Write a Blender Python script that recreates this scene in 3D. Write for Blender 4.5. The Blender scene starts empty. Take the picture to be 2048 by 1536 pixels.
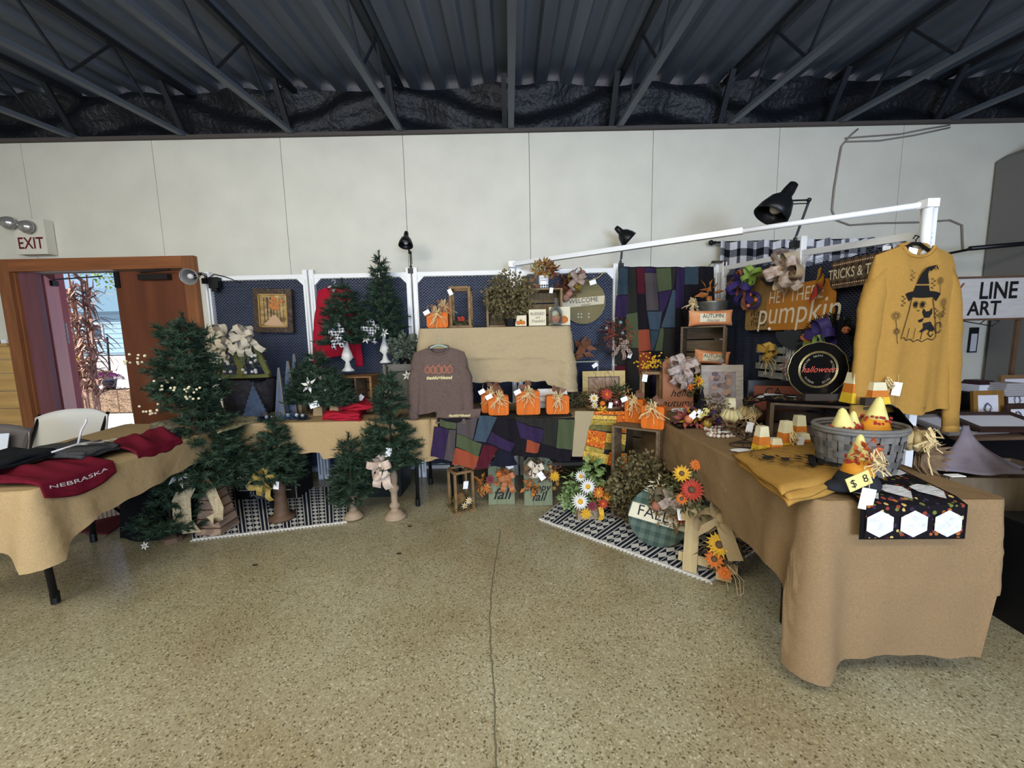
import bpy, math, random
import numpy as np
from mathutils import Vector, Matrix
from mathutils import noise as mnoise
PI = math.pi
sc = bpy.context.scene
col = sc.collection
rnd = random.Random(7)

# ---------------------------------------------------------------- camera
FPX, CAM_H = 769.0, 1.35
_d = np.array([.021 * 6634, 6634, FPX]); _d /= np.linalg.norm(_d)
_x = np.array([1, 0, .0037]); _x = _x - (_x @ _d) * _d; _x /= np.linalg.norm(_x)
_y = np.cross(-_d, _x)
if _y[2] < 0: _y = -_y
RW = np.stack([_x, _y, -_d])                 # world = RW @ camera(x right, y down, z forward)
cam = bpy.data.cameras.new('camera'); co = bpy.data.objects.new('camera', cam); col.objects.link(co)
cam.sensor_width = 36; cam.lens = FPX / 2048 * 36; cam.clip_start = .05; cam.clip_end = 300
r_, u_, b_ = RW @ [1, 0, 0], RW @ [0, -1, 0], RW @ [0, 0, -1]
co.matrix_world = Matrix(((r_[0], u_[0], b_[0], 0), (r_[1], u_[1], b_[1], 0), (r_[2], u_[2], b_[2], CAM_H), (0, 0, 0, 1)))
sc.camera = co

# ---------------------------------------------------------------- sky, sun, added fill lamps, exposure
w = bpy.data.worlds.new('sky'); sc.world = w; w.use_nodes = True
bg = w.node_tree.nodes['Background']
sky = w.node_tree.nodes.new('ShaderNodeTexSky'); sky.sky_type = 'HOSEK_WILKIE'; sky.turbidity = 3
sky.sun_direction = (-.3, -.5, .8)
w.node_tree.links.new(sky.outputs[0], bg.inputs[0]); bg.inputs[1].default_value = 4.5
def sun(strength, rot, colr):
    l = bpy.data.lights.new('sun', 'SUN'); l.energy = strength; l.angle = .02; l.color = colr
    o = bpy.data.objects.new('sun', l); col.objects.link(o); o.rotation_euler = rot
sun(13, (math.radians(48), 0, math.radians(-62)), (1, .95, .88))
def area(name, loc, tgt, sx, sy, power, colr):
    l = bpy.data.lights.new(name, 'AREA'); l.shape = 'RECTANGLE'; l.size = sx; l.size_y = sy; l.energy = power; l.color = colr
    o = bpy.data.objects.new(name, l); col.objects.link(o); o.location = loc
    o.rotation_euler = (Vector(tgt) - Vector(loc)).to_track_quat('-Z', 'Y').to_euler()
area('hall_fill', (-.6, -.6, 2.95), (-.3, 1.6, .0), 4.0, .5, 118, (1, .97, .86))  # three added overhead fill lamps out of view, no fixtures behind them
area('hall_fill', (-3.6, -1.8, 2.85), (-2.6, 2.5, .9), 3.0, .5, 70, (1, .97, .88))
area('hall_fill', (2.6, -2.2, 2.85), (1.6, 2.5, .9), 3.0, .5, 34, (1, .92, .82))
area('rear_fill', (-2.0, -6.3, 1.9), (-1.2, 4, 2.6), 5.0, 2.6, 195, (1, .98, .93))  # added broad fill from behind the viewer; the rear wall has no opening
area('ceiling_fill', (1.2, -3.2, 1.2), (.7, 1.4, 3.7), 2.0, 1.2, 290, (.52, .68, 1))  # added blue lamp, unseen, aimed up to brighten the roof deck
vs = sc.view_settings
vs.view_transform = 'Standard'; vs.look = 'None'; vs.gamma = 1; vs.exposure = -.1; vs.use_curve_mapping = False
sc.display_settings.display_device = 'sRGB'
sc.cycles.max_bounces = 6; sc.cycles.diffuse_bounces = 3; sc.cycles.use_denoising = True

# ---------------------------------------------------------------- pixel of the photograph -> point of the room
def ray(x, y): return RW @ np.array([(x - 1024) / FPX, (y - 768) / FPX, 1])
def onz(x, y, z):
    r = ray(x, y); t = (z - CAM_H) / r[2]; return Vector((r[0] * t, r[1] * t, z))
def ony(x, y, Y):
    r = ray(x, y); t = Y / r[1]; return Vector((r[0] * t, Y, CAM_H + r[2] * t))
def onx(x, y, X):
    r = ray(x, y); t = X / r[0]; return Vector((X, r[1] * t, CAM_H + r[2] * t))
def spot(x0, y0, x1, y1, Y=None, z=None):
    """bottom centre, width and height of what fills the pixel box, standing at depth Y or on the level z"""
    xm = (x0 + x1) / 2
    b = onz(xm, y1, z) if z is not None else ony(xm, y1, Y)
    ym = (y0 + y1) / 2
    return b, (ony(x1, ym, b.y) - ony(x0, ym, b.y)).x, (ony(xm, y0, b.y) - ony(xm, y1, b.y)).z

# ---------------------------------------------------------------- materials
def lin(c): return tuple(((v / 255) / 12.92 if v / 255 <= .04045 else ((v / 255 + .055) / 1.055) ** 2.4) for v in c)
RAW = {'orange_paint', 'rug_white', 'wall_paint', 'white_powder_metal', 'white_card', 'wall_gap'}
def mute(c): l = .3 * c[0] + .59 * c[1] + .11 * c[2]; return tuple((l + (v - l) * .86) * .94 for v in c)
_mats = {}
def mat(name, c, rough=.7, metal=0, noise=0, scale=20, c2=None, bump=0, bscale=None, spec=.32, kind='noise', trans=0, emit=0, stretch=None):
    if name in _mats: return _mats[name]
    m = bpy.data.materials.new(name); m.use_nodes = True; nt = m.node_tree; N = nt.nodes; L = nt.links
    if name not in RAW: c = mute(c); c2 = mute(c2) if c2 is not None else None
    p = N['Principled BSDF']; a = (*lin(c), 1)
    p.inputs['Base Color'].default_value = a; p.inputs['Roughness'].default_value = rough; p.inputs['Metallic'].default_value = metal
    p.inputs['Specular IOR Level'].default_value = spec
    m.diffuse_color = a
    tc = N.new('ShaderNodeTexCoord'); mp = N.new('ShaderNodeMapping'); L.new(tc.outputs['Object'], mp.inputs[0])
    if stretch: mp.inputs['Scale'].default_value = stretch
    if noise or c2 is not None:
        if kind == 'wave':
            t = N.new('ShaderNodeTexWave'); t.inputs['Scale'].default_value = scale; t.inputs['Distortion'].default_value = 5; t.inputs['Detail'].default_value = 3; out = t.outputs['Fac']
        elif kind == 'voronoi':
            t = N.new('ShaderNodeTexVoronoi'); t.inputs['Scale'].default_value = scale; out = t.outputs['Distance']
        elif kind == 'check':
            t = N.new('ShaderNodeTexChecker'); t.inputs['Scale'].default_value = scale; out = t.outputs['Fac']
        else:
            t = N.new('ShaderNodeTexNoise'); t.inputs['Scale'].default_value = scale; t.inputs['Detail'].default_value = 5; out = t.outputs['Fac']
        L.new(mp.outputs[0], t.inputs['Vector'])
        rp = N.new('ShaderNodeValToRGB'); L.new(out, rp.inputs[0])
        lo = tuple(max(0, v * (1 - noise)) for v in a[:3]) + (1,)
        hi = (*lin(c2), 1) if c2 is not None else tuple(min(1, v * (1 + noise)) for v in a[:3]) + (1,)
        if c2 is not None: lo = a
        rp.color_ramp.elements[0].position = .3; rp.color_ramp.elements[1].position = .7
        rp.color_ramp.elements[0].color = lo; rp.color_ramp.elements[1].color = hi
        L.new(rp.outputs[0], p.inputs['Base Color'])
    if bump:
        b = N.new('ShaderNodeTexNoise'); b.inputs['Scale'].default_value = bscale or scale; b.inputs['Detail'].default_value = 4
        L.new(mp.outputs[0], b.inputs['Vector'])
        bn = N.new('ShaderNodeBump'); bn.inputs['Strength'].default_value = bump; bn.inputs['Distance'].default_value = .03
        L.new(b.outputs['Fac'], bn.inputs['Height']); L.new(bn.outputs[0], p.inputs['Normal'])
    if trans: p.inputs['Transmission Weight'].default_value = trans; p.inputs['IOR'].default_value = 1.2
    _mats[name] = m
    return m

def fabric(name, c, **k):
    d = dict(rough=.95, noise=.12, scale=60, bump=.35, bscale=9, spec=.1); d.update(k); return mat(name, c, **d)
def plaid(name, c, c2, n=26):
    """woven check: two stripe sets multiplied"""
    if name in _mats: return _mats[name]
    m = mat(name, c, rough=.95, spec=.1); nt = m.node_tree; N = nt.nodes; L = nt.links; c, c2 = mute(c), mute(c2)
    tc = N.new('ShaderNodeTexCoord'); sp = N.new('ShaderNodeSeparateXYZ'); L.new(tc.outputs['Object'], sp.inputs[0])
    ws = []
    for ax in ('X', 'Z'):
        a = N.new('ShaderNodeMath'); a.operation = 'MULTIPLY'; a.inputs[1].default_value = n; L.new(sp.outputs[ax], a.inputs[0])
        f = N.new('ShaderNodeMath'); f.operation = 'FRACT'; L.new(a.outputs[0], f.inputs[0])
        g = N.new('ShaderNodeMath'); g.operation = 'GREATER_THAN'; g.inputs[1].default_value = .5; L.new(f.outputs[0], g.inputs[0]); ws.append(g)
    s = N.new('ShaderNodeMath'); s.operation = 'ADD'; L.new(ws[0].outputs[0], s.inputs[0]); L.new(ws[1].outputs[0], s.inputs[1])
    h = N.new('ShaderNodeMath'); h.operation = 'MULTIPLY'; h.inputs[1].default_value = .5; L.new(s.outputs[0], h.inputs[0])
    mx = N.new('ShaderNodeMix'); mx.data_type = 'RGBA'; L.new(h.outputs[0], mx.inputs[0])
    mx.inputs[6].default_value = (*lin(c), 1); mx.inputs[7].default_value = (*lin(c2), 1)
    L.new(mx.outputs[2], N['Principled BSDF'].inputs['Base Color'])
    return m
def floral(name, base, dots, scale=30):
    """printed cloth: voronoi cells, some of them coloured"""
    if name in _mats: return _mats[name]
    m = mat(name, base, rough=.95, spec=.1); base = mute(base); dots = [mute(d) for d in dots]; nt = m.node_tree; N = nt.nodes; L = nt.links
    tc = N.new('ShaderNodeTexCoord'); v = N.new('ShaderNodeTexVoronoi'); v.inputs['Scale'].default_value = scale; L.new(tc.outputs['Object'], v.inputs['Vector'])
    rp = N.new('ShaderNodeValToRGB'); rp.color_ramp.interpolation = 'CONSTANT'; cr = rp.color_ramp
    sp = N.new('ShaderNodeSeparateColor'); L.new(v.outputs['Color'], sp.inputs[0]); L.new(sp.outputs[0], rp.inputs[0])
    cols = [base] + list(dots)
    while len(cr.elements) < len(cols): cr.elements.new(.5)
    for i, c in enumerate(cols): cr.elements[i].position = i / len(cols); cr.elements[i].color = (*lin(c), 1)
    lt = N.new('ShaderNodeMath'); lt.operation = 'LESS_THAN'; lt.inputs[1].default_value = .42; L.new(v.outputs['Distance'], lt.inputs[0])
    mx = N.new('ShaderNodeMix'); mx.data_type = 'RGBA'; L.new(lt.outputs[0], mx.inputs[0]); mx.inputs[6].default_value = (*lin(base), 1)
    L.new(rp.outputs[0], mx.inputs[7]); L.new(mx.outputs[2], N['Principled BSDF'].inputs['Base Color'])
    return m

WALLP = mat('wall_paint', (214, 211, 196), .6, noise=.05, scale=3, bump=.05, bscale=60)
WHITE_M = mat('white_powder_metal', (232, 232, 230), .35)
ALU = mat('aluminium', (196, 199, 202), .35, .6)
BLACK = mat('black_plastic', (18, 18, 20), .4)
BLACKM = mat('black_metal', (26, 27, 30), .35, .2)
DARK = fabric('black_cloth', (16, 16, 20))
NAVY = fabric('navy_drape', (37, 43, 64), noise=.25, scale=8)
MESHM = mat('mesh_metal', (108, 116, 136), .5, .3)
BURLAP = fabric('burlap', (182, 152, 104), noise=.14, scale=220, bump=.5, bscale=7)
BURLAP2 = fabric('burlap_brown', (146, 116, 78), noise=.14, scale=220, bump=.4, bscale=6)
WOOD = mat('crate_wood', (116, 92, 62), .75, noise=.28, scale=7, stretch=(1, 1, 6), bump=.2, bscale=40)
WOODD = mat('dark_crate_wood', (70, 55, 42), .75, noise=.3, scale=7, stretch=(1, 1, 6))
WOODL = mat('pale_wood', (188, 162, 110), .7, noise=.16, scale=6, stretch=(5, 1, .7))
OAK = mat('orange_stained_wood', (152, 90, 48), .45, noise=.22, scale=3, stretch=(8, 8, .6))
LEAFWOOD = mat('door_wood', (118, 62, 36), .4, noise=.22, scale=2.5, stretch=(4, 4, .35))
ORANGEW = mat('orange_paint', (200, 100, 16), .65, noise=.16, scale=8, stretch=(6, 1, .7))
RAFFIA = mat('raffia', (226, 196, 134), .7)
PINE = mat('pine_needles', (30, 52, 36), .7, c2=(52, 78, 52), scale=14)
PINE2 = mat('pine_needles_grey', (38, 54, 50), .7, c2=(66, 84, 72), scale=14)
BARK = mat('bark', (60, 46, 34), .9)
MOSSL = mat('boxwood_leaf', (72, 76, 38), .6, c2=(140, 118, 74), scale=22)
GREENL = mat('fresh_leaf', (96, 134, 62), .6, c2=(146, 170, 96), scale=22)
DGREENL = mat('olive_leaf', (64, 74, 38), .65, c2=(96, 96, 54), scale=22)
AUTL = mat('autumn_leaf', (176, 78, 24), .6, c2=(210, 138, 48), scale=26)
RUSTL = mat('rust_leaf', (140, 72, 42), .6, c2=(96, 58, 36), scale=26)
TWIG = mat('brown_twig', (78, 58, 40), .9)
WHITE = mat('white_card', (240, 240, 240), .6)
CREAM = mat('cream_paint', (228, 216, 178), .6, noise=.06, scale=14)
INK = mat('black_ink', (20, 18, 18), .6)
WHITEP = mat('white_petal', (236, 232, 222), .6)
YELP = mat('yellow_petal', (232, 172, 20), .6, noise=.2, scale=40)
ORP = mat('orange_petal', (226, 112, 24), .6, noise=.2, scale=40)
REDP = mat('coral_petal', (196, 54, 30), .6, noise=.2, scale=40)
MAGP = mat('wine_petal', (132, 42, 54), .6, noise=.2, scale=40)
GALV = mat('galvanised_steel', (120, 122, 112), .4, .7, noise=.25, scale=26)

# ---------------------------------------------------------------- mesh builder
class MB:
    def __init__(s): s.v = []; s.f = []; s.m = []; s.cur = 0
    def add(s, vs, fs):
        n = len(s.v); s.v.extend([tuple(p) for p in vs]); s.f.extend([tuple(i + n for i in f) for f in fs]); s.m.extend([s.cur] * len(fs)); return s
    def box(s, c, d, rz=0, rx=0, ry=0, taper=1):
        x, y, z = d[0] / 2, d[1] / 2, d[2] / 2; R = Matrix.Rotation(rz, 3, 'Z') @ Matrix.Rotation(ry, 3, 'Y') @ Matrix.Rotation(rx, 3, 'X'); c = Vector(c)
        P = [c + R @ Vector((a * x * (taper if e > 0 else 1), b * y * (taper if e > 0 else 1), e * z)) for e in (-1, 1) for a, b in ((-1, -1), (1, -1), (1, 1), (-1, 1))]
        return s.add(P, [(3, 2, 1, 0), (4, 5, 6, 7), (0, 1, 5, 4), (1, 2, 6, 5), (2, 3, 7, 6), (3, 0, 4, 7)])
    def bar(s, p, q, w, h=None):
        p, q = Vector(p), Vector(q); h = h or w; t = (q - p); L = t.length; t.normalize()
        a = t.cross(Vector((0, 0, 1)))
        if a.length < .01: a = Vector((1, 0, 0))
        a.normalize(); b = a.cross(t)
        P = [r + a * i * w / 2 + b * j * h / 2 for r in (p, q) for i, j in ((-1, -1), (1, -1), (1, 1), (-1, 1))]
        return s.add(P, [(0, 1, 2, 3), (7, 6, 5, 4), (4, 5, 1, 0), (5, 6, 2, 1), (6, 7, 3, 2), (7, 4, 0, 3)])
    def tube(s, pts, r, n=8, r2=None, cap=True):
        pts = [Vector(p) for p in pts]; k = len(pts); V = []
        t0 = (pts[1] - pts[0]).normalized(); a = t0.orthogonal().normalized()
        for i, p in enumerate(pts):
            t = (pts[min(i + 1, k - 1)] - pts[max(i - 1, 0)]).normalized(); a = (a - t * a.dot(t)).normalized(); b = t.cross(a)
            rr = r[i] if isinstance(r, (list, tuple)) else (r if r2 is None else r + (r2 - r) * i / (k - 1))
            V += [p + (a * math.cos(2 * PI * j / n) + b * math.sin(2 * PI * j / n)) * rr for j in range(n)]
        F = [(i * n + j, i * n + (j + 1) % n, (i + 1) * n + (j + 1) % n, (i + 1) * n + j) for i in range(k - 1) for j in range(n)]
        if cap: F += [tuple(range(n))[::-1], tuple(range((k - 1) * n, k * n))]
        return s.add(V, F)
    def lathe(s, prof, o=(0, 0, 0), n=20, sx=1, sy=1, lobes=0, la=0):
        o = Vector(o); V = []
        for r, z in prof:
            for j in range(n):
                a = 2 * PI * j / n; q = r * (1 + la * abs(math.cos(lobes * a / 2)) - la) if lobes else r
                V.append(o + Vector((q * math.cos(a) * sx, q * math.sin(a) * sy, z)))
        k = len(prof); F = [(i * n + j, i * n + (j + 1) % n, (i + 1) * n + (j + 1) % n, (i + 1) * n + j) for i in range(k - 1) for j in range(n)]
        F += [tuple(range(n))[::-1], tuple(range((k - 1) * n, k * n))]
        return s.add(V, F)
    def ball(s, c, r, n=10, sx=1, sy=1, sz=1):
        m = max(4, n // 2 + 1)
        return s.lathe([(r * math.sin(PI * i / m) if 0 < i < m else r * .02, -r * sz * math.cos(PI * i / m)) for i in range(m + 1)], c, n, sx, sy)
    def prism(s, pts, y0, y1):
        """outline in local x,z extruded from y0 to y1"""
        n = len(pts); V = [(x, y0, z) for x, z in pts] + [(x, y1, z) for x, z in pts]
        return s.add(V, [tuple(range(n)), tuple(range(n, 2 * n))[::-1]] + [(i, i + n, (i + 1) % n + n, (i + 1) % n) for i in range(n)])
    def grid(s, fn, nu, nv, u0=0, u1=1, v0=0, v1=1):
        V = [fn(u0 + (u1 - u0) * i / nu, v0 + (v1 - v0) * j / nv) for j in range(nv + 1) for i in range(nu + 1)]
        return s.add(V, [(j * (nu + 1) + i, j * (nu + 1) + i + 1, (j + 1) * (nu + 1) + i + 1, (j + 1) * (nu + 1) + i) for j in range(nv) for i in range(nu)])
    def slab(s, fn, nu, nv, t=.004, u0=0, u1=1, v0=0, v1=1, nrm=(0, -1, 0)):
        """a cloth sheet with real thickness"""
        nr = Vector(nrm) * t
        V = [Vector(fn(u0 + (u1 - u0) * i / nu, v0 + (v1 - v0) * j / nv)) for j in range(nv + 1) for i in range(nu + 1)]
        W = nu + 1; n = len(V); top = [p + nr for p in V]
        F = [(j * W + i, j * W + i + 1, (j + 1) * W + i + 1, (j + 1) * W + i) for j in range(nv) for i in range(nu)]
        edge = [i for i in range(W)] + [j * W + nu for j in range(1, nv + 1)] + [nv * W + i for i in range(nu - 1, -1, -1)] + [j * W for j in range(nv - 1, 0, -1)]
        k = len(edge)
        return s.add(V + top, [f[::-1] for f in F] + [tuple(a + n for a in f) for f in F] + [(edge[i], edge[(i + 1) % k], edge[(i + 1) % k] + n, edge[i] + n) for i in range(k)])
    def ribbon(s, pts, w, side=(0, 1, 0), w2=None):
        pts = [Vector(p) for p in pts]; sd = Vector(side).normalized(); k = len(pts)
        V = []
        for i, p in enumerate(pts):
            ww = w if w2 is None else w + (w2 - w) * i / (k - 1); V += [p - sd * ww / 2, p + sd * ww / 2]
        return s.add(V, [(2 * i, 2 * i + 1, 2 * i + 3, 2 * i + 2) for i in range(k - 1)])
    def stroke(s, pts, w, y=0):
        """flat pen line in local x,z"""
        V = []; k = len(pts)
        for i in range(k):
            a, b = pts[max(0, i - 1)], pts[min(k - 1, i + 1)]; dx, dz = b[0] - a[0], b[1] - a[1]; L = math.hypot(dx, dz) or 1
            nx, nz = -dz / L * w / 2, dx / L * w / 2
            V += [(pts[i][0] - nx, y, pts[i][1] - nz), (pts[i][0] + nx, y, pts[i][1] + nz)]
        return s.add(V, [(2 * i, 2 * i + 2, 2 * i + 3, 2 * i + 1) for i in range(k - 1)])
    def leaf(s, p, d, L, W, up=(0, 0, 1), bend=.15):
        p, d = Vector(p), Vector(d).normalized(); a = d.cross(Vector(up))
        if a.length < .05: a = d.orthogonal()
        a.normalize(); n = a.cross(d)
        return s.add([p, p + d * L * .45 + a * W / 2 + n * bend * W, p + d * L - n * bend * L * .5, p + d * L * .45 - a * W / 2 + n * bend * W, p + d * L * .5], [(0, 1, 4), (1, 2, 4), (0, 4, 3), (4, 2, 3)])
    def map(s, fn): s.v = [tuple(fn(*p)) for p in s.v]; return s
    def build(s, name, m, parent=None, smooth=False, kind=None, label=None):
        me = bpy.data.meshes.new(name)
        me.from_pydata(s.v, [], s.f)
        ms = m if isinstance(m, (list, tuple)) else [m]
        for q in ms: me.materials.append(q)
        if len(ms) > 1: me.polygons.foreach_set('material_index', s.m)
        if smooth: me.polygons.foreach_set('use_smooth', [True] * len(me.polygons))
        me.update()
        o = bpy.data.objects.new(name, me); col.objects.link(o)
        if parent is not None: o.parent = parent
        if kind: o['kind'] = kind
        if label: o['label'] = label
        return o
def tag(o, label, cat, group=None):
    o['label'] = label; o['category'] = cat
    if group: o['group'] = group
    return o
def thing(name, label, cat, loc=(0, 0, 0), rz=0, group=None, rx=0, ry=0):
    o = bpy.data.objects.new(name, None); col.objects.link(o); o.empty_display_size = .05
    o.location = loc; o.rotation_euler = (rx, ry, rz); tag(o, label, cat, group); return o
def kids(o): return [c for c in bpy.data.objects if c.parent == o]
def copy_thing(src, label, loc=None, rz=None, scale=None):
    def cp(o, par):
        c = o.copy(); col.objects.link(c); c.parent = par
        for k in kids(o): cp(k, c)
        return c
    c = cp(src, None); c['label'] = label
    if loc is not None: c.location = loc
    if rz is not None: c.rotation_euler[2] = rz
    if scale: c.scale = (scale,) * 3
    return c
_tx = {}
def letters(s, size=1.0, shear=0, bold=0, align='CENTER', sx=1, space=1):
    key = (s, shear, bold, align, space)
    if key not in _tx:
        cu = bpy.data.curves.new('t', 'FONT'); cu.body = s; cu.shear = shear; cu.offset = bold; cu.align_x = align; cu.align_y = 'CENTER'; cu.extrude = 0; cu.resolution_u = 3; cu.space_character = space
        o = bpy.data.objects.new('t', cu); me = bpy.data.meshes.new_from_object(o)
        _tx[key] = ([tuple(v.co) for v in me.vertices], [tuple(p.vertices) for p in me.polygons])
        bpy.data.objects.remove(o); bpy.data.meshes.remove(me); bpy.data.curves.remove(cu)
    V, F = _tx[key]
    return [(x * size * sx, y * size) for x, y, z in V], F
def write(parent, s, x, z, size, m, y=-.002, shear=0, bold=0, sx=1, name='lettering', fn=None, rot=0, align='CENTER', space=1, mb=None):
    P, F = letters(s, size, shear, bold, align, sx, space); c, sn = math.cos(rot), math.sin(rot)
    b = mb or MB(); b.add([(x + px * c - pz * sn, y, z + px * sn + pz * c) for px, pz in P], F)
    if mb: return b
    if fn: b.map(fn)
    return b.build(name, m, parent)

# ---------------------------------------------------------------- the room
def floor_material():
    m = bpy.data.materials.new('terrazzo'); m.use_nodes = True; nt = m.node_tree; N = nt.nodes; L = nt.links; p = N['Principled BSDF']
    tc = N.new('ShaderNodeTexCoord')
    v = N.new('ShaderNodeTexVoronoi'); v.inputs['Scale'].default_value = 170; L.new(tc.outputs['Object'], v.inputs['Vector'])
    sp = N.new('ShaderNodeSeparateColor'); L.new(v.outputs['Color'], sp.inputs[0])
    r = N.new('ShaderNodeValToRGB'); c = r.color_ramp; L.new(sp.outputs[0], r.inputs[0]); c.interpolation = 'CONSTANT'
    for i, (q, k) in enumerate([(0, (106, 96, 72)), (.06, (150, 141, 110)), (.30, (164, 155, 124)), (.6, (174, 166, 136)), (.94, (196, 188, 162))]):
        e = c.elements[i] if i < 2 else c.elements.new(q); e.position = q; e.color = (*lin(k), 1)
    n = N.new('ShaderNodeTexNoise'); n.inputs['Scale'].default_value = 1.3; n.inputs['Detail'].default_value = 7; n.inputs['Roughness'].default_value = .65; L.new(tc.outputs['Object'], n.inputs['Vector'])
    r2 = N.new('ShaderNodeValToRGB'); L.new(n.outputs['Fac'], r2.inputs[0])
    r2.color_ramp.elements[0].position = .36; r2.color_ramp.elements[0].color = (.66, .56, .42, 1); r2.color_ramp.elements[1].position = .6; r2.color_ramp.elements[1].color = (1, 1, 1, 1)
    mx = N.new('ShaderNodeMix'); mx.data_type = 'RGBA'; mx.blend_type = 'MULTIPLY'; mx.inputs[0].default_value = .65
    L.new(r.outputs[0], mx.inputs[6]); L.new(r2.outputs[0], mx.inputs[7]); L.new(mx.outputs[2], p.inputs['Base Color'])
    n2 = N.new('ShaderNodeTexNoise'); n2.inputs['Scale'].default_value = 5; L.new(tc.outputs['Object'], n2.inputs['Vector'])
    r3 = N.new('ShaderNodeMapRange'); r3.inputs[3].default_value = .13; r3.inputs[4].default_value = .30; L.new(n2.outputs['Fac'], r3.inputs[0]); L.new(r3.outputs[0], p.inputs['Roughness'])
    return m
def struct(o, nm=None): o['kind'] = 'structure'; return o
YW = 4.02
fl = struct(MB().box((0, -1.3, -.05), (16.4, 10.9, .1)).build('floor', floor_material()))
CRK = mat('crack_dirt', (112, 106, 78), .9)
b = MB(); pts = []
for y in range(1060, 1536, 12):
    t = (y - 1060) / 476; x = 1002 - 22 * math.sin(min(1, t * 1.6) * PI * .75) + 12 * max(0, t - .5) + rnd.uniform(-2, 2); q = onz(x, y, .0015); pts.append(q)
pts.append(Vector((-.06, .4, .0015))); b.ribbon(pts, .006, (1, 0, 0)); b.build('crack', CRK, fl)
b = MB(); b.ribbon([onz(785 + i * 12, 1040 + i * 1.9, .0015) for i in range(6)], .004, (0, 1, 0)); b.build('crack', mat('scratch', (196, 188, 160), .8), fl)
for x, y in ((798, 1107), (820, 1052), (510, 1130)):
    q = onz(x, y, .004); MB().ball(q, .012, 8, 1.5, .8, .3).build('debris', BARK, fl)

# back wall: painted boards with open joints, beside and above the double door
wb = bpy.data.objects.new('wall_back', None); col.objects.link(wb); struct(wb); wb.location = (0, YW, 0)
DX0, DX1, DZ = -5.02, -3.27, 2.13
ZT = 3.36
BACKER = mat('wall_gap', (128, 124, 116), .9)
sx = [ony(x, 420, YW).x for x in (60, 318, 571, 812, 1060, 1304, 1552)]
sx = [sx[0] - 2.44, sx[0] - 1.22] + sx + [sx[-1] + 1.22 * i for i in (1, 2, 3)]
bk = MB(); bk.box(((-8.2 + DX0) / 2, .08, ZT / 2), (8.2 + DX0, .1, ZT)); bk.box(((8.2 + DX1) / 2, .08, ZT / 2), (8.2 - DX1, .1, ZT)); bk.box(((DX0 + DX1) / 2, .08, (ZT + DZ) / 2), (DX1 - DX0, .1, ZT - DZ))
bk.build('backing', BACKER, wb)
for i in range(len(sx) - 1):
    a, c_ = sx[i] + .0025, sx[i + 1] - .0025
    for lo, hi, z0 in ((a, min(c_, DX0), 0), (max(a, DX0), min(c_, DX1), DZ), (max(a, DX1), c_, 0)):
        if hi - lo > .02: MB().box(((lo + hi) / 2, .018, (z0 + ZT) / 2), (hi - lo, .024, ZT - z0)).build('wall_panel', WALLP, wb)
TRIMD = mat('dark_top_trim', (88, 80, 74), .7)
struct(MB().box((0, YW - .005, ZT + .012), (16, .05, .03)).build('trim_1', TRIMD))
# pine wainscot left of the door
wn = bpy.data.objects.new('wainscot', None); col.objects.link(wn); struct(wn); wn['category'] = 'wainscot'; wn['label'] = 'horizontal yellow pine wainscot boards left of the door'
PINEW = mat('yellow_pine_board', (214, 168, 92), .5, noise=.2, scale=3, stretch=(.5, 1, 6))
z = 0
while z < 1.28:
    h = .185 if z < 1.1 else .14
    MB().box((-6.6, YW - .012, z + h / 2), (2.9, .024, h - .006)).build('plank', PINEW, wn); z += h
MB().box((-6.6, YW - .025, z + .015), (2.9, .05, .03)).build('cap_rail', PINEW, wn)
# side and rear walls
struct(MB().box((-8.25, -1.3, 2.2), (.1, 10.9, 4.4)).build('wall_left', WALLP))
struct(MB().box((8.25, -1.3, 2.2), (.1, 10.9, 4.4)).build('wall_right', WALLP))
struct(MB().box((0, -6.75, 1.75), (16.4, .1, 3.5)).build('wall_rear', WALLP))

# roof: painted corrugated deck on joists falling gently towards the viewer
SL = math.tan(math.radians(5.2))
def roofz(y, up=0): return ZT + .035 + SL * (y - YW) + up
DECKM = mat('dark_roof_deck', (88, 96, 108), .55, noise=.25, scale=1.2, stretch=(6, .3, 1))
DECKW = mat('dark_web_paint', (32, 35, 42), .6)
JOIST = mat('dark_joist_paint', (88, 96, 108), .5)
cl = bpy.data.objects.new('ceiling', None); col.objects.link(cl); struct(cl)
b = MB(); x = -8.2; prof = []
while x < 8.2:
    for dx, dz in ((0, 0), (.10, 0), (.125, .045), (.225, .045)): prof.append((x + dx, dz))
    x += .25
V = []; 
for px_, dz in prof:
    V += [(px_, 4.5, roofz(4.5, .46 + dz)), (px_, -6.8, roofz(-6.8, .46 + dz))]
b.add(V, [(2 * i, 2 * i + 1, 2 * i + 3, 2 * i + 2) for i in range(len(prof) - 1)]); b.build('roof_deck', DECKM, cl)
b = MB(); b.box((0, -1.2, roofz(-1.2, .60)), (16.6, 11.4, .04), rx=math.radians(5.2)); b.build('roof_top', DECKM, cl)
FOIL = mat('black_insulation_film', (20, 23, 29),   .5, bump=.6, bscale=22, spec=.4)
fs = random.Random(3)
def foil(u, v):
    return (-8.2 + 16.4 * u, YW + .16 + .05 * math.sin(v * 9 + 3 * math.sin(u * 40)) + .02 * math.sin(u * 200), ZT + .02 + v * .50)
b = MB(); b.grid(foil, 160, 10); b.build('insulation_film', FOIL, cl, smooth=True)
jx = [ony(x, y, YW).x for x, y in ((-80, 290), (150, 275), (370, 270), (585, 262), (802, 258), (1022, 262), (1238, 250), (1458, 246), (1678, 240), (1900, 240))]
jx = [jx[0] - 1.15] + jx + [jx[-1] + 1.15]
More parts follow.
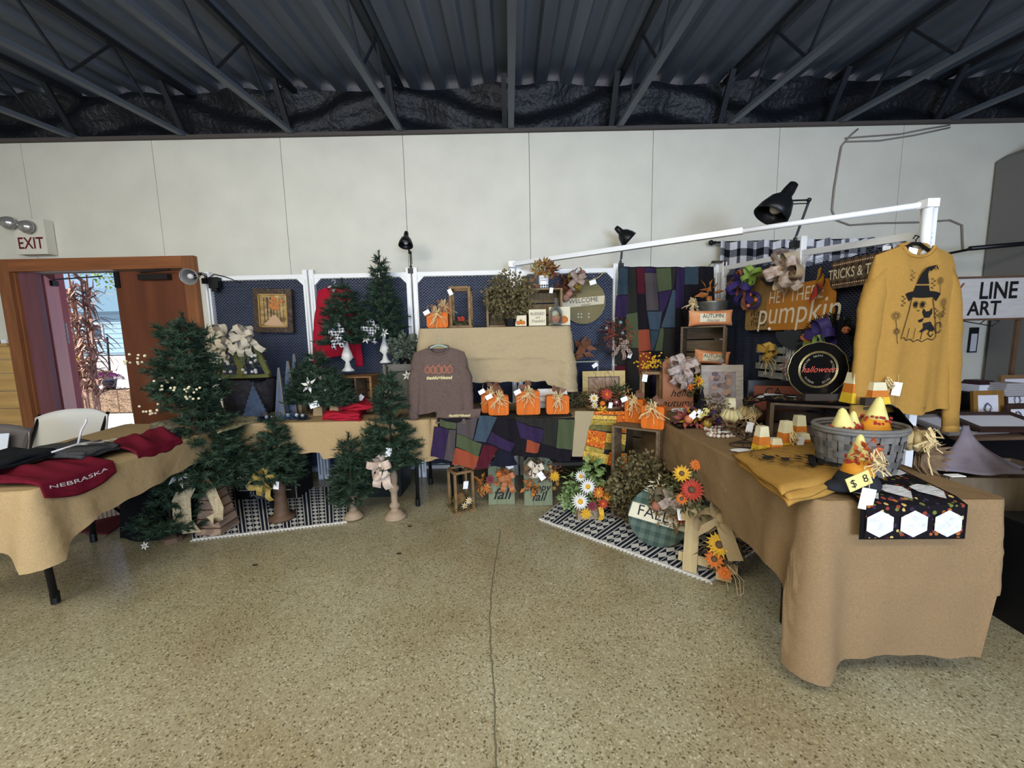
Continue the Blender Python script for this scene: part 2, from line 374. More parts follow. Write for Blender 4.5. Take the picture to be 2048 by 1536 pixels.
for k, X in enumerate(jx):
    j = bpy.data.objects.new('ceiling_joist', None); col.objects.link(j); j.parent = cl
    y0, y1 = -6.6, YW + .1
    MB().bar((X, y0, roofz(y0)), (X, y1, roofz(y1)), .055, .035).build('joist_chord', JOIST, j)
    MB().bar((X, y0, roofz(y0, .43)), (X, y1, roofz(y1, .43)), .05, .04).build('joist_chord', DECKW, j)
    b = MB()
    b.bar((X - .06, YW + .08, roofz(YW, .02)), (X - .06, YW - .15, roofz(YW - .15, .42)), .05, .03)
    y = YW - .3
    while y > -6:
        b.bar((X, y, roofz(y, .02)), (X, y - .35, roofz(y - .35, .42)), .016, .016); b.bar((X, y - .35, roofz(y - .35, .42)), (X, y - .7, roofz(y - .7, .02)), .016, .016); y -= .7
    b.build('joist_web', DECKW, j, kind='stuff')

# double door: casing, near jamb board, open left leaf, closed right leaf
dr = bpy.data.objects.new('door_1', None); col.objects.link(dr); struct(dr); dr['label'] = 'brown double door in an orange stained wooden casing'
cw = .12
for X in (DX0 - cw / 2 + .005, DX1 + cw / 2 - .005): MB().box((X, YW - .02, (DZ + cw) / 2), (cw, .05, DZ + cw)).build('casing', OAK, dr)
MB().box(((DX0 + DX1) / 2, YW - .021, DZ + cw / 2), (DX1 - DX0 - .012, .05, cw)).build('casing', mat('orange_stained_head', (158, 92, 48), .45, noise=.2, scale=3, stretch=(.6, 8, 8)), dr)
MB().box((DX1 - .01, YW + .06, DZ / 2), (.02, .14, DZ)).box((DX0 + .01, YW + .06, DZ / 2), (.02, .14, DZ)).build('jamb', OAK, dr)
PLUM = mat('plum_painted_board', (128, 78, 86), .5, noise=.2, scale=2, stretch=(5, 5, .5))
PINKR = mat('red_painted_leaf', (196, 92, 96), .5, noise=.12, scale=2, stretch=(4, 4, .5))
xa, xb = ony(36, 545, YW + .03).x, ony(62, 545, YW + .03).x
MB().box(((xa + xb) / 2 + .02, YW + .04, DZ / 2), (xb - xa + .07, .05, DZ)).build('jamb_board', PLUM, dr)
xm = ony(232, 545, YW + .05).x
lf = MB().box(((xm + DX1 - .02) / 2, YW + .05, DZ / 2), (DX1 - .02 - xm, .045, DZ - .01)).build('door_leaf', LEAFWOOD, dr)
b = MB(); b.box((xm + .03, YW + .024, DZ - .09), (.05, .02, .16)); b.build('latch', BLACKM, lf)
DK = mat('door_closer_grey', (54, 50, 48), .4, .5)
b = MB(); b.box((DX1 - .33, YW + .0, DZ - .075), (.3, .06, .055)); b.bar((DX1 - .45, YW - .02, DZ - .03), (DX1 - .1, YW - .09, DZ - .02), .02, .014); b.build('door_closer', DK, lf)
# open leaf, turned outwards past the wall
p0 = Vector((ony(80, 545, YW + .12).x, YW + .12, 0)); p1 = Vector((p0.x - .55, YW + .72, 0))
ang = math.atan2(p1.y - p0.y, p1.x - p0.x)
ol = MB().box(((p0.x + p1.x) / 2, (p0.y + p1.y) / 2, DZ / 2), ((p1 - p0).length, .045, DZ - .02), rz=ang).build('door_leaf', PINKR, dr)
MB().box((p0.x - .045, p0.y - .01, DZ / 2), (.055, .05, DZ - .02)).build('leaf_edge', mat('dark_leaf_edge', (70, 44, 30), .6), ol)

# outdoors beyond the open door
GRAV = mat('gravel_yard', (214, 206, 204), .9, c2=(150, 140, 138), scale=9, bump=.3, bscale=40)
CONC = mat('porch_concrete', (190, 192, 204), .8, noise=.08, scale=3)
struct(MB().box((-9, 7, -.07), (60, 6, .1)).box((-14, 34.7, 1.06), (80, 50, .1), rx=math.radians(2.6)).build('yard_ground', GRAV))
struct(MB().box((-6.5, 5.8, -.06), (9, 3.4, .1)).build('porch_slab', CONC))
POSTM = mat('red_porch_board', (176, 84, 90), .5, noise=.15, scale=2, stretch=(5, 5, .5))
q0, w_, h_ = spot(118, 545, 166, 832, Y=5.1)
wl = struct(MB().box((q0.x - .24, 5.15, 1.2), (.62, .1, 2.6)).build('porch_wall', PINKR))
wl['label'] = 'pink red porch wall board outside the door'
b = MB(); q = ony(128, 667, 5.08); b.box((q.x, 5.085, q.z), (.09, .006, .26)); pn = b.build('paper_notice', WHITE, wl)
for i in range(4):
    write(pn, '▪▪ ▪', q.x, q.z + .08 - i * .055, .028, INK, y=5.08) if False else MB().box((q.x, 5.081, q.z + .08 - i * .055), (.05, .002, .012)).build('lettering', mat('grey_print', (120, 120, 130), .7), pn)
q = ony(97, 567, 4.4); b = MB(); b.box((q.x, q.y, q.z), (.16, .06, .06)); b.bar((q.x + .05, q.y, q.z + .04), (q.x + .3, q.y + .3, q.z + .12), .02, .014); b.build('door_closer', DK, ol)

HAY = mat('hay', (192, 160, 128), .9, c2=(146, 116, 88), scale=60, bump=.6, bscale=50)
def hay_bale(loc, w, d, h, rz, label, mb_seed):
    t = thing('hay_bale', label, 'hay bale', loc, rz, 'hay bales outside the door'); rr = random.Random(mb_seed)
    b = MB(); b.box((0, 0, h / 2), (w, d, h)); b.build('bale_body', HAY, t)
    b = MB()
    for i in range(520):
        x, y, z = rr.uniform(-w / 2, w / 2), -d / 2 - .004, rr.uniform(.01, h)
        if rr.random() < .35: y, z = rr.uniform(-d / 2, d / 2), h + .004
        a = rr.uniform(0, PI); L = rr.uniform(.03, .09); dv = Vector((math.cos(a) * L, -rr.uniform(.005, .03), math.sin(a) * L * .6))
        b.leaf((x, y, z), dv, L, .008)
    b.build('straw', HAY, t, kind='stuff')
    for s in (-.25, .25): MB().box((s * w, 0, h / 2), (.008, d + .012, h + .012)).build('baling_twine', mat('twine', (150, 110, 90), .8), t)
    return t
g, w_, h_ = spot(162, 778, 262, 826, z=0)
hay_bale(g + Vector((0, .25, 0)), w_, .45, h_ * .92, 0, 'hay bale lying flat under the pot of purple mums', 1)
g2, w2_, h2_ = spot(148, 742, 190, 815, z=0)
hay_bale(g2 + Vector((.02, .3, 0)), w2_ * .95, .4, h2_ * .95, .1, 'upright hay bale leaning behind the corn stalks', 2)
pt = thing('mum_pot', 'purple mums in a dark pot on the hay bale outside', 'potted flower', (g.x + (203 - 212) / 769 * g.y, g.y + .22, h_ * .92 + .005))
b = MB(); b.lathe([(.10, 0), (.14, .2), (.15, .21), (.13, .21)], n=16); b.build('pot', mat('dark_green_pot', (46, 62, 82), .5), pt, smooth=True)
b = MB()
for i in range(420):
    a, e = rnd.uniform(0, 2 * PI), rnd.uniform(0, PI / 2); d = Vector((math.cos(a) * math.cos(e), math.sin(a) * math.cos(e), math.sin(e) * .6))
    b.leaf(Vector((0, 0, .2)) + Vector((d.x * .24, d.y * .2, d.z * .22)), d, .05, .04)
b.build('blossom', mat('purple_mum', (150, 32, 140), .6, c2=(176, 70, 170), scale=20), pt, kind='stuff')
MB().ball((0, -.15, .08), .05, 8, 1, .3).build('pot_tag', WHITE, pt)
# corn stalks
cs = thing('corn_stalks', 'tall bundle of dried corn stalks beside the open door', 'corn stalks', (ony(170, 760, 6.3).x, 6.3, 0))
HUSK = mat('dry_husk', (200, 158, 138), .8, c2=(158, 112, 96), scale=8)
for i in range(9):
    b = MB(); a = rnd.uniform(0, 2 * PI); top = Vector((math.cos(a) * .22, math.sin(a) * .15, 2.45 + rnd.uniform(-.2, .2)))
    base = Vector((math.cos(a) * .12, math.sin(a) * .1, 0)); b.tube([base, base.lerp(top, .5) * 1, top], .013, 6)
    b.build('stalk', HUSK, cs)
    b = MB()
    for k in range(34):
        t_ = rnd.uniform(.22, 1); p = base.lerp(top, t_); aa = rnd.uniform(0, 2 * PI); d = Vector((math.cos(aa), math.sin(aa), rnd.uniform(-.2, 1.0)))
        L = rnd.uniform(.18, .4); pts = [p, p + d * L * .5 + Vector((0, 0, .03)), p + d * L * .85 - Vector((0, 0, .1)), p + d * L - Vector((0, 0, .25 * rnd.random()))]
        b.ribbon(pts, .045, Vector((-d.y, d.x, .3)), .008)
    b.build('husk', HUSK, cs, kind='stuff')
for i, (x, y) in enumerate(((149, 716), (90, 712), (146, 728))):
    q = ony(x, y, 6.0); b = MB(); b.ball(q, .045, 10); tag(b.build('marigold', YELP), ['yellow marigold bloom right of the pink door leaf', 'yellow marigold bloom showing in the gap beside the dark leaf edge', 'lower yellow marigold bloom under the other beside corn stalks'][i], 'flower', 'marigolds at the corn stalks')
# fence post, far house, trees
qx = ony(211, 690, 14).x; b = MB(); b.tube([(qx, 14, .12), (qx + .1, 14, 1.75)], .03, 6); tag(b.build('yard_post', BLACKM), 'thin dark post standing in the gravel yard', 'post')
hs = thing('far_house', 'pale blue house across the yard under the trees', 'house', (-26.0, 29.5, .85))
HB = mat('pale_blue_siding', (150, 186, 208), .7)
b = MB(); b.box((0, 0, 1.5), (14, 4, 3.0)); b.build('wall', HB, hs)
for i in range(8): MB().box((0, -2.02, .3 + i * .34), (14, .03, .30)).build('siding_board', HB, hs)
b = MB(); b.prism([(-7.4, 3.0), (7.4, 3.0), (5.5, 4.6), (-5.5, 4.6)], -2.4, 2.4); b.build('roof', mat('blue_grey_roof', (110, 150, 176), .7), hs)
for x in (-3.2, -.5, 2.6, 4.8):
    f = MB().box((x, -2.05, 1.6), (1.0, .06, 1.2)).build('window', WHITE, hs); MB().box((x, -2.085, 1.6), (.8, .02, 1.0)).build('pane', mat('dark_pane', (60, 80, 100), .15), f)
TLEAF = mat('yellow_green_leaf', (150, 186, 60), .6, c2=(86, 140, 60), scale=2)  # yellow green and mid green mixed by noise
for i, (X, Y, R_, H_) in enumerate(((-12.3, 15.5, 1.5, 3.6), (-15.5, 18.5, 2.2, 4.4), (-21.5, 22.5, 2.4, 5.4), (-9.6, 18.5, 1.1, 4.2))):
    t = thing('leafy_tree', ['yellow green tree right over the corn stalks', 'tree with light crown left of the blue house', 'tall tree standing nearest the far house', 'small tree right of the blue sky gap'][i], 'tree', (X, Y, (Y - 10) * .0454 - .02), 0, 'trees beyond the yard')
    b = MB(); b.tube([(0, 0, 0), (.05, 0, H_ * .5), (0, 0, H_)], .14, 8, .05); b.tube([(0, 0, H_ * .5), (.5, .1, H_ * .9)], .05, 6, .02); b.build('trunk', BARK, t)
    b = MB()
    for k in range(1300):
        d = Vector((rnd.gauss(0, 1), rnd.gauss(0, 1), rnd.gauss(0, 1))).normalized() * R_ * rnd.random() ** .4
        b.leaf(Vector((0, 0, H_ + .3)) + Vector((d.x, d.y, d.z * .75)), (rnd.uniform(-1, 1), rnd.uniform(-1, 1), rnd.uniform(-1, .4)), .2, .14)
    b.build('crown', TLEAF, t, kind='stuff')

# exit sign with two emergency lamps
es = thing('exit_sign', 'white EXIT sign box with two emergency lamp heads above the door', 'exit sign', (ony(82, 485, YW).x, YW, ony(82, 512, YW).z), 0)
SIGNM = mat('cream_plastic', (232, 226, 206), .5)
MB().box((0, -.042, .165), (.30, .08, .33)).build('housing', SIGNM, es)
RED = mat('exit_red', (116, 14, 28), .5)
write(es, 'EXIT', -.005, .10, .155, RED, y=-.084, bold=.012, sx=.8)
for dx, dz in ((-.15, .29), (.02, .25)):
    h = MB().lathe([(.012, .05), (.05, .04), (.07, 0), (.072, -.012)], n=18)
    h.map(lambda x, y, z: (x + dx, -.12 - z * .9, y * .9 + dz + 0))
    lo = h.build('lamp_head', mat('lamp_silver', (190, 188, 184), .2, .6), es, smooth=True)
    MB().lathe([(.066, 0), (.04, .02), (.0, .028)], n=16).map(lambda x, y, z: (x + dx, -.11 - z, y * .9 + dz)).build('lens', mat('clear_lens', (210, 208, 205), .1, spec=.8), lo, smooth=True)
    MB().bar((dx, -.09, dz), (dx * .6 + .02, -.08, .29), .02).build('bracket', SIGNM, es)
# switch plates by the door
for i, y in enumerate((690,)):
    for x in (-4, 7):
        q = ony(x, y, YW - .01); t = thing('switch_plate', ['white switch plate at the left edge of the wall', 'white switch plate nearer the door casing'][0 if x < 0 else 1], 'light switch', (q.x, YW, q.z)); MB().box((0, -.006, 0), (.07, .012, .115)).build('plate', WHITE, t); MB().box((0, -.014, 0), (.012, .014, .024)).build('toggle', WHITE, t)

# ---------------------------------------------------------------- display panels
def mesh_sheet_mesh(W, H):
    """expanded metal: zigzag strands that meet"""
    b = MB(); cw_, ch = .030, .0135; nx, nz = int(W / cw_), int(H / ch)
    for j in range(nz + 1):
        z = j * ch
        pts = []
        for i in range(nx * 2 + 1):
            pts.append((i * cw_ / 2, z + (ch / 2 if i % 2 == (j % 2) else 0) * 0 + ((ch * .5) if (i + j) % 2 else 0)))
        b.stroke(pts, .0034, 0)
    me = b.build('mesh_sheet', MESHM); m = me.data; bpy.data.objects.remove(me); return m
PW = .90
MSH = mesh_sheet_mesh(PW - .06, 1.86)
def display_panel(p0, p1, z0, z1, ztop_l, ztop_r, label, group, backing=True, post_up=.04):
    p0, p1 = Vector(p0), Vector(p1); L = (p1 - p0).length; rz = math.atan2(p1.y - p0.y, p1.x - p0.x)
    t = thing('display_screen', label, 'display panel', (p0.x, p0.y, 0), rz, group)
    def zt(x): return ztop_l + (ztop_r - ztop_l) * x / L
    for x, e in ((.022, 1), (L - .022, -1)):
        po = MB(); po.box((x, 0, (zt(x) + post_up) / 2), (.044, .044, zt(x) + post_up)); po = po.build('post', WHITE_M, t)
        MB().box((x, -.0235, zt(x) / 2), (.012, .004, zt(x) - .1)).build('slot', ALU, po)
        g = MB(); g.prism([(x, zt(x) - .035), (x + e * .09, zt(x) - .035), (x, zt(x) - .125)], -.012, .012); g.build('corner_gusset', WHITE_M, t)
    b = MB(); b.bar((.04, 0, zt(0) - .02), (L - .04, 0, zt(L) - .02), .03, .04); b.build('top_rail', WHITE_M, t)
    b = MB(); b.bar((.04, 0, .10), (L - .04, 0, .10), .03, .035); b.build('bottom_rail', ALU, t)
    ms = bpy.data.objects.new('mesh_sheet', MSH); col.objects.link(ms); ms.parent = t; ms['kind'] = 'stuff'; ms.location = (.035, 0, .12)
    hgt = (min(zt(0), zt(L)) - .16) / 1.86; ms.scale = ((L - .07) / (PW - .06), 1, hgt)
    if zt(0) != zt(L):
        sh = Matrix(((ms.scale[0], 0, 0, .035), (0, 1, 0, 0), ((zt(L) - zt(0)) / L * ms.scale[0] * .5, 0, (((zt(0) + zt(L)) / 2) - .16) / 1.86, .12), (0, 0, 0, 1))); ms.matrix_local = sh
    if backing:
        def f(u, v): return (.03 + (L - .06) * u, .035 + .012 * math.sin(u * 46) * (1 - .3 * v), .12 + (min(zt(0), zt(L)) - .16) * v)
        MB().slab(f, 60, 4, .003).build('backing_cloth', NAVY, t, smooth=True)
    return t
YP = 3.74
pp = [ony(x, 650, YP).x for x in (425, 616, 822, 1028, 1238)]
pp = [-2.875, -1.895, -.92, .06, 1.035, 2.0]
lab = ['leftmost mesh panel with the gold framed painting, next to the door', 'mesh panel behind the hanging red shirt', 'mesh panel behind the left half of the draped shelf', 'mesh panel carrying the round welcome sign', 'mesh panel draped with the patchwork quilt, at the booth corner']
for i in range(5):
    z = 2.0 if i < 4 else 1.985
    display_panel((pp[i] + .008, YP, 0), (pp[i + 1] - .008, YP, 0), 0, 2, z, z, lab[i], 'display panels along the back wall')
WX = 2.0
display_panel((2.0, YP - .03, 0), (2.10, 2.89, 0), 0, 2, 1.985, 1.945, 'wing mesh panel carrying the pumpkin signs, by the corner', 'side wing display panels')
display_panel((2.10, 2.87, 0), (2.15, 2.02, 0), 0, 2, 1.94, 1.865, 'wing mesh panel carrying the tricks and treats sign, nearest the viewer', 'side wing display panels', post_up=.10)
# long brace pole from the back row to the wing's end
bp = thing('brace_pole', 'long white telescoping pole bracing the booth diagonally overhead', 'pole', (0, 0, 0))
a = ony(1024, 529, YP - .04); e = ony(1857, 408, 2.0)
b = MB(); b.bar(a, a.lerp(e, .70), .042, .035); b.build('outer_tube', WHITE_M, bp)
b = MB(); b.tube([a.lerp(e, .65), e], .016, 10); b.build('inner_tube', WHITE_M, bp, smooth=True)
MB().box(a, (.06, .06, .05)).build('end_bracket', ALU, bp); MB().box(e, (.06, .05, .04)).build('end_bracket', WHITE_M, bp)
b = MB(); b.tube([(e.x, e.y, e.z), (e.x, e.y, 1.7)], .022, 10); b.build('end_post', WHITE_M, bp, smooth=True)

# ---------------------------------------------------------------- tables and their cloths
def perimeter(poly, step=.02, r=.03):
    """points round a polygon with rounded corners: (pos, outward normal, arclength, side index)"""
    n = len(poly); P = [Vector((*p, 0)) for p in poly]; out = []
    for i in range(n):
        a, b_, c = P[i - 1], P[i], P[(i + 1) % n]
        d0 = (b_ - a).normalized(); d1 = (c - b_).normalized(); n0 = Vector((d0.y, -d0.x, 0)); n1 = Vector((d1.y, -d1.x, 0))
        ctr = b_ - d0 * r - n0 * r if True else b_
        ctr = b_ - (n0 + n1) * r
        for k in range(5):
            t = k / 4; nn = (n0 * (1 - t) + n1 * t).normalized(); out.append((ctr + nn * r, nn, i, 'c', 1 - abs(t - .5) * 2))
        L = (c - b_).length - 2 * r; m = max(2, int(L / step))
        for k in range(1, m): out.append((ctr + n1 * r + d1 * L * k / m, n1, i, 's', min(k, m - k) / m * L))
    return out
def tablecloth(name, label, poly, z, drop, material, fold=None, flare=.10, rows=12, thick=True, step=.02, corner=.0, seed=0, group=None, only=None, wr=0):
    """poly counter-clockwise; drop(side, pos) gives the hang in metres"""
    pr = perimeter(poly, step); K = len(pr); rr = random.Random(seed); ph = [rr.uniform(0, 6) for _ in range(8)]
    t = MB(); V = []; s = 0; last = None; S = []
    for p, nn, i, kd, e in pr:
        if last is not None: s += (p - last).length
        last = p; S.append(s)
    for j in range(rows + 1):
        f = j / rows
        for (p, nn, i, kd, e), s in zip(pr, S):
            dp = drop(i, p); q = 0
            w1 = math.sin(s * 7 + ph[0] + f) * .5 + math.sin(s * 17 + ph[1]) * .3 + math.sin(s * 31 + ph[2]) * .15
            q = (fold or .02) * (w1 + .9) * f ** .8 + .006
            zz = z - dp * f
            if wr: q += wr * (mnoise.noise((p.x * 7, p.y * 7, f * 3.5)) + .6 * abs(mnoise.noise((p.x * 3 + 9, p.y * 3, f * 9)))) * min(1, f * 4) + (wr * .6 * math.exp(-((f - .55) * 40) ** 2)) + wr * .6 * math.exp(-((math.fmod(p.x + 9.1, .38) - .19) * 90) ** 2) * min(1, f * 5)
            near = i if (kd == 'c' or (p - Vector((*poly[i], 0))).length < (p - Vector((*poly[(i + 1) % len(poly)], 0))).length) else (i + 1) % len(poly)
            if only is not None and near not in only: pass
            elif kd == 'c': q += flare * f * .9; zz -= corner * f
            elif e < .22:
                k = (1 - e / .22); q += flare * .9 * k * f * (.6 + .4 * math.cos(e * 32)); zz -= corner * f * k * k
            V.append(p + nn * q + Vector((0, 0, min(z, zz) + .004 * math.sin(s * 40 + 3) * f)))
    F = [(j * K + i, (j + 1) * K + i, (j + 1) * K + (i + 1) % K, j * K + (i + 1) % K) for j in range(rows) for i in range(K)]
    t.add(V, F); c = Vector((sum(p[0] for p in poly) / len(poly), sum(p[1] for p in poly) / len(poly), z + .001))
    n = len(t.v); t.v.append(tuple(c)); t.f += [(i, (i + 1) % K, n) for i in range(K)]; t.m += [0] * K
    o = t.build(name, material, None, smooth=False)
    o.data.polygons.foreach_set('use_smooth', [True] * (len(F)) + [False] * K)
    return tag(o, label, 'tablecloth', group)
def folding_table(label, poly, z, legs, group='folding tables under burlap'):
    cx = sum(p[0] for p in poly) / 4; cy = sum(p[1] for p in poly) / 4
    t = thing('folding_table', label, 'table', (cx, cy, 0), 0, group)
    b = MB(); P = [(p[0] - cx, p[1] - cy) for p in poly]
    b.add([(x, y, zz) for zz in (z - .045, z - .003) for x, y in P], [(3, 2, 1, 0), (4, 5, 6, 7)] + [(i, (i + 1) % 4, (i + 1) % 4 + 4, i + 4) for i in range(4)])
    b.build('tabletop', mat('table_plastic', (206, 204, 196), .6), t)
    for lg in legs:
        p = [Vector((q[0] - cx, q[1] - cy, q[2])) for q in lg]
        lo = MB().tube(p, .0155, 10).build('leg', BLACKM, t, smooth=True)
        MB().tube([p[-1] + Vector((0, 0, .0)), p[-1] + Vector((0, 0, .06))], .019, 10).build('foot_cap', BLACK, lo)
    return t
ZT_ = .74; ZC = .748
# left table
Lp = [(-2.75, 1.54), (-2.08, 1.60), (-2.17, 2.95), (-3.05, 3.0)]
ft = onz(112, 1205, .01); ft2 = onz(188, 1083, .01); ft3 = onz(262, 1040, .01)
folding_table('folding table at the left with maroon and grey shirts, black legs showing', [(x * .995, y) for x, y in [(-2.74, 1.60), (-2.14, 1.66), (-2.21, 2.9), (-3.02, 2.95)]], ZT_,
    [[(ft.x + .06, ft.y - .1, .7), (ft.x + .02, ft.y - .03, .35), tuple(ft)], [(ft2.x + .02, ft2.y, .7), tuple(ft2)], [(ft3.x - .03, ft3.y, .7), tuple(ft3)]])
tablecloth('burlap_cloth', 'tan burlap cloth over the left table, drooping to a pleated corner', Lp, ZC, lambda i, p: {0: .24, 1: .25 - .07 * (p.y - 1.5), 2: .15, 3: .1}[(i) % 4] if True else 0, BURLAP, .016, .06, corner=.10, seed=2)
# back table, two lengths meeting behind
Bp = [(-2.13, 2.93), (-.65, 2.93), (-.65, 3.64), (-2.13, 3.64)]
bl = [onz(870, 1005, .01), onz(835, 990, .01)]
folding_table('folding table under the cloth with red shirts and christmas trees', [(-2.1, 2.98), (-.7, 2.98), (-.7, 3.6), (-2.1, 3.6)], ZT_, [[(-2.0, 3.05, .7), (-2.0, 3.05, .01)], [(-.78, 3.03, .7), (-.79, 3.03, .01)], [(-.78, 3.5, .7), (-.78, 3.5, .01)], [(-2.0, 3.5, .7), (-2.0, 3.5, .01)]])
tablecloth('burlap_cloth', 'tan burlap cloth on the table behind the row of christmas trees', Bp, ZC, lambda i, p: {0: .24 if p.x < -1.5 else .29, 1: .3, 2: .1, 3: .25}[i], BURLAP, .014, .03, corner=.02, seed=5)
Bq = [(-.63, 2.93), (.86, 2.93), (.86, 3.64), (-.63, 3.64)]
folding_table('folding table under the patchwork quilt and orange wooden pumpkins', [(-.6, 2.98), (.84, 2.98), (.84, 3.6), (-.6, 3.6)], ZT_, [[(-.5, 3.5, .7), (-.5, 3.5, .01)], [(.74, 3.5, .7), (.74, 3.5, .01)], [(-.5, 3.05, .7), (-.5, 3.05, .01)], [(.74, 3.05, .7), (.74, 3.05, .01)]])
tablecloth('burlap_cloth', 'tan burlap cloth on the table under the patchwork quilt', Bq, ZC, lambda i, p: {0: .30, 1: .3, 2: .1, 3: .25}[i], BURLAP, .012, .03, seed=6)
# right table
Rp = [(1.10, 1.33), (1.76, 1.31), (1.78, 3.30), (1.06, 3.30)]
rl = onz(1578, 1243, .015)
rt = folding_table('folding table at the right under brown burlap, one bent leg showing', [(1.14, 1.37), (1.73, 1.36), (1.74, 3.25), (1.11, 3.25)], ZT_,
    [[(1.22, 1.62, .7), (1.215, 1.62, .3), (rl.x - .02, rl.y + .01, .14), (rl.x - .03, rl.y, .02), (rl.x + .1, rl.y + .02, .012)], [(1.66, 1.62, .7), (1.66, 1.62, .01)], [(1.2, 3.1, .7), (1.2, 3.1, .01)], [(1.66, 3.1, .7), (1.66, 3.1, .01)]])
tablecloth('burlap_cloth', 'brown burlap cloth over the right table, hanging almost to the floor', Rp, ZC, lambda i, p: {0: .60, 1: .35, 2: .3, 3: .30 + (.06 if p.y < 1.9 else 0)}[i], BURLAP2, .012, .07, rows=16, corner=.07, seed=11, only=(0,), wr=.008)
# raised shelf
Sb = ony(838, 655, 3.24); Sc = ony(1140, 655, 3.24)
sp_ = [(Sb.x, 3.24), (Sc.x, 3.24), (Sc.x, 3.62), (Sb.x, 3.62)]; ZS = 1.455
rs = thing('shelf_riser', 'small folding riser hidden under the big draped cloth', 'riser', ((Sb.x + Sc.x) / 2, 3.43, .752))
b = MB(); hw = (Sc.x - Sb.x) / 2 - .02; b.box((0, 0, ZS - .752 - .03), (hw * 2, .34, .04)); b.build('top', WOODD, rs)
for sx_ in (-1, 1):
    for sy_ in (-1, 1): MB().box((sx_ * (hw - .03), sy_ * .14, (ZS - .80) / 2), (.03, .03, ZS - .80)).build('leg', WOODD, rs)
tablecloth('burlap_cloth', 'tan burlap cloth with fold creases draped over the raised middle shelf', sp_, ZS, lambda i, p: {0: .46 + (.03 if p.x > .3 else 0), 1: .5, 2: .1, 3: .4}[i], fabric('burlap_creased', (184, 162, 120), noise=.14, scale=220, bump=1, bscale=6), .012, .07, corner=.05, seed=8, rows=40, wr=.018)

# ---------------------------------------------------------------- rugs
RUGW = fabric('rug_white', (214, 210, 200), bump=.2)
RUGK = fabric('rug_navy', (34, 42, 58), bump=.2)
def rug(label, p00, p10, p11, p01, nrow, z=.012):
    """p00-p10 is the long edge; stripes run across (p00-p01)"""
    c = (p00 + p10 + p11 + p01) / 4; t = thing('rug', label, 'rug', (c.x, c.y, 0), 0, 'black and white rugs')
    def P(u, v, zz=z): q = (p00 * (1 - u) + p10 * u) * (1 - v) + (p01 * (1 - u) + p11 * u) * v - c; return (q.x, q.y, zz)
    b = MB(); V = [P(u, v, zz) for zz in (.001, z) for u, v in ((0, 0), (1, 0), (1, 1), (0, 1))]
    b.add(V, [(3, 2, 1, 0), (4, 5, 6, 7)] + [(i, (i + 1) % 4, (i + 1) % 4 + 4, i + 4) for i in range(4)]); b.build('rug_base', RUGW, t)
    L = (p10 - p00).length; H = (p01 - p00).length; b = MB(); pw = 1.0 / nrow; zt = z + .0012
    q = lambda pts: b.add([P(min(max(u, .006), .994), min(max(v, .01), .99), zt) for u, v in pts], [tuple(range(len(pts)))])
    nt = max(3, int(H / .10))
    for k in range(nrow):
        u = k * pw
        for s in (.03, .21): q([(u + s * pw, 0), (u + (s + .11) * pw, 0), (u + (s + .11) * pw, 1), (u + s * pw, 1)])
        for j in range(nt):
            v0, dv = j / nt, 1 / nt
            for a, bb in ((.37, .53), (.66, .53), (.69, .84), (.98, .84)):
                q([(u + a * pw, v0 + .02 * dv), (u + bb * pw, v0 + .5 * dv), (u + a * pw, v0 + .98 * dv)])
    b.build('stripe_pattern', RUGK, t, kind='stuff')
    b = MB()
    for side in (0, 1):
        n = int(L / .012)
        for k in range(0, n, 2): u = k / n; q2 = P(u, side, .004); b.box((q2[0], q2[1] + (-.006 if side == 0 else .006), .005), (.009, .018, .006))
    b.build('fringe', RUGW, t, kind='stuff')
    return t
rug('black and white patterned rug on the floor below the christmas trees', onz(385, 1082, 0), onz(694, 1046, 0), onz(694, 975, 0), onz(440, 980, 0) + Vector((-.3, 0, 0)), 7)
rug('black and white patterned rug on the floor by the fall crates and pallet sign', onz(1420, 1166, 0), onz(1078, 1040, 0), onz(1155, 975, 0) + Vector((.02, .0, 0)), onz(1640, 1060, 0) + Vector((-.1, .1, 0)), 7)

# ---------------------------------------------------------------- plants, bows, tags
def price_tag(par, x, y, z, s=.035, rz=0, ry=.15, string=True):
    b = MB(); b.box((x, y, z), (s, .0015, s * 1.5), rz=rz, ry=ry); o = b.build('price_tag', WHITE, par)
    if string: MB().tube([(x + .004, y, z + s * .7), (x + .012, y + .01, z + s * 1.6)], .001, 4).build('string', RAFFIA, o)
    return o
def needles(b, p, d, L, n, nl, rr, w=.0045):
    d = Vector(d).normalized(); a = d.orthogonal().normalized(); c = d.cross(a)
    for i in range(n):
        q = p + d * L * (i + rr.random()) / n; an = rr.uniform(0, 2 * PI); k = (a * math.cos(an) + c * math.sin(an)) * .8 + d * .75
        k.normalize(); e = q + k * nl * rr.uniform(.7, 1.15); s = k.cross(d).normalized() * w
        m = len(b.v); b.v += [tuple(q - s), tuple(q + s), tuple(e)]; b.f.append((m, m + 1, m + 2)); b.m.append(0)
PWR = [.8]
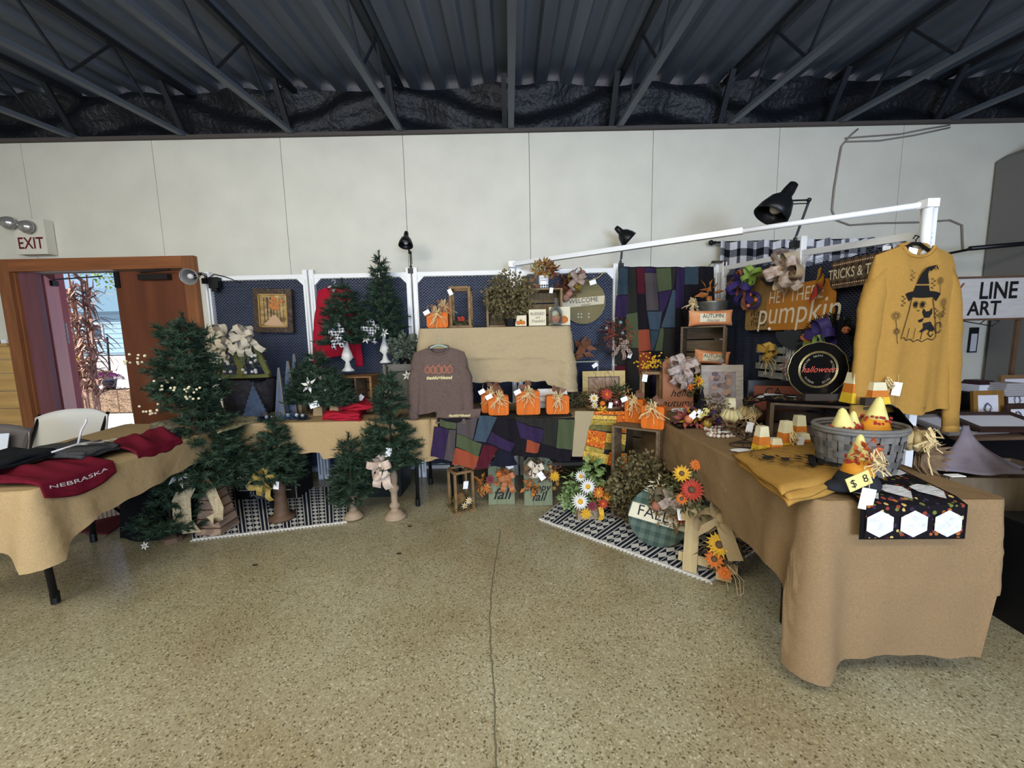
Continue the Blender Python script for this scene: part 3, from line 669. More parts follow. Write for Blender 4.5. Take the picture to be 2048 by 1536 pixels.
def pine_tree(label, base, z0, top, R, tiers=9, mtl=PINE, seed=1, stand=None, droop=.25, group='artificial christmas trees', rough=.2, nl=.05, dens=1, gap=None):
    """base: world foot; z0: where foliage begins above the foot; top: height; R: radius at the bottom"""
    t = thing('christmas_tree', label, 'christmas tree', base, 0, group); rr = random.Random(seed)
    MB().tube([(0, 0, z0 - .03), (0, 0, top)], .010, 7, .004).build('trunk', BARK, t)
    b = MB(); n = 0; H = top - z0
    while n < tiers:
        f = n / tiers; z = z0 + H * f * .97; n += 1
        if gap and gap[0] < f < gap[1]: r = R * .12
        else: r = R * (1 - f) ** PWR[0] * (1 + rr.uniform(-rough, rough) * .5) + .02
        m = max(5, int((7 + 26 * r) * dens))
        for k in range(m):
            a = 2 * PI * (k + rr.random() * .8) / m + n; L = r * rr.uniform(1 - rough, 1.08)
            d = Vector((math.cos(a), math.sin(a), rr.uniform(.1, .45) - droop * (1 - f))).normalized(); p0 = Vector((0, 0, z + rr.uniform(-.03, .03)))
            needles(b, p0 + d * L * .2, d, L * .8, max(8, int(L * 260 * dens)), nl, rr)
            for s in range(2 if L > .12 else 1):
                q = p0 + d * L * rr.uniform(.45, .85); a2 = a + rr.choice((-1, 1)) * rr.uniform(.4, .9)
                d2 = Vector((math.cos(a2), math.sin(a2), rr.uniform(0, .6))).normalized(); needles(b, q, d2, L * .35 + .02, max(6, int(L * 110 * dens)), nl * .9, rr)
    needles(b, Vector((0, 0, top - .06)), (0, 0, 1), .08, 40, nl * .8, rr)
    b.build('foliage', mtl, t, kind='stuff')
    return t
def bow(par, c, s, m, loops=6, tails=2, tl=.2, tilt=0, name='bow', w=.05, m2=None, seed=0, tm=None):
    """ribbon bow facing -y round the local point c; s = loop length"""
    rr = random.Random(seed); c = Vector(c); b = MB()
    for k in range(loops):
        a = 2 * PI * k / loops + .35 + tilt; L = s * rr.uniform(.8, 1.1); dp = Vector((0, -1, 0)); ra = Vector((math.cos(a), -rr.uniform(0, .75), math.sin(a))).normalized(); sd = ra.cross(dp)
        b.cur = k % 2 if m2 else 0
        pts = [c + ra * (L * .5 * (1 - math.cos(u))) + dp * (.02 + L * .42 * math.sin(u) * (1 if u < PI else 1) + .0) for u in [2 * PI * i / 12 for i in range(13)]]
        if k % 2:
            pe = Vector((-math.sin(a), 0, math.cos(a))); pts = [c + ra * (L * .5 * (1 - math.cos(u))) + pe * (L * .30 * math.sin(u)) + dp * .025 for u in [2 * PI * i / 14 for i in range(15)]]; b.ribbon(pts, w * 1.15, dp * .85 + pe * .45 + Vector((0, 0, -.35))); continue
        b.ribbon(pts, w * 1.1, sd + dp * .2)
    for k in range(tails):
        a = -PI / 2 + (k - (tails - 1) / 2) * .55 + rr.uniform(-.1, .1); L = tl * rr.uniform(.85, 1.1); b.cur = k % 2 if m2 else 0
        pts = [c + Vector((math.cos(a) * L * i / 8, -.03 - .015 * math.sin(i * 1.3), math.sin(a) * L * i / 8)) for i in range(9)]
        b.ribbon(pts, w, Vector((math.sin(-a), .15, math.cos(a))).normalized() if True else 0, w * 1.1)
    b.cur = 0; b.ball(c + Vector((0, -.035, 0)), w * .45, 8)
    return b.build(name, [m, m2] if m2 else m, par, smooth=True)
def sprigs(par, c, R, n, m, L=.05, W=.02, name='foliage', seed=0, sy=.6, stuff=True, out=.6, sz=1, shell=.3):
    rr = random.Random(seed); c = Vector(c); b = MB()
    for i in range(n):
        d = Vector((rr.gauss(0, 1), rr.gauss(0, 1), rr.gauss(0, 1))).normalized(); q = rr.uniform(shell, 1)
        p = c + Vector((d.x * R * q, d.y * R * sy * q, d.z * R * sz * q)); dd = d * out + Vector((rr.uniform(-1, 1), rr.uniform(-1, 1), rr.uniform(-1, 1))) * .8
        b.leaf(p, dd, L * rr.uniform(.7, 1.2), W * rr.uniform(.8, 1.2), (rr.uniform(-1, 1), rr.uniform(-1, 1), rr.uniform(-.3, 1)))
    return b.build(name, m, par, kind='stuff' if stuff else None)
def flower(par, c, R, mp_, mc, n=14, rows=1, face=(0, -1, .2), name='flower', cr=.3, W=.32):
    f = Vector(face).normalized(); a = f.orthogonal().normalized(); b_ = f.cross(a); c = Vector(c); m = MB()
    for rw in range(rows):
        for k in range(n):
            an = 2 * PI * (k + rw * .5) / n; d = a * math.cos(an) + b_ * math.sin(an) + f * (.12 + .25 * rw); m.leaf(c + f * .004 * rw, d, R * (1 - .22 * rw), R * W, f)
    o = m.build(name, mp_, par)
    MB().ball(c + f * .008, R * cr, 10).build('flower_centre', mc, o, smooth=True); return o
def twigs(par, c, R, n, m=TWIG, name='twigs', seed=0, r=.002, up=0, sy=.6):
    rr = random.Random(seed); b = MB(); c = Vector(c)
    for i in range(n):
        d = Vector((rr.gauss(0, 1), rr.gauss(0, 1) * sy, rr.gauss(0, 1) + up)).normalized(); k = Vector((rr.uniform(-1, 1), 0, rr.uniform(-1, 1))) * R * .2
        b.tube([c, c + d * R * .55 + k, c + d * R * rr.uniform(.7, 1.1)], r, 3, r * .5)
    return b.build(name, m, par, kind='stuff')
def raffia_bow(par, c, s, seed=0, n=14):
    rr = random.Random(seed); b = MB(); c = Vector(c)
    for i in range(n):
        a = rr.uniform(-.3, PI + .3); L = s * rr.uniform(.5, .8); d = Vector((math.cos(a), -.3, math.sin(a)))
        b.tube([c, c + d * L * .6 + Vector((0, -.01, .02)), c + d * L * .5 + Vector((rr.uniform(-.02, .02), -.03, -.01)), c], .0022, 4)
    for i in range(n):
        a = -PI / 2 + rr.uniform(-1.1, 1.1); L = s * rr.uniform(.8, 1.5); 
        pts = [c + Vector((math.cos(a) * L * t + rr.uniform(-.012, .012), -.018 - .008 * math.sin(t * 6), math.sin(a) * L * t)) for t in (0, .25, .5, .75, 1)]
        b.tube(pts, .0024, 4)
    return b.build('raffia_bow', RAFFIA, par, kind='stuff')
def candlestick(par, H, R, m, sx=1):
    pr = [(R, 0), (R, .012), (R * .92, .025), (R * .72, .04), (R * .6, .055), (R * .45, .07), (R * .32, H * .30), (R * .42, H * .36), (R * .28, H * .42), (R * .36, H * .55), (R * .42, H * .75), (R * .30, H * .85), (R * .42, H * .9), (R * .5, H * .96), (R * .5, H)]
    b0 = .055; fr = [(.42, 0), (.30, .04), (.46, .09), (.46, .13), (.28, .17), (.30, .38), (.44, .44), (.46, .48), (.28, .53), (.34, .58), (.38, .72), (.27, .82), (.44, .87), (.46, .90), (.30, .93), (.50, .97), (.50, 1)]
    pr = [(R, 0), (R, .010), (R * .96, .018), (R * .80, .022), (R * .80, .030), (R * .62, .042), (R * .46, b0)] + [(R * r, b0 + (H - b0) * z) for r, z in fr]
    return MB().lathe(pr, n=22, sx=sx).build('candlestick', m, par, smooth=True)
TAUPE = mat('taupe_painted_wood', (172, 146, 116), .7, noise=.1, scale=10)
BROWNW = mat('brown_turned_wood', (104, 76, 54), .6, noise=.2, scale=10)

# big tree at the left, with its wooden obelisk foot and gold bow
bt = onz(436, 1058, .012)
T = pine_tree('tallest dark green tree, rising from the floor in front of the brown door', bt, .36, 1.0, .33, 9, seed=3, droop=.15, rough=.3, nl=.055, dens=1.2)
b = MB(); b.box((0, 0, .19), (.19, .19, .38), taper=.42); b.build('wooden_foot', mat('striped_wood_foot', (160, 130, 106), .7, noise=.25, scale=9, kind='wave', stretch=(.3, .3, 3)), T)
for k in range(5): MB().box((0, 0, .05 + k * .065), (.192 - k * .018, .192 - k * .018, .006)).build('foot_groove', BROWNW, T)
GOLDR = fabric('gold_sequin_ribbon', (176, 150, 110), c2=(222, 204, 160), scale=70, noise=.3)
b = MB(); b.ribbon([(-.05, -.10, .44), (-.09, -.17, .30), (-.10, -.17, .15), (-.06, -.15, .05)], .13, (1, 0, .1)); b.ribbon([(.02, -.12, .44), (.10, -.15, .36), (.15, -.16, .22), (.12, -.14, .12), (.07, -.13, .17)], .07, (.9, .1, .4)); b.build('gold_ribbon', GOLDR, T, smooth=True)
def poinsettia(par, c, s, face=(0, -1, .2)):
    o = flower(par, c, s, WHITEP, mat('gold_bead', (196, 160, 70), .3, .4), 6, 1, face, 'white_poinsettia', .16, .36); return o
poinsettia(T, (-.03, -.22, .50), .10)
PWR[0] = .38
tt = pine_tree('upper dark green tree with cream berries, behind the tallest one on the left', Vector((ony(372, 700, 2.62).x, 2.62, .752)), .22, .80, .18, 9, seed=5, rough=.35, dens=1.3)
PWR[0] = .7
MB().lathe([(.07, 0), (.06, .02), (.02, .03), (.018, .26)], n=12).build('stand', BROWNW, tt, smooth=True)
CRB = mat('cream_berry', (236, 222, 176), .5)
def berries(par, pts, r=.008, m=CRB, name='berry_sprig'):
    b = MB()
    for p in pts: b.ball(p, r, 6)
    return b.build(name, m, par, kind='stuff')
rr = random.Random(4)
for cx_, cz_ in ((-.20, .52), (-.14, .20), (-.02, .36), (.14, .3)):
    berries(tt, [(cx_ + rr.uniform(-.06, .06), -.16 + rr.uniform(-.03, .03), cz_ + rr.uniform(-.04, .04)) for _ in range(12)])
# small floor tree near the door
s1 = onz(326, 1092, 0)
T = pine_tree('low dark green tree on the bare floor, leftmost of all', s1 + Vector((0, .08, 0)), .05, .40, .22, 6, PINE, seed=8, droop=-.1, rough=.35)
b = MB(); b.lathe([(.07, 0), (.06, .03), (.02, .05)], n=12); b.build('stand', BROWNW, T)
poinsettia(T, (.02, -.22, .08), .03)
# tree with mustard bow on a brown pedestal
s2 = onz(565, 1036, .013)
T = pine_tree('green tree with mustard gold bow on a brown turned pedestal', s2, .33, .80, .18, 9, seed=11, dens=1.15)
b = MB(); b.lathe([(.095, 0), (.095, .02), (.06, .03), (.05, .06), (.038, .2), (.045, .26), (.05, .33)], n=22); b.build('pedestal', BROWNW, T, smooth=True)
bow(T, (-.03, -.10, .36), .10, mat('mustard_ribbon', (176, 146, 62), .6), 6, 2, .16, w=.035, seed=4)
price_tag(T, .07, -.15, .32, .04)
berries(T, [(-.22 + .015 * i, -.12, .37 + .006 * math.sin(i * 2)) for i in range(8)], .007)
# small tree on wooden candlestick
s3 = onz(708, 1034, .013)
T = pine_tree('small green tree on a short pale wooden candlestick', s3, .17, .64, .155, 8, seed=13, dens=1.1)
candlestick(T, .17, .072, TAUPE)
# slim tall tree with cream bow
s4 = onz(791, 1034, .002)
T = pine_tree('slim green tree with a cream patterned bow on a tall wooden candlestick', s4, .42, 1.16, .205, 12, seed=17, dens=1.1, gap=(.46, .53))
candlestick(T, .44, .085, TAUPE)
CRP = fabric('cream_print_ribbon', (226, 208, 186), c2=(196, 160, 140), scale=26)
bow(T, (-.03, -.13, .47), .10, CRP, 5, 2, .2, w=.055, seed=2)
price_tag(T, .03, -.16, .56, .045)
# trees on the table
WHC = mat('chipped_white_wood', (226, 222, 212), .6, noise=.15, scale=24)
p = Vector((ony(697, 750, 3.42).x, 3.42, 1.10)); T = pine_tree('bushy green tree on the shorter white candlestick, before the red shirt', p, .27, .78, .22, 9, seed=21)
def white_stick(par, H, R):
    o = MB().lathe([(R, 0), (R, .01), (R * .55, H * .12), (R * .4, H * .22), (R * .3, H * .3), (R * .95, H * .42), (R * .8, H * .55), (R * .42, H * .75), (R * .3, H * .88), (R * .4, H)], n=24, lobes=8, la=.12).build('candlestick', WHC, par, smooth=True); return o
white_stick(T, .28, .055)
BWR = plaid('black_white_ribbon', (20, 20, 22), (222, 222, 222), 40)
bow(T, (0, -.13, .33), .09, BWR, 5, 2, .13, w=.035, seed=6)
poinsettia(T, (.02, -.15, .27), .045)
p = Vector((ony(771, 727, 3.56).x, 3.56, 1.16)); T = pine_tree('taller green tree on the slender white candlestick, against the mesh', p, .26, .98, .185, 11, seed=22, mtl=PINE)
white_stick(T, .26, .05)
bow(T, (-.06, -.13, .3), .09, BWR, 5, 2, .12, w=.035, seed=7)
for x, z in ((.06, .27), (-.1, .22), (-.02, .31)): poinsettia(T, (x, -.17, z), .045)
q = ony(812, 728, 3.5); T = thing('greenery_bunch', 'leafy grey green bunch behind the brown sweatshirt', 'greenery', (q.x, 3.5, 1.12)); 
sprigs(T, (0, 0, .16), .15, 500, mat('eucalyptus_leaf', (66, 82, 66), .6, c2=(112, 122, 100), scale=20), .05, .03, seed=3); MB().lathe([(.05, 0), (.06, .08), (.055, .08)], n=14).build('pot', DARK, T)
for i, (x, ytop, ybot, Y, R_, lb) in enumerate(((640, 700, 826, 3.2, .22, 'wide green tree standing on the table left of the crate'), (672, 745, 822, 3.12, .15, 'little green tree on the table right beside the wooden crate'), (600, 730, 826, 3.34, .12, 'narrow green tree between the blue wooden trees and the wide tree'))):
    p = Vector((ony(x, ybot, Y).x, Y, .752)); h = ony(x, ytop, Y).z - .752; T = pine_tree(lb, p, .10, h, R_, 8, seed=30 + i, dens=1.0, droop=.1)
    b = MB(); b.box((0, 0, .055), (.08, .08, .11), taper=.75); b.build('burlap_foot', BURLAP, T)
    if i == 0:
        poinsettia(T, (.02, -.17, .27), .07); poinsettia(T, (.1, -.14, .2), .06); price_tag(T, .06, -.2, .12, .05, ry=1.3)
# green wooden tree frames with big cream bows
GRW = mat('green_painted_wood', (112, 112, 48), .6, noise=.2, scale=9)
CRM = fabric('cream_satin_ribbon', (214, 200, 172), rough=.5, noise=.12, scale=20)
for i, (x, lb, sd) in enumerate(((462, 'left green wooden tree frame under a cream bow', 1), (508, 'right green wooden tree frame under a cream bow, clear of the bucket', 2))):
    p = ony(x, 752, 3.35); T = thing('tree_frame', lb, 'decoration', (p.x, 3.35 + i * .0, 1.065), (.1 if i else -.1), 'green wooden tree frames with cream bows')
    MB().box((0, 0, .015), (.26, .05, .03)).build('frame_base', GRW, T)
    for s in (-1, 1): MB().bar((s * .12, 0, .03), (s * .012, 0, .33), .026, .04).build('frame_side', GRW, T)
    bow(T, (0, -.05, .36), .11, CRM, 8, 4, .2, w=.045, seed=sd)
    b = MB(); [b.ball((rr.uniform(-.06, .06), -.06, .1 + rr.uniform(-.05, .1)), .014, 6) for _ in range(9)]; b.build('white_flower', WHITEP, T, kind='stuff')
    sprigs(T, (0, -.03, .22), .12, 90, mat('grey_leaf', (92, 100, 76), .7), .05, .018, seed=sd)
p = ony(497, 825, 3.30); bk_ = thing('dark_bucket', 'dark felt bucket carrying the green tree frames behind the blue tree', 'bucket', (p.x - .02, 3.36, .752))
b = MB(); b.lathe([(.17, 0), (.19, .02), (.215, .30), (.205, .305), (.18, .03)], n=30, sy=.85); b.build('bucket_body', fabric('charcoal_felt', (62, 58, 60), noise=.3, scale=30), bk_, smooth=True); MB().box((0, 0, .298), (.40, .3, .015)).build('lid_board', DARK, bk_)
# blue tree cut-out, blue wooden trees
BLW = mat('blue_grey_wood', (94, 104, 126), .7, noise=.25, scale=10, stretch=(5, 1, .6))
p = ony(505, 826, 3.08); T = thing('blue_tree', 'flat scalloped blue tree leaning on the dark bucket', 'decoration', (p.x - .03, 3.16, .752), 0, None, -.02)
pts = [(-.10, 0)]; 
for k in range(7): pts += [(-.10 + k * .014, .03 + k * .036), (-.085 + k * .014, .045 + k * .036)]
pts += [(0, .30)] + [(-x, z) for x, z in pts[::-1]]
MB().prism(pts, -.008, .008).build('tree_board', mat('dusty_blue_paint', (84, 98, 120), .8, noise=.2, scale=30), T)
for i, (x, yt, w_, lb) in enumerate(((565, 735, .055, 'slim blue grey wooden cone tree, tallest of three'), (584, 722, .075, 'blue grey wooden cone tree with wider base'), (597, 708, .07, 'blue grey wooden cone tree nearest the pine, with its tip highest'))):
    Y = 3.16 + .13 * i; p = Vector((ony(x, 826, Y).x, Y, .752)); h = ony(x, yt, Y).z - .752; T = thing('wood_cone_tree', lb, 'decoration', p, .2 * i, 'blue grey wooden cone trees')
    b = MB(); b.box((0, 0, h / 2), (w_ * 1.5, w_ * 1.5, h), taper=.12); b.build('cone_body', BLW, T)
    MB().bar((w_ * .76, -w_ * .76, 0), (.006, -.006, h), .006).build('edge_trim', mat('weathered_edge', (150, 132, 90), .8), T)
# low greenery piece with cream bow at the panel's left post
p = ony(428, 835, 3.05); T = thing('green_wreath_stand', 'frosted pine spray with cream and white bows, lowest beside the door', 'decoration', (p.x, 3.02, .752))
MB().box((0, 0, .02), (.26, .05, .04)).build('stand_base', GRW, T); MB().bar((.10, 0, .03), (.02, 0, .26), .022, .04).build('frame_side', GRW, T); MB().bar((-.10, 0, .03), (-.02, 0, .26), .022, .04).build('frame_side', GRW, T)
b = MB(); rr = random.Random(9)
for k in range(26):
    a = rr.uniform(PI * 1.05, PI * 1.95); d = Vector((math.cos(a), -.4, math.sin(a))); needles(b, Vector((rr.uniform(-.05, .05), -.06, .20)), d, .1, 12, .05, rr, .003)
b.build('frosted_pine', mat('frosted_needles', (140, 150, 128), .7), T, kind='stuff')
bow(T, (-.02, -.1, .26), .09, CRM, 6, 1, .08, w=.05, seed=3)
for x, z in ((.03, .28), (.08, .33), (-.09, .17), (.06, .19)): MB().ball((x, -.13, z), .03, 10, 1, .8, .8).build('cotton_boll', WHITEP, T, smooth=True)

# crate and grey frame on the table
def crate(name, label, loc, w, d, h, rz=0, m=WOOD, open_='front', slats=4, group=None, th=.012, cat='crate', back=True, endslats=True):
    """wooden crate lying on its side, open to the viewer (front) or upwards"""
    t = thing(name, label, cat, loc, rz, group)
    if open_ == 'front':
        for s in (-1, 1):
            MB().box((s * (w / 2 - .009), 0, h / 2), (.018, d, h)).build('end_board', m, t)
        for zz in (th / 2, h - th / 2):
            n = slats
            for k in range(n): MB().box((0, -d / 2 + d * (k + .5) / n, zz), (w - .038, d / n - .007, th)).build('slat', m, t)
        for k in range(slats):
            if back: MB().box((0, d / 2 + th / 2 + .0005, h * (k + .5) / slats), (w, th, h / slats - .012)).build('slat', m, t)
    return t
cr = crate('wooden_crate', 'brown wooden crate on the table behind the folded red shirts', Vector((ony(712, 812, 3.4).x, 3.42, .752)), .39, .28, .31, 0, mat('amber_crate_wood', (140, 96, 48), .7, noise=.25, scale=5, kind='noise', stretch=(1, 1, 5)))
MB().box((.05, 0, .155), (.012, .25, .28)).build('divider', WOOD, cr)
p = ony(793, 826, 3.24); T = thing('window_frame', 'weathered grey wooden window frame standing behind the slim tree', 'frame', (p.x + .03, 3.42, .752))
GRYW = mat('weathered_grey_wood', (112, 106, 98), .8, noise=.2, scale=8, stretch=(1, 1, 5))
hh = .40
for s in (-1, 1): MB().box((s * .15, 0, hh / 2), (.06, .03, hh)).build('stile', GRYW, T)
for zz in (.03, hh - .03): MB().box((0, 0, zz), (.24, .03, .06)).build('rail', GRYW, T)
MB().box((0, .02, hh / 2), (.28, .01, .34)).build('back_panel', mat('grey_green_panel', (92, 92, 78), .8), T)
poinsettia(T, (.04, -.03, .3), .05)
# ornaments: denim rag flowers, tags
DEN = [fabric('denim_dark', (42, 56, 86)), fabric('denim_mid', (76, 100, 134)), fabric('denim_light', (116, 146, 186)), fabric('denim_grey', (70, 84, 104))]
dn = ['dark denim rag ornament furthest left by the green stand', 'grey denim rag ornament with yellow button centre', 'pale blue denim rag ornament second from right', 'small light blue denim rag ornament in front', 'mid blue denim rag ornament nearest the red shirts', 'blue denim rag ornament lying behind the pale one']
for i, (x, y, m_, R_) in enumerate(((492, 832, 0, .07), (522, 834, 3, .075), (572, 828, 2, .075), (548, 842, 1, .05), (606, 836, 3, .07), (585, 842, 1, .06))):
    q = onz(x, y, .752); T = thing('denim_ornament', dn[i], 'ornament', (max(q.x, -2.06) * (3.02 / max(q.y, 3.0)), 2.985 + .03 * (i % 3), .752), rnd.uniform(0, 3), 'denim rag ornaments on the table')
    b = MB()
    for L_ in range(4):
        n = 9
        for k in range(n):
            a = 2 * PI * (k + .5 * L_) / n; b.leaf((0, 0, .004 + .008 * L_), (math.cos(a), math.sin(a), .1 + .15 * L_), R_ * (1 - .18 * L_), R_ * .5)
    b.build('petals', DEN[m_], T); MB().ball((0, 0, .03), .014, 8).build('button', [WHITE, YELP][i == 1], T)
    MB().tube([(0, 0, .03), (.03, .02, .06), (.06, .04, .05), (.05, .05, .03)], .0015, 4).build('hanging_wire', BLACKM, T)
q = onz(640, 846, .752)
# table runners at the corner of the left table
RB = floral('blue_cream_print', (150, 140, 112), [(206, 196, 160), (46, 58, 86), (120, 128, 130), (60, 66, 80), (222, 206, 150)], 46)
RB2 = floral('navy_stripe_print', (44, 52, 76), [(190, 186, 164), (30, 36, 56), (130, 136, 146), (210, 200, 160)], 60)
def runner(name, label, m, c0, c1, c2, c3, z, cat='table runner', group=None, t_=.006, nu=14, nv=8, wav=.004, border=None):
    c = (Vector(c0) + Vector(c1) + Vector(c2) + Vector(c3)) / 4
    f = lambda u, v: ((Vector(c0) * (1 - u) + Vector(c1) * u) * (1 - v) + (Vector(c3) * (1 - u) + Vector(c2) * u) * v) - c + Vector((0, 0, wav * math.sin(u * 13 + v * 5)))
    o = MB().slab(f, nu, nv, t_, nrm=(0, 0, 1)).build(name, m, None, smooth=False); o.location = c
    return tag(o, label, cat, group)
ZR = .753
P_ = lambda x, y, z=ZR: Vector((*onz(x, y, z).xy, z))
runner('table_runner', 'folded blue and cream printed runner at the back corner of the left table', RB, P_(296, 872), P_(380, 850), P_(380, 832), P_(300, 848), ZR + .004, group='printed runners on the left table')
runner('table_runner', 'navy and cream striped runner lying next to the maroon shirt', RB2, P_(268, 885), P_(360, 876), P_(370, 855), P_(276, 870), ZR + .016, group='printed runners on the left table')
runner('table_runner', 'beige printed runner hanging under the big tree at the table corner', floral('tan_print', (196, 182, 130), [(60, 64, 76), (220, 206, 150), (150, 140, 110)], 50), P_(440, 866) - Vector((0, .02, .0)), P_(520, 840), P_(500, 828), P_(420, 850), ZR + .004, group='printed runners on the left table')
q = onz(560, 846, .752)

# ---------------------------------------------------------------- helpers for the wares
def rrect(w, h, r, n=4, x0=0, z0=0):
    P = []
    for cx_, cz_, a0 in ((w / 2 - r, r, -PI / 2), (w / 2 - r, h - r, 0), (-w / 2 + r, h - r, PI / 2), (-w / 2 + r, r, PI)):
        for k in range(n + 1): a = a0 + PI / 2 * k / n; P.append((x0 + cx_ + r * math.cos(a), z0 + cz_ + r * math.sin(a)))
    return P
def ell(cx_, cz_, a, b, n=24, a0=0, a1=2 * PI): return [(cx_ + a * math.cos(a0 + (a1 - a0) * k / n), cz_ + b * math.sin(a0 + (a1 - a0) * k / n)) for k in range(n + (0 if a1 - a0 >= 2 * PI - 1e-6 else 1))]
def frame(t, w, h, bw, d, m, panel, name='frame_side', pd=.6):
    for s in (-1, 1): MB().box((s * (w / 2 - bw / 2), 0, h / 2), (bw, d, h)).build(name, m, t)
    for z in (bw / 2, h - bw / 2): MB().box((0, 0, z), (w - 2 * bw, d, bw)).build(name, m, t)
    return MB().box((0, d * .2, h / 2), (w - 2 * bw, d * pd, h - 2 * bw)).build('picture', panel, t)
def wood_pumpkin(label, x0, y0, x1, y1, Y, z=.753, depth=.09, rz=0, tagd=True, seed=0, group='orange wooden block pumpkins', leaf=True):
    b_, w_, h_ = spot(x0, y0, x1, y1, Y=Y); b_.z = z if z is not None else b_.z
    t = thing('wooden_pumpkin', label, 'wooden pumpkin', b_, rz, group); rr = random.Random(seed)
    MB().prism(rrect(w_, h_, .018), -depth / 2, depth / 2).build('block', ORANGEW, t)
    b = MB(); b.tube([(0, 0, h_ - .005), (.006, 0, h_ + .03), (.014, -.005, h_ + .05)], .012, 7, .009); b.build('stem', BROWNW, t)
    raffia_bow(t, (0, -depth / 2 - .012, h_ - .005), .09, seed, 12)
    if leaf:
        for k in range(3):
            o = MB(); a = rr.uniform(.4, 2.7); o.leaf((0, 0, h_ + .01), (math.cos(a), -.3, math.sin(a) * .8), .09, .045, (0, 1, 0)); o.build('leaf', mat('dusty_rose_leaf', (150, 108, 84), .6, c2=(120, 70, 50), scale=24), t)
    if tagd: price_tag(t, -w_ * .45, -depth / 2 - .03, h_ + .0, .035, ry=1.1)
    return t
def shirt(name, label, loc, w, h, m, neck=.085, sleeve=.8, rz=0, sl_w=.075, d=.05, group=None, spread=.12, seed=0, slv_len=None, flip=None):
    """a long-sleeved top hanging from z=h down to z=0; front towards -y"""
    t = thing(name, label, 'shirt', loc, rz, group); rr = random.Random(seed); hw = w / 2
    def zt(x, front):
        ax = abs(x); s = h - .34 * max(0, ax - neck)
        if ax < neck: s = h - (.05 if front else .012) * math.sqrt(max(0, 1 - (ax / neck) ** 2))
        return s
    def fold(x, v): return .009 * math.sin(x * 34 + 2.5 * v + seed) * v + .006 * math.sin(x * 75 + seed) * v * v
    def f(u, v):
        a = 2 * PI * u; c_, s_ = math.cos(a), math.sin(a); x = hw * (.84 + .16 * math.sin(min(1, v / .24) * PI / 2)) * (1 - .07 * math.sin(v * PI) + .02 * v) * (abs(c_) ** .8) * (1 if c_ > 0 else -1)
        dd = .012 + (d - .012) * min(1, v * 5) ** .5; y = -dd * (abs(s_) ** .7) * (1 if s_ > 0 else -1)
        z = zt(x, s_ > 0) * (1 - v) + (.012 * math.sin(x * 20 + seed)) * v
        return (x, y - (fold(x, v) if s_ > 0 else 0), z)
    MB().grid(f, 64, 22).build('body', m, t, smooth=True)
    b = MB(); pts = [(neck * math.cos(a), -.018 if math.sin(a) < 0 else .008, h - .002 + (.053 if math.sin(a) < 0 else .014) * math.sin(a)) for a in [2 * PI * k / 28 for k in range(29)]]
    b.tube(pts, .009, 6, cap=False); b.build('collar', m, t, smooth=True)
    L = slv_len or h * sleeve
    for s in (-1, 1):
        sh = Vector((s * (hw - .055), 0, h - .28 * (hw - neck) - .075)); el = sh + Vector((s * spread * .55, -.015, -L * .5)); wr = sh + Vector((s * spread * .8, -.03, -L))
        pts = []; n = 12
        for k in range(n + 1): u = k / n; pts.append(sh * (1 - u) ** 2 + el * 2 * u * (1 - u) + wr * u * u)
        b = MB(); V = []; N_ = 14
        for k, p in enumerate(pts):
            r = sl_w * (1 - .42 * k / n) * (.72, .9)[k] if k < 2 else sl_w * (1 - .42 * k / n) * (1 + .05 * math.sin(k * 2.3 + seed + s))
            for j in range(N_): a = 2 * PI * j / N_; V.append(p + Vector((r * math.cos(a), .55 * r * math.sin(a), r * math.cos(a) * s * -1.1 * (1 - k / n) ** 2 + .004 * math.sin(k * 3 + j))))
        b.add(V, [(k * N_ + j, k * N_ + (j + 1) % N_, (k + 1) * N_ + (j + 1) % N_, (k + 1) * N_ + j) for k in range(n) for j in range(N_)] + [tuple(range(n * N_, (n + 1) * N_)), tuple(range(N_))[::-1]])
        so = b.build('sleeve', m, t, smooth=True)
        MB().lathe([(sl_w * .60, .0), (sl_w * .52, .055)], (wr.x, wr.y, wr.z - .03), 14, 1, .6).build('cuff', m, so, smooth=True)
    def on(x, y, z):  # drape a flat print on the chest
        c_ = min(1, abs(x) / hw); v = max(0, min(1, 1 - z / h))
        return (x, -d * max(0, 1 - c_ ** (1 / .8 * 2)) ** .35 * 1.0 - fold(x, v) - .004, z)
    def hem():
        MB().grid(lambda u, v: ((f(u, .965 + .035 * v)[0] * 1.01, f(u, .965 + .035 * v)[1] * 1.06, f(u, .965 + .035 * v)[2])), 64, 1).build('hem_band', m, t, smooth=True)
    hem(); return t, on
def hanger(t, h, w, m, hook=.06):
    b = MB(); pts = [(-w / 2, 0, h - .055), (-w * .3, 0, h - .02), (-.02, 0, h + .012), (.02, 0, h + .012), (w * .3, 0, h - .02), (w / 2, 0, h - .055)]
    b.tube(pts, .008, 8); b.tube([(0, 0, h + .01), (0, 0, h + .03), (.018, 0, h + .045), (.015, 0, h + hook), (-.005, 0, h + hook + .006), (-.016, 0, h + hook - .01)], .003, 6); return b.build('hanger', m, t, smooth=True)
def tee(M, P): M.map(P); return M

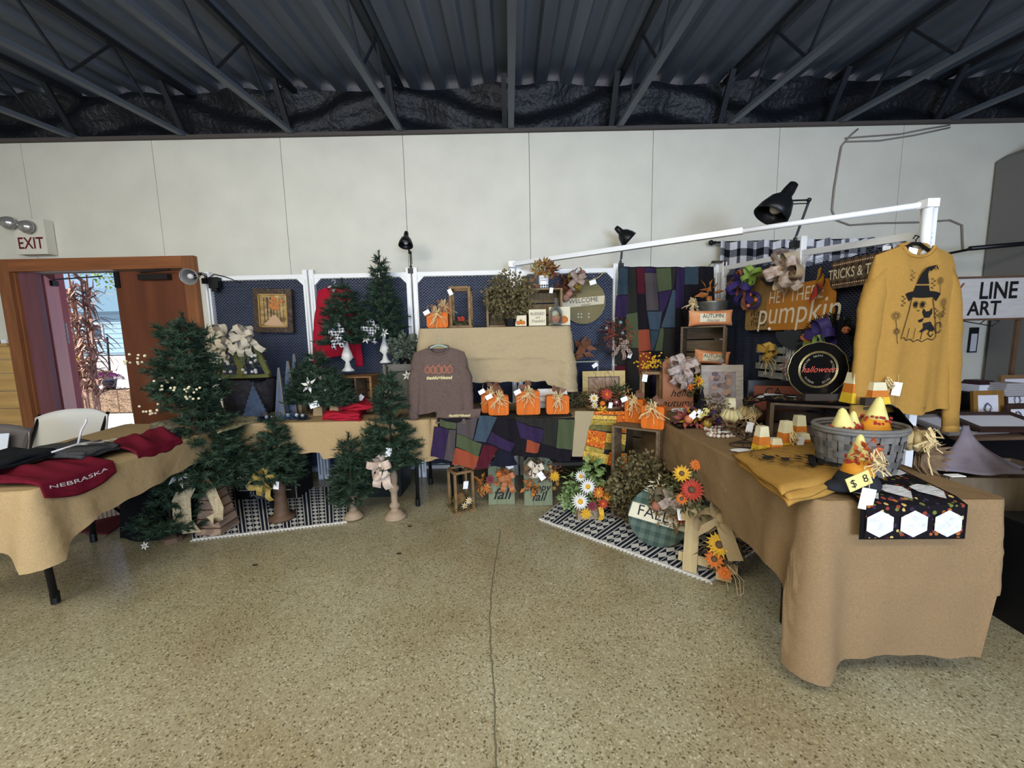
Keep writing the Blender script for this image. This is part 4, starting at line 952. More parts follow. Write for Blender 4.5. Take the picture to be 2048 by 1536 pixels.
# ---------------------------------------------------------------- back panel: painting, red shirt, wreaths, round sign
def painting_mat():
    if 'oil_painting' in _mats: return _mats['oil_painting']
    m = mat('oil_painting', (214, 178, 104), .4, c2=(92, 58, 34), scale=9, stretch=(1, 1, 2.2), bump=.3, bscale=50); return m
b_, w_, h_ = spot(513, 578, 590, 665, Y=YP - .03); t = thing('framed_painting', 'autumn forest painting in a wide dark bronze frame on the leftmost panel', 'painting', b_ + Vector((0, -.01, 0)), ry=.0)
t.rotation_euler[1] = .035
BRZ = mat('bronze_frame', (74, 58, 46), .45, .3, noise=.3, scale=14, bump=.4, bscale=30); frame(t, w_, h_, .05, .035, BRZ, painting_mat())
GLD = mat('gold_leaf', (190, 150, 72), .35, .5)
for s in (-1, 1): MB().box((s * (w_ / 2 - .053), -.012, h_ / 2), (.008, .016, h_ - .1)).build('gold_slip', GLD, t)
for z in (.053, h_ - .053): MB().box((0, -.012, z), (w_ - .1, .016, .008)).build('gold_slip', GLD, t)
ORF = mat('orange_foliage_paint', (206, 118, 48), .6); 
b = MB()
for k in range(16): x = rnd.uniform(-.07, .08); b.prism(ell(x, h_ * .62 + rnd.uniform(-.04, .08), .018, .015, 9), -.006 - .0004 * k, -.004)
b.build('painted_foliage', ORF, t, kind='stuff'); b = MB()
for k in range(7): x = -.09 + k * .03; b.prism([(x, .1), (x + .006, .1), (x + .003 + .01 * math.sin(k), h_ - .08), (x - .002, h_ - .08)], -.0055, -.004)
b.build('painted_trunk', BRZ, t, kind='stuff')
MB().prism([(-.10, .07), (.1, .06), (.02, .16), (-.01, .16)], -.006, -.004).build('painted_path', mat('painted_path', (206, 160, 118), .6), t)
REDF = fabric('red_jersey', (186, 22, 46), bump=.4, bscale=6)
b_, w_, h_ = spot(640, 574, 716, 714, Y=3.66); t, on = shirt('red_shirt', 'red long sleeved shirt hanging on the mesh panel behind the trees', b_, w_, h_, REDF, .06, .93, spread=.10, sl_w=.06, seed=1)
hanger(t, h_, .3, mat('clear_hanger', (200, 200, 205), .2)); write(t, 'NAUGHTY', 0, h_ * .60, .05, INK, fn=on); b = MB(); b.box((0, -.0, h_ - .03), (.03, .004, .02)); b.build('neck_label', WHITE, t)
BRNF = fabric('brown_sweatshirt', (104, 84, 76), bump=.4, bscale=5)
b_ = onz(888, 836, .753); b_ = ony(884, 838, 2.955); w_ = .455; h_ = ony(880, 694, 2.955).z - .80
t, on = shirt('brown_sweatshirt', 'brown sweatshirt with orange pumpkins print on a mint hanger', Vector((b_.x - .0, 2.955, .80)), w_, h_, BRNF, .075, .80, spread=.05, sl_w=.07, d=.045, seed=2, group='brown printed sweatshirts')
hanger(t, h_, .34, mat('mint_hanger', (150, 176, 160), .5))
ORL = mat('orange_print', (206, 116, 74), .7); YLP = mat('cream_print', (238, 224, 150), .7)
b = MB()
for k in range(5):
    cx_ = -.085 + k * .042; cz_ = h_ * .66; r_2 = .024 + (.004 if k == 2 else 0)
    for q in (0, .5): b.stroke(ell(cx_, cz_, r_2 * (1 - q), r_2 * 1.05, 18) + [(cx_ + r_2 * (1 - q), cz_)], .0028, 0)
    b.stroke([(cx_, cz_ + r_2), (cx_ + .004, cz_ + r_2 + .014), (cx_ + .01, cz_ + r_2 + .016)], .004, 0)
b.map(on).build('pumpkin_print', ORL, t, kind='stuff')
write(t, 'thankful+blessed', 0, h_ * .54, .036, YLP, fn=on, shear=.25, bold=.02, sx=.8)
# folded one beneath
p = onz(912, 842, .753); t = thing('brown_sweatshirt', 'folded brown sweatshirt lying under the hanging one, text along its edge', 'shirt', (p.x, 2.99, .754), 0, 'brown printed sweatshirts')
for k in range(2):
    MB().slab(lambda u, v: (-.165 + .33 * u, -.075 + .2 * v, .005 + .03 * k + .006 * math.sin(u * 9 + k)), 16, 6, .026, nrm=(0, 0, 1)).build('fold_layer', BRNF, t)
MB().slab(lambda u, v: (-.165 + .33 * u + .02 * v, -.080 - .03 * (1 - v) + 0, -.03 + .10 * v + .004 * math.sin(u * 8)), 16, 4, .006, nrm=(0, -1, .2)).build('front_fold', BRNF, t)
write(t, 'thankful+blessed', .02, .03, .03, YLP, y=-.115, shear=.25, bold=.02, sx=.8)
# welcome sign
YB = YP - .045
OLV = mat('olive_paint', (122, 110, 62), .6, noise=.1, scale=9); BEI = mat('beige_paint', (214, 202, 166), .6)
b_, w_, h_ = spot(1130, 558, 1203, 648, Y=YB); R_ = h_ / 2
t = thing('round_sign', 'round olive WELCOME sign with brown bow hanging on the mesh', 'sign', b_ + Vector((0, -.0, 0)), group='round wooden signs')
MB().prism(ell(0, R_, R_, R_, 40), -.008, .008).build('disc', OLV, t)
bd = [(x, z) for x, z in ((-R_ * .97, R_ * .80), (R_ * .97, R_ * .80), (R_ * .90, R_ * 1.35), (-R_ * .90, R_ * 1.35))]; MB().prism([(-R_ * .97, R_ * .72), (R_ * .92, R_ * .88), (R_ * .95, R_ * 1.25), (-R_ * .97, R_ * 1.10)], -.012, -.008).build('band', BEI, t)
write(t, 'WELCOME', .0, R_ * 1.04, .06, INK, y=-.0135, sx=.95, rot=.07); write(t, 'autumn', .02, R_ * .87, .03, INK, y=-.0135, shear=.4, rot=.07)
b = MB(); [b.ball((x, -.012, R_ * .45 + dz), .007, 6) for x in (-.05, .05, -.02) for dz in (0, -.03)]; b.build('white_dot', WHITE, t, kind='stuff')
MB().tube([(.05, 0, R_ * 1.9), (.14, .0, R_ * 2.05), (.2, 0, R_ * 2.3)], .004, 6).build('hanging_rope', RAFFIA, t)
RPK = fabric('dusty_floral_ribbon', (150, 116, 98), c2=(196, 176, 158), scale=40)
bow(t, (-.08, -.03, R_ * 1.95), .11, RPK, 7, 2, .10, w=.045, seed=12, m2=mat('mustard_satin', (150, 124, 40), .5)); sprigs(t, (-.15, -.02, R_ * 1.6), .11, 200, RUSTL, .05, .022, seed=5, sy=.35); price_tag(t, .06, -.14, R_ * 1.75, .04, ry=1.3)
for x, z in ((-.17, 1.15), (-.14, 1.35), (-.02, 2.2)): MB().ball((x, -.05, R_ * z), .035, 10, 1, .7).build('rose', mat('dusty_rose', (178, 122, 100), .7), t, smooth=True)
# twig wreath
b_, w_, h_ = spot(1195, 632, 1265, 715, Y=YB); t = thing('twig_wreath', 'dark twig wreath with rust leaves and small blue flowers on the mesh', 'wreath', b_)
rr = random.Random(31); b = MB(); R_ = .15
for k in range(60):
    a = rr.uniform(0, 2 * PI); r1 = R_ * rr.uniform(.75, 1.1); pts = [(r1 * math.cos(a + i * .3), -.01 + rr.uniform(-.02, .0), .18 + r1 * math.sin(a + i * .3)) for i in range(5)]; e = Vector(pts[-1]); pts.append(tuple(e + Vector((math.cos(a + 1.6), -.1, math.sin(a + 1.6))) * .06)); b.tube(pts, .0022, 3)
for k in range(50):
    a = rr.uniform(0, 2 * PI); p = Vector((R_ * math.cos(a), -.02, .18 + R_ * math.sin(a))); b.tube([p, p + Vector((math.cos(a), -.1, math.sin(a))) * rr.uniform(.05, .12)], .0018, 3)
b.build('twig_ring', mat('black_twig', (48, 40, 36), .9), t, kind='stuff')
sprigs(t, (.02, -.04, .23), .15, 240, mat('coral_leaf', (164, 72, 44), .6, c2=(130, 60, 40), scale=22), .055, .014, seed=6, sy=.25)
for x, z in ((.03, .33), (-.10, .28), (.05, .23)): flower(t, (x, -.07, z), .022, mat('sky_blue_petal', (120, 176, 196), .6), CREAM, 6)
bow(t, (.05, -.05, .14), .06, plaid('brown_plaid_ribbon', (110, 70, 60), (190, 170, 150), 50), 3, 3, .16, w=.035, seed=5); price_tag(t, .12, -.07, .02, .035, ry=.3)
# brown leaf spray between shelf and wreath
b_, w_, h_ = spot(1145, 658, 1182, 722, Y=YB); t = thing('leaf_spray', 'rust brown magnolia leaf spray hanging right of the draped shelf', 'floral pick', b_)
rr = random.Random(2)
for k in range(11):
    b = MB(); a = rr.uniform(-.5, 3.6); b.leaf((rr.uniform(-.02, .02), -.03, .10 + rr.uniform(-.05, .06)), (math.cos(a), -.4, math.sin(a)), .13, .055, (0, 1, 0)); b.build('leaf', mat('copper_leaf', (150, 92, 58), .5, c2=(112, 66, 42), scale=12), t)
# dark framed bit under it
b_, w_, h_ = spot(1142, 722, 1194, 745, Y=3.6); t = thing('slim_picture', 'thin pale frame standing behind the yellow picture frame', 'frame', (b_.x, 3.55, .755)); hh = ony(1170, 722, 3.55).z - .755; frame(t, w_, hh, .012, .02, mat('sage_frame', (140, 148, 128), .6), NAVY); price_tag(t, w_ * .35, -.03, hh - .04, .035, ry=1.0)

# ---------------------------------------------------------------- patchwork quilts
FB = dict(tl=fabric('teal_wool', (50, 68, 78)), pu=fabric('purple_wool', (52, 38, 72)), ma=fabric('maroon_wool', (88, 26, 38)), gr=plaid('green_wool_check', (84, 94, 62), (70, 80, 50), 120), gp=plaid('grey_check', (66, 58, 60), (96, 86, 84), 90),
          dp=plaid('dark_check', (34, 34, 34), (54, 52, 44), 60), orr=plaid('orange_check', (168, 76, 46), (146, 62, 38), 110), bk=fabric('black_wool', (30, 27, 32)), bl=fabric('slate_wool', (62, 78, 92)), nv=fabric('navy_wool', (30, 30, 46)))
def patch_quilt(name, label, Y, base, quads, amp=.012, fr=26, bm=None, th=.004, group=None, cat='quilt', zmin=None, lift=.006, ph=0):
    c = ony(sum(p[0] for p in base) / 4, sum(p[1] for p in base) / 4, Y); t = thing(name, label, cat, c, 0, group)
    def P(q, u, v):
        a, b2, c2, d2 = [ony(x, y, Y) - c for x, y in q]; r = (a * (1 - u) + b2 * u) * (1 - v) + (d2 * (1 - u) + c2 * u) * v
        X = r.x; r.y = -amp * (math.sin(X * fr + ph) + .4 * math.sin(X * fr * 2.3 + r.z * 6)); 
        if zmin is not None and r.z + c.z < zmin: r.z = zmin - c.z
        return r
    MB().slab(lambda u, v: P(base, u, v), 48, 10, .004).build('backing', bm or FB['bk'], t, smooth=False)
    for mk_, q in quads:
        MB().slab(lambda u, v: P(q, u, v) + Vector((0, -lift, 0)), 10, 6, th).build('patch', FB[mk_] if isinstance(mk_, str) else mk_, t)
    return t
def Z5(*pts): return [(1200 + a / 5.12, 440 + b / 5.12) for a, b in pts]
def R5(a, b, c, d): return Z5((a, b), (c, b), (c, d), (a, d))
patch_quilt('patchwork_quilt', 'dark patchwork quilt hanging over the corner mesh panel', 3.66, [(1236, 533), (1428, 535), (1432, 812), (1232, 812)], [
    ('tl', Z5((190, 480), (285, 490), (280, 765), (165, 765))), ('pu', Z5((162, 772), (282, 772), (270, 1000), (145, 1000))), ('dp', Z5((290, 492), (368, 492), (378, 940), (272, 960))), ('gr', Z5((270, 965), (383, 945), (395, 1310), (265, 1310))), ('dp', R5(270, 1320, 395, 1880)),
    ('ma', Z5((372, 492), (445, 492), (450, 765), (385, 750))), ('bk', Z5((385, 770), (455, 770), (495, 1110), (390, 1110))), ('orr', Z5((392, 1125), (498, 1120), (520, 1330), (388, 1350))), ('orr', R5(392, 1352, 520, 1590)), ('bk', R5(395, 1600, 520, 1880)), ('ma', R5(150, 1490, 262, 1880)), ('dp', R5(150, 1010, 262, 1480)),
    ('pu', R5(450, 495, 572, 540)), ('gp', Z5((450, 545), (580, 545), (605, 925), (470, 930))), ('bl', Z5((475, 940), (640, 935), (610, 1130), (505, 1120))), ('tl', Z5((510, 1130), (612, 1135), (545, 1340), (522, 1340))), ('gr', Z5((576, 495), (722, 492), (728, 712), (600, 735))), ('pu', Z5((603, 742), (728, 718), (650, 940), (612, 930))),
    ('bl', Z5((735, 720), (760, 720), (760, 1100), (630, 1100))), ('dp', Z5((728, 495), (770, 495), (745, 700), (730, 710))), ('pu', Z5((775, 492), (862, 490), (862, 900), (755, 900))), ('bk', R5(765, 908, 870, 1160)), ('gr', Z5((622, 1108), (655, 1108), (640, 1340), (560, 1340))), ('dp', R5(650, 1110, 760, 1400)), ('nv', R5(765, 1165, 920, 1880)), ('pu', R5(530, 1420, 600, 1880)), ('tl', R5(610, 1420, 755, 1880)),
    ('tl', R5(868, 478, 1000, 660)), ('bk', R5(1005, 480, 1160, 700)), ('bk', R5(868, 668, 1000, 1160)), ('nv', R5(1005, 708, 1160, 1160))], .014, 24)
qx = lambda l: [(a, b) for a, b in l]
patch_quilt('patchwork_quilt', 'rag edged patchwork quilt hanging off the front of the middle table', 2.872, [(874, 836), (1150, 836), (1142, 918), (880, 905)], [
    ('pu', [(868, 853), (898, 857), (889, 919), (861, 912)]), ('gp', [(899, 858), (912, 860), (908, 921), (889, 918)]), ('gr', [(880, 838), (913, 846), (912, 858), (880, 852)]), ('gp', [(914, 846), (956, 832), (946, 879), (914, 866)]), ('bl', [(960, 830), (994, 834), (972, 884), (948, 880)]),
    ('gr', [(914, 867), (964, 887), (957, 912), (912, 893)]), ('orr', [(911, 895), (959, 912), (949, 938), (905, 927)]), ('ma', [(968, 888), (996, 896), (975, 936), (951, 937)]), ('bk', [(995, 836), (1031, 842), (1030, 884), (986, 862)]), ('pu', [(983, 864), (1031, 888), (1021, 903), (974, 885)]),
    ('nv', [(997, 898), (1022, 904), (1036, 930), (980, 933)]), ('dp', [(1030, 834), (1088, 836), (1087, 857), (1033, 842)]), ('pu', [(1032, 843), (1087, 860), (1083, 886), (1041, 875)]), ('bk', [(1032, 890), (1054, 880), (1052, 915), (1026, 905)]), ('orr', [(1054, 876), (1080, 888), (1076, 905), (1051, 903)]),
    ('dp', [(1089, 835), (1115, 837), (1111, 893), (1084, 888)]), ('gr', [(1116, 837), (1150, 840), (1145, 900), (1112, 894)]), ('bk', [(1081, 891), (1144, 902), (1140, 923), (1077, 914)])], .014, 30, ph=2, group=None)
b_ = onz(1010, 836, .753)
runner('quilt_fold', 'gathered top of the rag quilt lying under the wooden pumpkins', FB['dp'], Vector((-.42, 2.90, .752)), Vector((.46, 2.90, .752)), Vector((.46, 3.18, .752)), Vector((-.42, 3.18, .752)), .752, cat='quilt', t_=.008, nu=40, wav=.003)
MUST = fabric('mustard_geo', (206, 170, 60), c2=(120, 110, 44), scale=60, noise=.3); ORFL = floral('orange_floral', (214, 98, 24), [(236, 140, 30), (150, 50, 20), (240, 170, 40)], 60); OLG = fabric('olive_print', (112, 104, 50), noise=.3); YZ = floral('yellow_leaf_print', (222, 176, 64), [(180, 130, 40), (240, 214, 120), (140, 120, 40)], 90)
patch_quilt('orange_quilt', 'bright orange and yellow strip quilt hanging beside the tall crate', 2.885, [(1190, 822), (1254, 822), (1254, 938), (1164, 920)], [
    (ORFL, [(1189, 822), (1253, 822), (1253, 829), (1187, 829)]), (YZ, [(1186, 830), (1232, 831), (1232, 839), (1184, 838)]), (MUST, [(1183, 839), (1232, 840), (1230, 850), (1181, 849)]), (OLG, [(1180, 850), (1230, 851), (1229, 863), (1177, 858)]), (ORFL, [(1233, 830), (1253, 830), (1252, 866), (1230, 863)]),
    (ORFL, [(1177, 859), (1212, 864), (1208, 898), (1171, 889)]), (YZ, [(1213, 865), (1252, 868), (1250, 889), (1210, 884)]), (MUST, [(1170, 890), (1208, 899), (1206, 908), (1168, 900)]), (OLG, [(1211, 885), (1250, 890), (1248, 902), (1209, 898)]), (YZ, [(1167, 901), (1217, 909), (1214, 928), (1165, 919)]), (ORFL, [(1218, 903), (1253, 906), (1253, 937), (1215, 929)])], .004, 12, bm=BLACKM, ph=1)
patch_quilt('burlap_runner', 'plain burlap runner hanging between the rag quilt and the orange quilt', 2.89, [(1150, 822), (1188, 822), (1168, 913), (1144, 913)], [], .002, 8, bm=fabric('burlap_light', (172, 154, 116), noise=.14, scale=220), cat='table runner')

# ---------------------------------------------------------------- on the raised shelf
ZZ = ZS + .006
def sb(x0, y0, x1, y1, Y): b_, w_, h_ = spot(x0, y0, x1, y1, Y=Y); b_.z = ZZ; h_ = ony((x0 + x1) / 2, y0, Y).z - ZZ; return b_, w_, h_
wood_pumpkin('orange block pumpkin on the shelf at its left end, in front', 856, 625, 898, 655, 3.32, ZZ, seed=1)
wood_pumpkin('orange block pumpkin on the shelf behind another, nearest the lantern', 880, 610, 904, 655, 3.46, ZZ, seed=2, tagd=False)
def lantern(label, p, w, h, m, d=None, rz=0, group='open wooden lanterns', bar=.022, moss=True):
    t = thing('wooden_lantern', label, 'lantern', p, rz, group); d = d or w
    for sx_ in (-1, 1):
        for sy_ in (-1, 1): MB().box((sx_ * (w / 2 - bar / 2), sy_ * (d / 2 - bar / 2), h / 2), (bar, bar, h - .02)).build('post', m, t)
    MB().box((0, 0, .008), (w + .02, d + .02, .016)).build('base_board', m, t)
    for z in (h - bar / 2,):
        for s in (-1, 1):
            MB().box((0, s * (d / 2 - bar / 2), z), (w - 2 * bar, bar, bar)).build('top_bar', m, t); MB().box((s * (w / 2 - bar / 2), 0, z), (bar, d - 2 * bar, bar)).build('top_bar', m, t)
    if moss: sprigs(t, (0, 0, .04), w * .62, 160, DGREENL, .03, .014, seed=int(w * 1000), sz=.22, sy=.8)
    return t
LANW = mat('stained_lantern_wood', (138, 104, 62), .7, noise=.35, scale=12)
b_, w_, h_ = sb(903, 575, 945, 653, 3.42); t = lantern('open wooden lantern with moss and red berries on the shelf', b_, w_, h_, LANW); price_tag(t, -w_ * .42, -w_ / 2 - .01, h_ - .05, .035, ry=-.4)
berries(t, [(rnd.uniform(-.03, .03), -.03, .06 + rnd.uniform(0, .03)) for _ in range(14)], .010, REDP, 'red_berries')
CRT = mat('shelf_crate_wood', (138, 112, 74), .75, noise=.28, scale=7, stretch=(5, 1, 1))
b_, w_, h_ = sb(975, 580, 1053, 652, 3.46); crate('wooden_crate', 'wooden crate on the shelf with a boxwood bush spilling out', b_, w_, .24, h_, 0, CRT, slats=3, group='crates on the raised shelf')
t = thing('boxwood_bush', 'brown green boxwood bush overflowing the shelf crate', 'faux bush', b_ + Vector((.03, -.19, 0)), 0, 'faux boxwood bushes'); MB().lathe([(.04, .0), (.055, .06), (.05, .06)], n=12).build('pot', BLACK, t)
sprigs(t, (0, .04, h_ * .76), h_ * .70, 1300, MOSSL, .034, .022, seed=41, sy=.45, sz=.98, shell=.4, stuff=True); twigs(t, (0, .02, .1), h_ * .7, 14, seed=3, up=.6)
b_, w_, h_ = sb(1055, 580, 1122, 652, 3.46); ZC2 = ZZ + h_; crate('wooden_crate', 'wooden crate on the shelf under the flower tin and pumpkin jar', b_, w_, .24, h_, 0, CRT, slats=3, group='crates on the raised shelf')
SG = ['small pumpkin picture block, leftmost of three on the shelf', 'cream block sign reading BLESSED between the picture block and jar sign', 'tall orange pumpkin picture block with a glass jar before it, at the shelf right end']
for i, (x0, y0, x1, y1) in enumerate(((1031, 631, 1053, 655), (1058, 619, 1092, 654), (1098, 614, 1140, 655))):
    b_, w_, h_ = sb(x0, y0, x1, y1, 3.27); t = thing('block_sign', SG[i], 'block sign', b_, .05 * (i - 1), 'little block signs on the shelf'); MB().box((0, 0, h_ / 2), (w_, .025, h_)).build('block', CREAM, t)
    if i == 1: write(t, 'BLESSED', 0, h_ * .72, .032, INK, y=-.014); write(t, 'and', 0, h_ * .5, .025, INK, y=-.014, shear=.3); write(t, 'Thankful', 0, h_ * .27, .033, INK, y=-.014, shear=.3)
    else:
        for dx in (-.2, .18): MB().ball((dx * w_, -.014, h_ * .3), w_ * .22, 12, 1, .25, .8).build('pumpkin_relief', ORP, t, smooth=True)
        flower(t, (0, -.02, h_ * .5), w_ * .2, YELP, BROWNW, 9)
GLASS = mat('jar_glass', (236, 240, 240), .05, trans=.95)
b_, w_, h_ = sb(1096, 580, 1128, 655, 3.21); t = thing('glass_jar', 'clear glass bottle in front of the tall pumpkin block', 'jar', b_); MB().lathe([(.045, 0), (.055, .01), (.055, .11), (.03, .15), (.016, .17), (.016, .215), (.02, .22), (.014, .215), (.014, .17), (.027, .15), (.051, .11), (.051, .012)], n=20).build('glass_body', GLASS, t, smooth=True)
b_ = ony(1063, 578, 3.42); t = thing('pumpkin_jar', 'glass jar full of little orange pumpkins standing on the shelf crate', 'jar', (b_.x, 3.42, ZC2 + .001)); rr = random.Random(5)
MB().prism(rrect(.15, .105, .02), -.045, .045).build('glass_body', GLASS, t, smooth=False)
for i in range(5):
    o = MB().lathe([(.004, -.018), (.02, -.016), (.028, 0), (.02, .016), (.004, .018)], (-.05 + .05 * (i % 3), -.01 + .0 * i, .025 + .05 * (i // 3)), 14, lobes=7, la=.15).build('mini_pumpkin', ORP, t, smooth=True)
for x in (-.05, .0, .05): MB().box((x, -.047, .052), (.003, .002, .1)).build('wire_band', BLACKM, t)
MB().box((0, 0, .108), (.15, .09, .006)).build('lid', BROWNW, t)
b_ = ony(1086, 578, 3.40); t = thing('flower_tin', 'white tin with checked base holding autumn leaves on the crate', 'flower pot', (b_.x + .005, 3.40, ZC2 + .001)); MB().lathe([(.042, 0), (.042, .04), (.046, .11), (.04, .11)], n=20).build('tin', WHITE, t, smooth=True)
MB().lathe([(.0432, .002), (.0435, .035)], n=24).build('check_band', plaid('tin_check', (20, 20, 22), (235, 235, 235), 50), t); write(t, 'LIVE EVERY', 0, .085, .012, INK, y=-.0475); write(t, 'MOMENT', 0, .066, .013, INK, y=-.0475)
sprigs(t, (.0, 0, .17), .10, 170, mat('mixed_autumn_leaf', (196, 108, 44), .6, c2=(124, 132, 60), scale=20), .05, .024, seed=8, sz=.7); sprigs(t, (.07, -.03, .15), .05, 30, RUSTL, .07, .03, seed=9, name='drooping_leaf'); price_tag(t, .06, -.06, .0 - .02, .03)

# ---------------------------------------------------------------- front row of the middle table
wood_pumpkin('tall orange block pumpkin in the middle of the front row', 1033, 786, 1080, 832, 3.0, seed=11, z=.763)
wood_pumpkin('orange block pumpkin second in the front row, tag on its left leaf', 978, 795, 1018, 833, 3.0, seed=12, z=.763)
wood_pumpkin('orange block pumpkin standing just behind the second one', 964, 785, 1008, 828, 3.11, seed=13, z=.763)
wood_pumpkin('orange block pumpkin at the right of the front row before the white board', 1092, 797, 1137, 833, 3.0, seed=14, z=.763, tagd=False)
b_, w_, h_ = spot(1078, 790, 1132, 820, Y=3.2); t = thing('white_board', 'short white distressed board behind the right block pumpkins', 'sign', (b_.x, 3.2, .763)); MB().box((0, 0, .09), (w_ + .02, .03, .16)).build('board', WHC, t)
for k in range(2): MB().box((0, -.016, .06 + .05 * k), (w_, .003, .004)).build('groove', BROWNW, t)
b_ = onz(1160, 815, .753); t = thing('moss_mat', 'rough moss and grass nest spread behind the pumpkins', 'moss', (b_.x - .05, 3.30, .753)); sprigs(t, (0, 0, .07), .20, 700, mat('dry_moss', (116, 104, 66), .9, c2=(84, 84, 46), scale=20), .035, .01, seed=3, sz=.33, sy=.55, name='moss')
for i, x in enumerate((1100, 1135)): pass
# yellow frame and flower basket
b_, w_, h_ = spot(1165, 742, 1250, 800, Y=3.42); t = thing('yellow_frame', 'yellow wooden picture frame behind the flower basket', 'frame', (b_.x, 3.42, .755), 0, None, -.06); h_ = ony(1205, 742, 3.42).z - .755
frame(t, w_, h_, .05, .025, mat('pale_yellow_wood', (206, 178, 104), .6, noise=.1, scale=9), mat('pink_beige_panel', (188, 160, 130), .7, c2=(150, 110, 90), scale=18))
for s in (-1, 1): MB().box((s * (w_ / 2 - .053), -.0, h_ / 2), (.006, .03, h_ - .1)).build('inner_bead', BROWNW, t)
MB().box((0, 0, h_ - .053), (w_ - .1, .03, .006)).build('inner_bead', BROWNW, t)
t = thing('flower_basket', 'low basket of autumn flowers with a red bloom on the middle table', 'basket', (ony(1212, 822, 3.10).x, 3.10, .753))
MB().lathe([(.09, 0), (.15, .02), (.17, .05), (.165, .055), (.14, .03)], n=28, sy=.7).build('basket', mat('wicker', (136, 102, 62), .8, noise=.3, scale=30, bump=.6, bscale=60), t, smooth=True)
sprigs(t, (0, 0, .10), .17, 260, RUSTL, .05, .02, seed=13, sz=.4, sy=.6); sprigs(t, (.08, 0, .15), .12, 120, DGREENL, .06, .02, seed=14, sz=.5, sy=.6); twigs(t, (0, 0, .1), .3, 22, seed=15, up=1.2, r=.0014)
flower(t, (-.02, -.10, .15), .055, REDP, ORP, 12, 2); flower(t, (-.12, -.09, .12), .045, CREAM, YELP, 10, 2); flower(t, (-.12, -.12, .07), .032, CREAM, YELP, 8); flower(t, (-.06, -.12, .03), .05, YELP, YELP, 6)
MB().ball((-.06, -.13, .085), .024, 12, sz=.85).build('mini_pumpkin', ORP, t, smooth=True); price_tag(t, .0, -.14, .07, .03); sprigs(t, (.16, -.02, .09), .06, 24, AUTL, .05, .025, seed=16, name='orange_leaf')
for x, z in ((.05, .09), (.1, .06)): flower(t, (x, -.12, z), .035, MAGP, CREAM, 9)
# lantern with yellow berries
b_ = ony(1300, 815, 3.22); h_ = ony(1300, 742, 3.22).z - .753; t = lantern('open twig lantern with yellow berry spray, beside the hello autumn sign', Vector((b_.x, 3.22, .753)), .16, h_, LANW, rz=-.2); price_tag(t, -.06, -.1, h_ - .05, .04)
rr = random.Random(17); berries(t, [(rr.gauss(.0, .06), -.06 + rr.uniform(-.03, .03), h_ + .03 + abs(rr.gauss(0, .05))) for _ in range(90)], .008, YELP, 'yellow_berries'); twigs(t, (.0, -.04, h_ - .02), .13, 14, seed=18, up=1, r=.0015)
flower(t, (-.09, -.1, .07), .03, CREAM, YELP, 8); sprigs(t, (.10, -.08, .04), .12, 200, DGREENL, .035, .01, seed=19, sz=.4)
# hello autumn sign
b_ = ony(1355, 822, 3.05); b_.z = .753; w_ = (ony(1386, 800, 3.05) - ony(1325, 800, 3.05)).x; h_ = ony(1355, 715, 3.05).z - .753
t = thing('hello_autumn_sign', 'peach wooden tag sign reading hello autumn under a large bow', 'sign', b_, 0, None, -.05); PEACH = mat('peach_board', (178, 112, 76), .7, noise=.12, scale=10)
MB().prism([(-w_ / 2, 0), (w_ / 2, 0), (w_ / 2, h_ - .04), (w_ / 2 - .05, h_), (-w_ / 2 + .05, h_), (-w_ / 2, h_ - .04)], -.008, .008).build('board', PEACH, t)
write(t, 'hello', .02, .14, .085, INK, y=-.0095, shear=.4, bold=.0); write(t, 'autumn', .0, .06, .085, INK, y=-.0095, shear=.4)
FLR = fabric('white_rust_print', (214, 200, 188), c2=(146, 112, 96), scale=34); bow(t, (.0, -.05, h_ - .07), .12, FLR, 8, 3, .18, w=.05, seed=22)
sprigs(t, (.10, -.02, .22), .10, 110, DGREENL, .05, .025, seed=23, sy=.4); flower(t, (.14, -.05, .24), .055, YELP, ORP, 9, 2); flower(t, (.07, -.06, .20), .05, ORP, ORP, 7); flower(t, (.12, -.04, .38), .05, YELP, ORP, 9); price_tag(t, .02, -.12, h_ - .12, .045, rz=.1, ry=-.4)
b = MB(); b.tube([(-.03, 0, h_), (-.02, 0, h_ + .04), (.03, 0, h_ + .04), (.03, 0, h_)], .002, 5); b.build('hanging_wire', BLACKM, t)

# ---------------------------------------------------------------- on the floor, middle
b_ = onz(914, 1030, 0); w_ = .165; h_ = ony(914, 945, b_.y).z
t = lantern('open wooden lantern on the floor with a beehive and moss inside, price tag in front', Vector((b_.x + .02, b_.y + .12, 0)), w_, h_ - .01, LANW, rz=.5, bar=.018)
MB().lathe([(.03, 0), (.045, .02), (.046, .03), (.04, .035), (.046, .05), (.04, .06), (.04, .08), (.03, .085), (.028, .10), (.01, .115)], (0, 0, .02), 16).build('beehive', mat('beehive_brown', (84, 54, 34), .8, c2=(160, 120, 60), kind='wave', scale=30), t, smooth=True)
sprigs(t, (.0, -.02, .05), .15, 260, mat('moss_green', (88, 88, 40), .9, c2=(120, 104, 60), scale=30), .035, .008, seed=9, sz=.3, sy=.8, name='moss'); flower(t, (.03, -.09, .09), .035, CREAM, YELP, 9); flower(t, (-.01, -.1, .06), .03, CREAM, YELP, 8); price_tag(t, -.0, -w_ / 2 - .03, h_ - .11, .04)
SAGE = mat('sage_green_board', (126, 134, 100), .7, noise=.12, scale=7, stretch=(6, 1, 1))
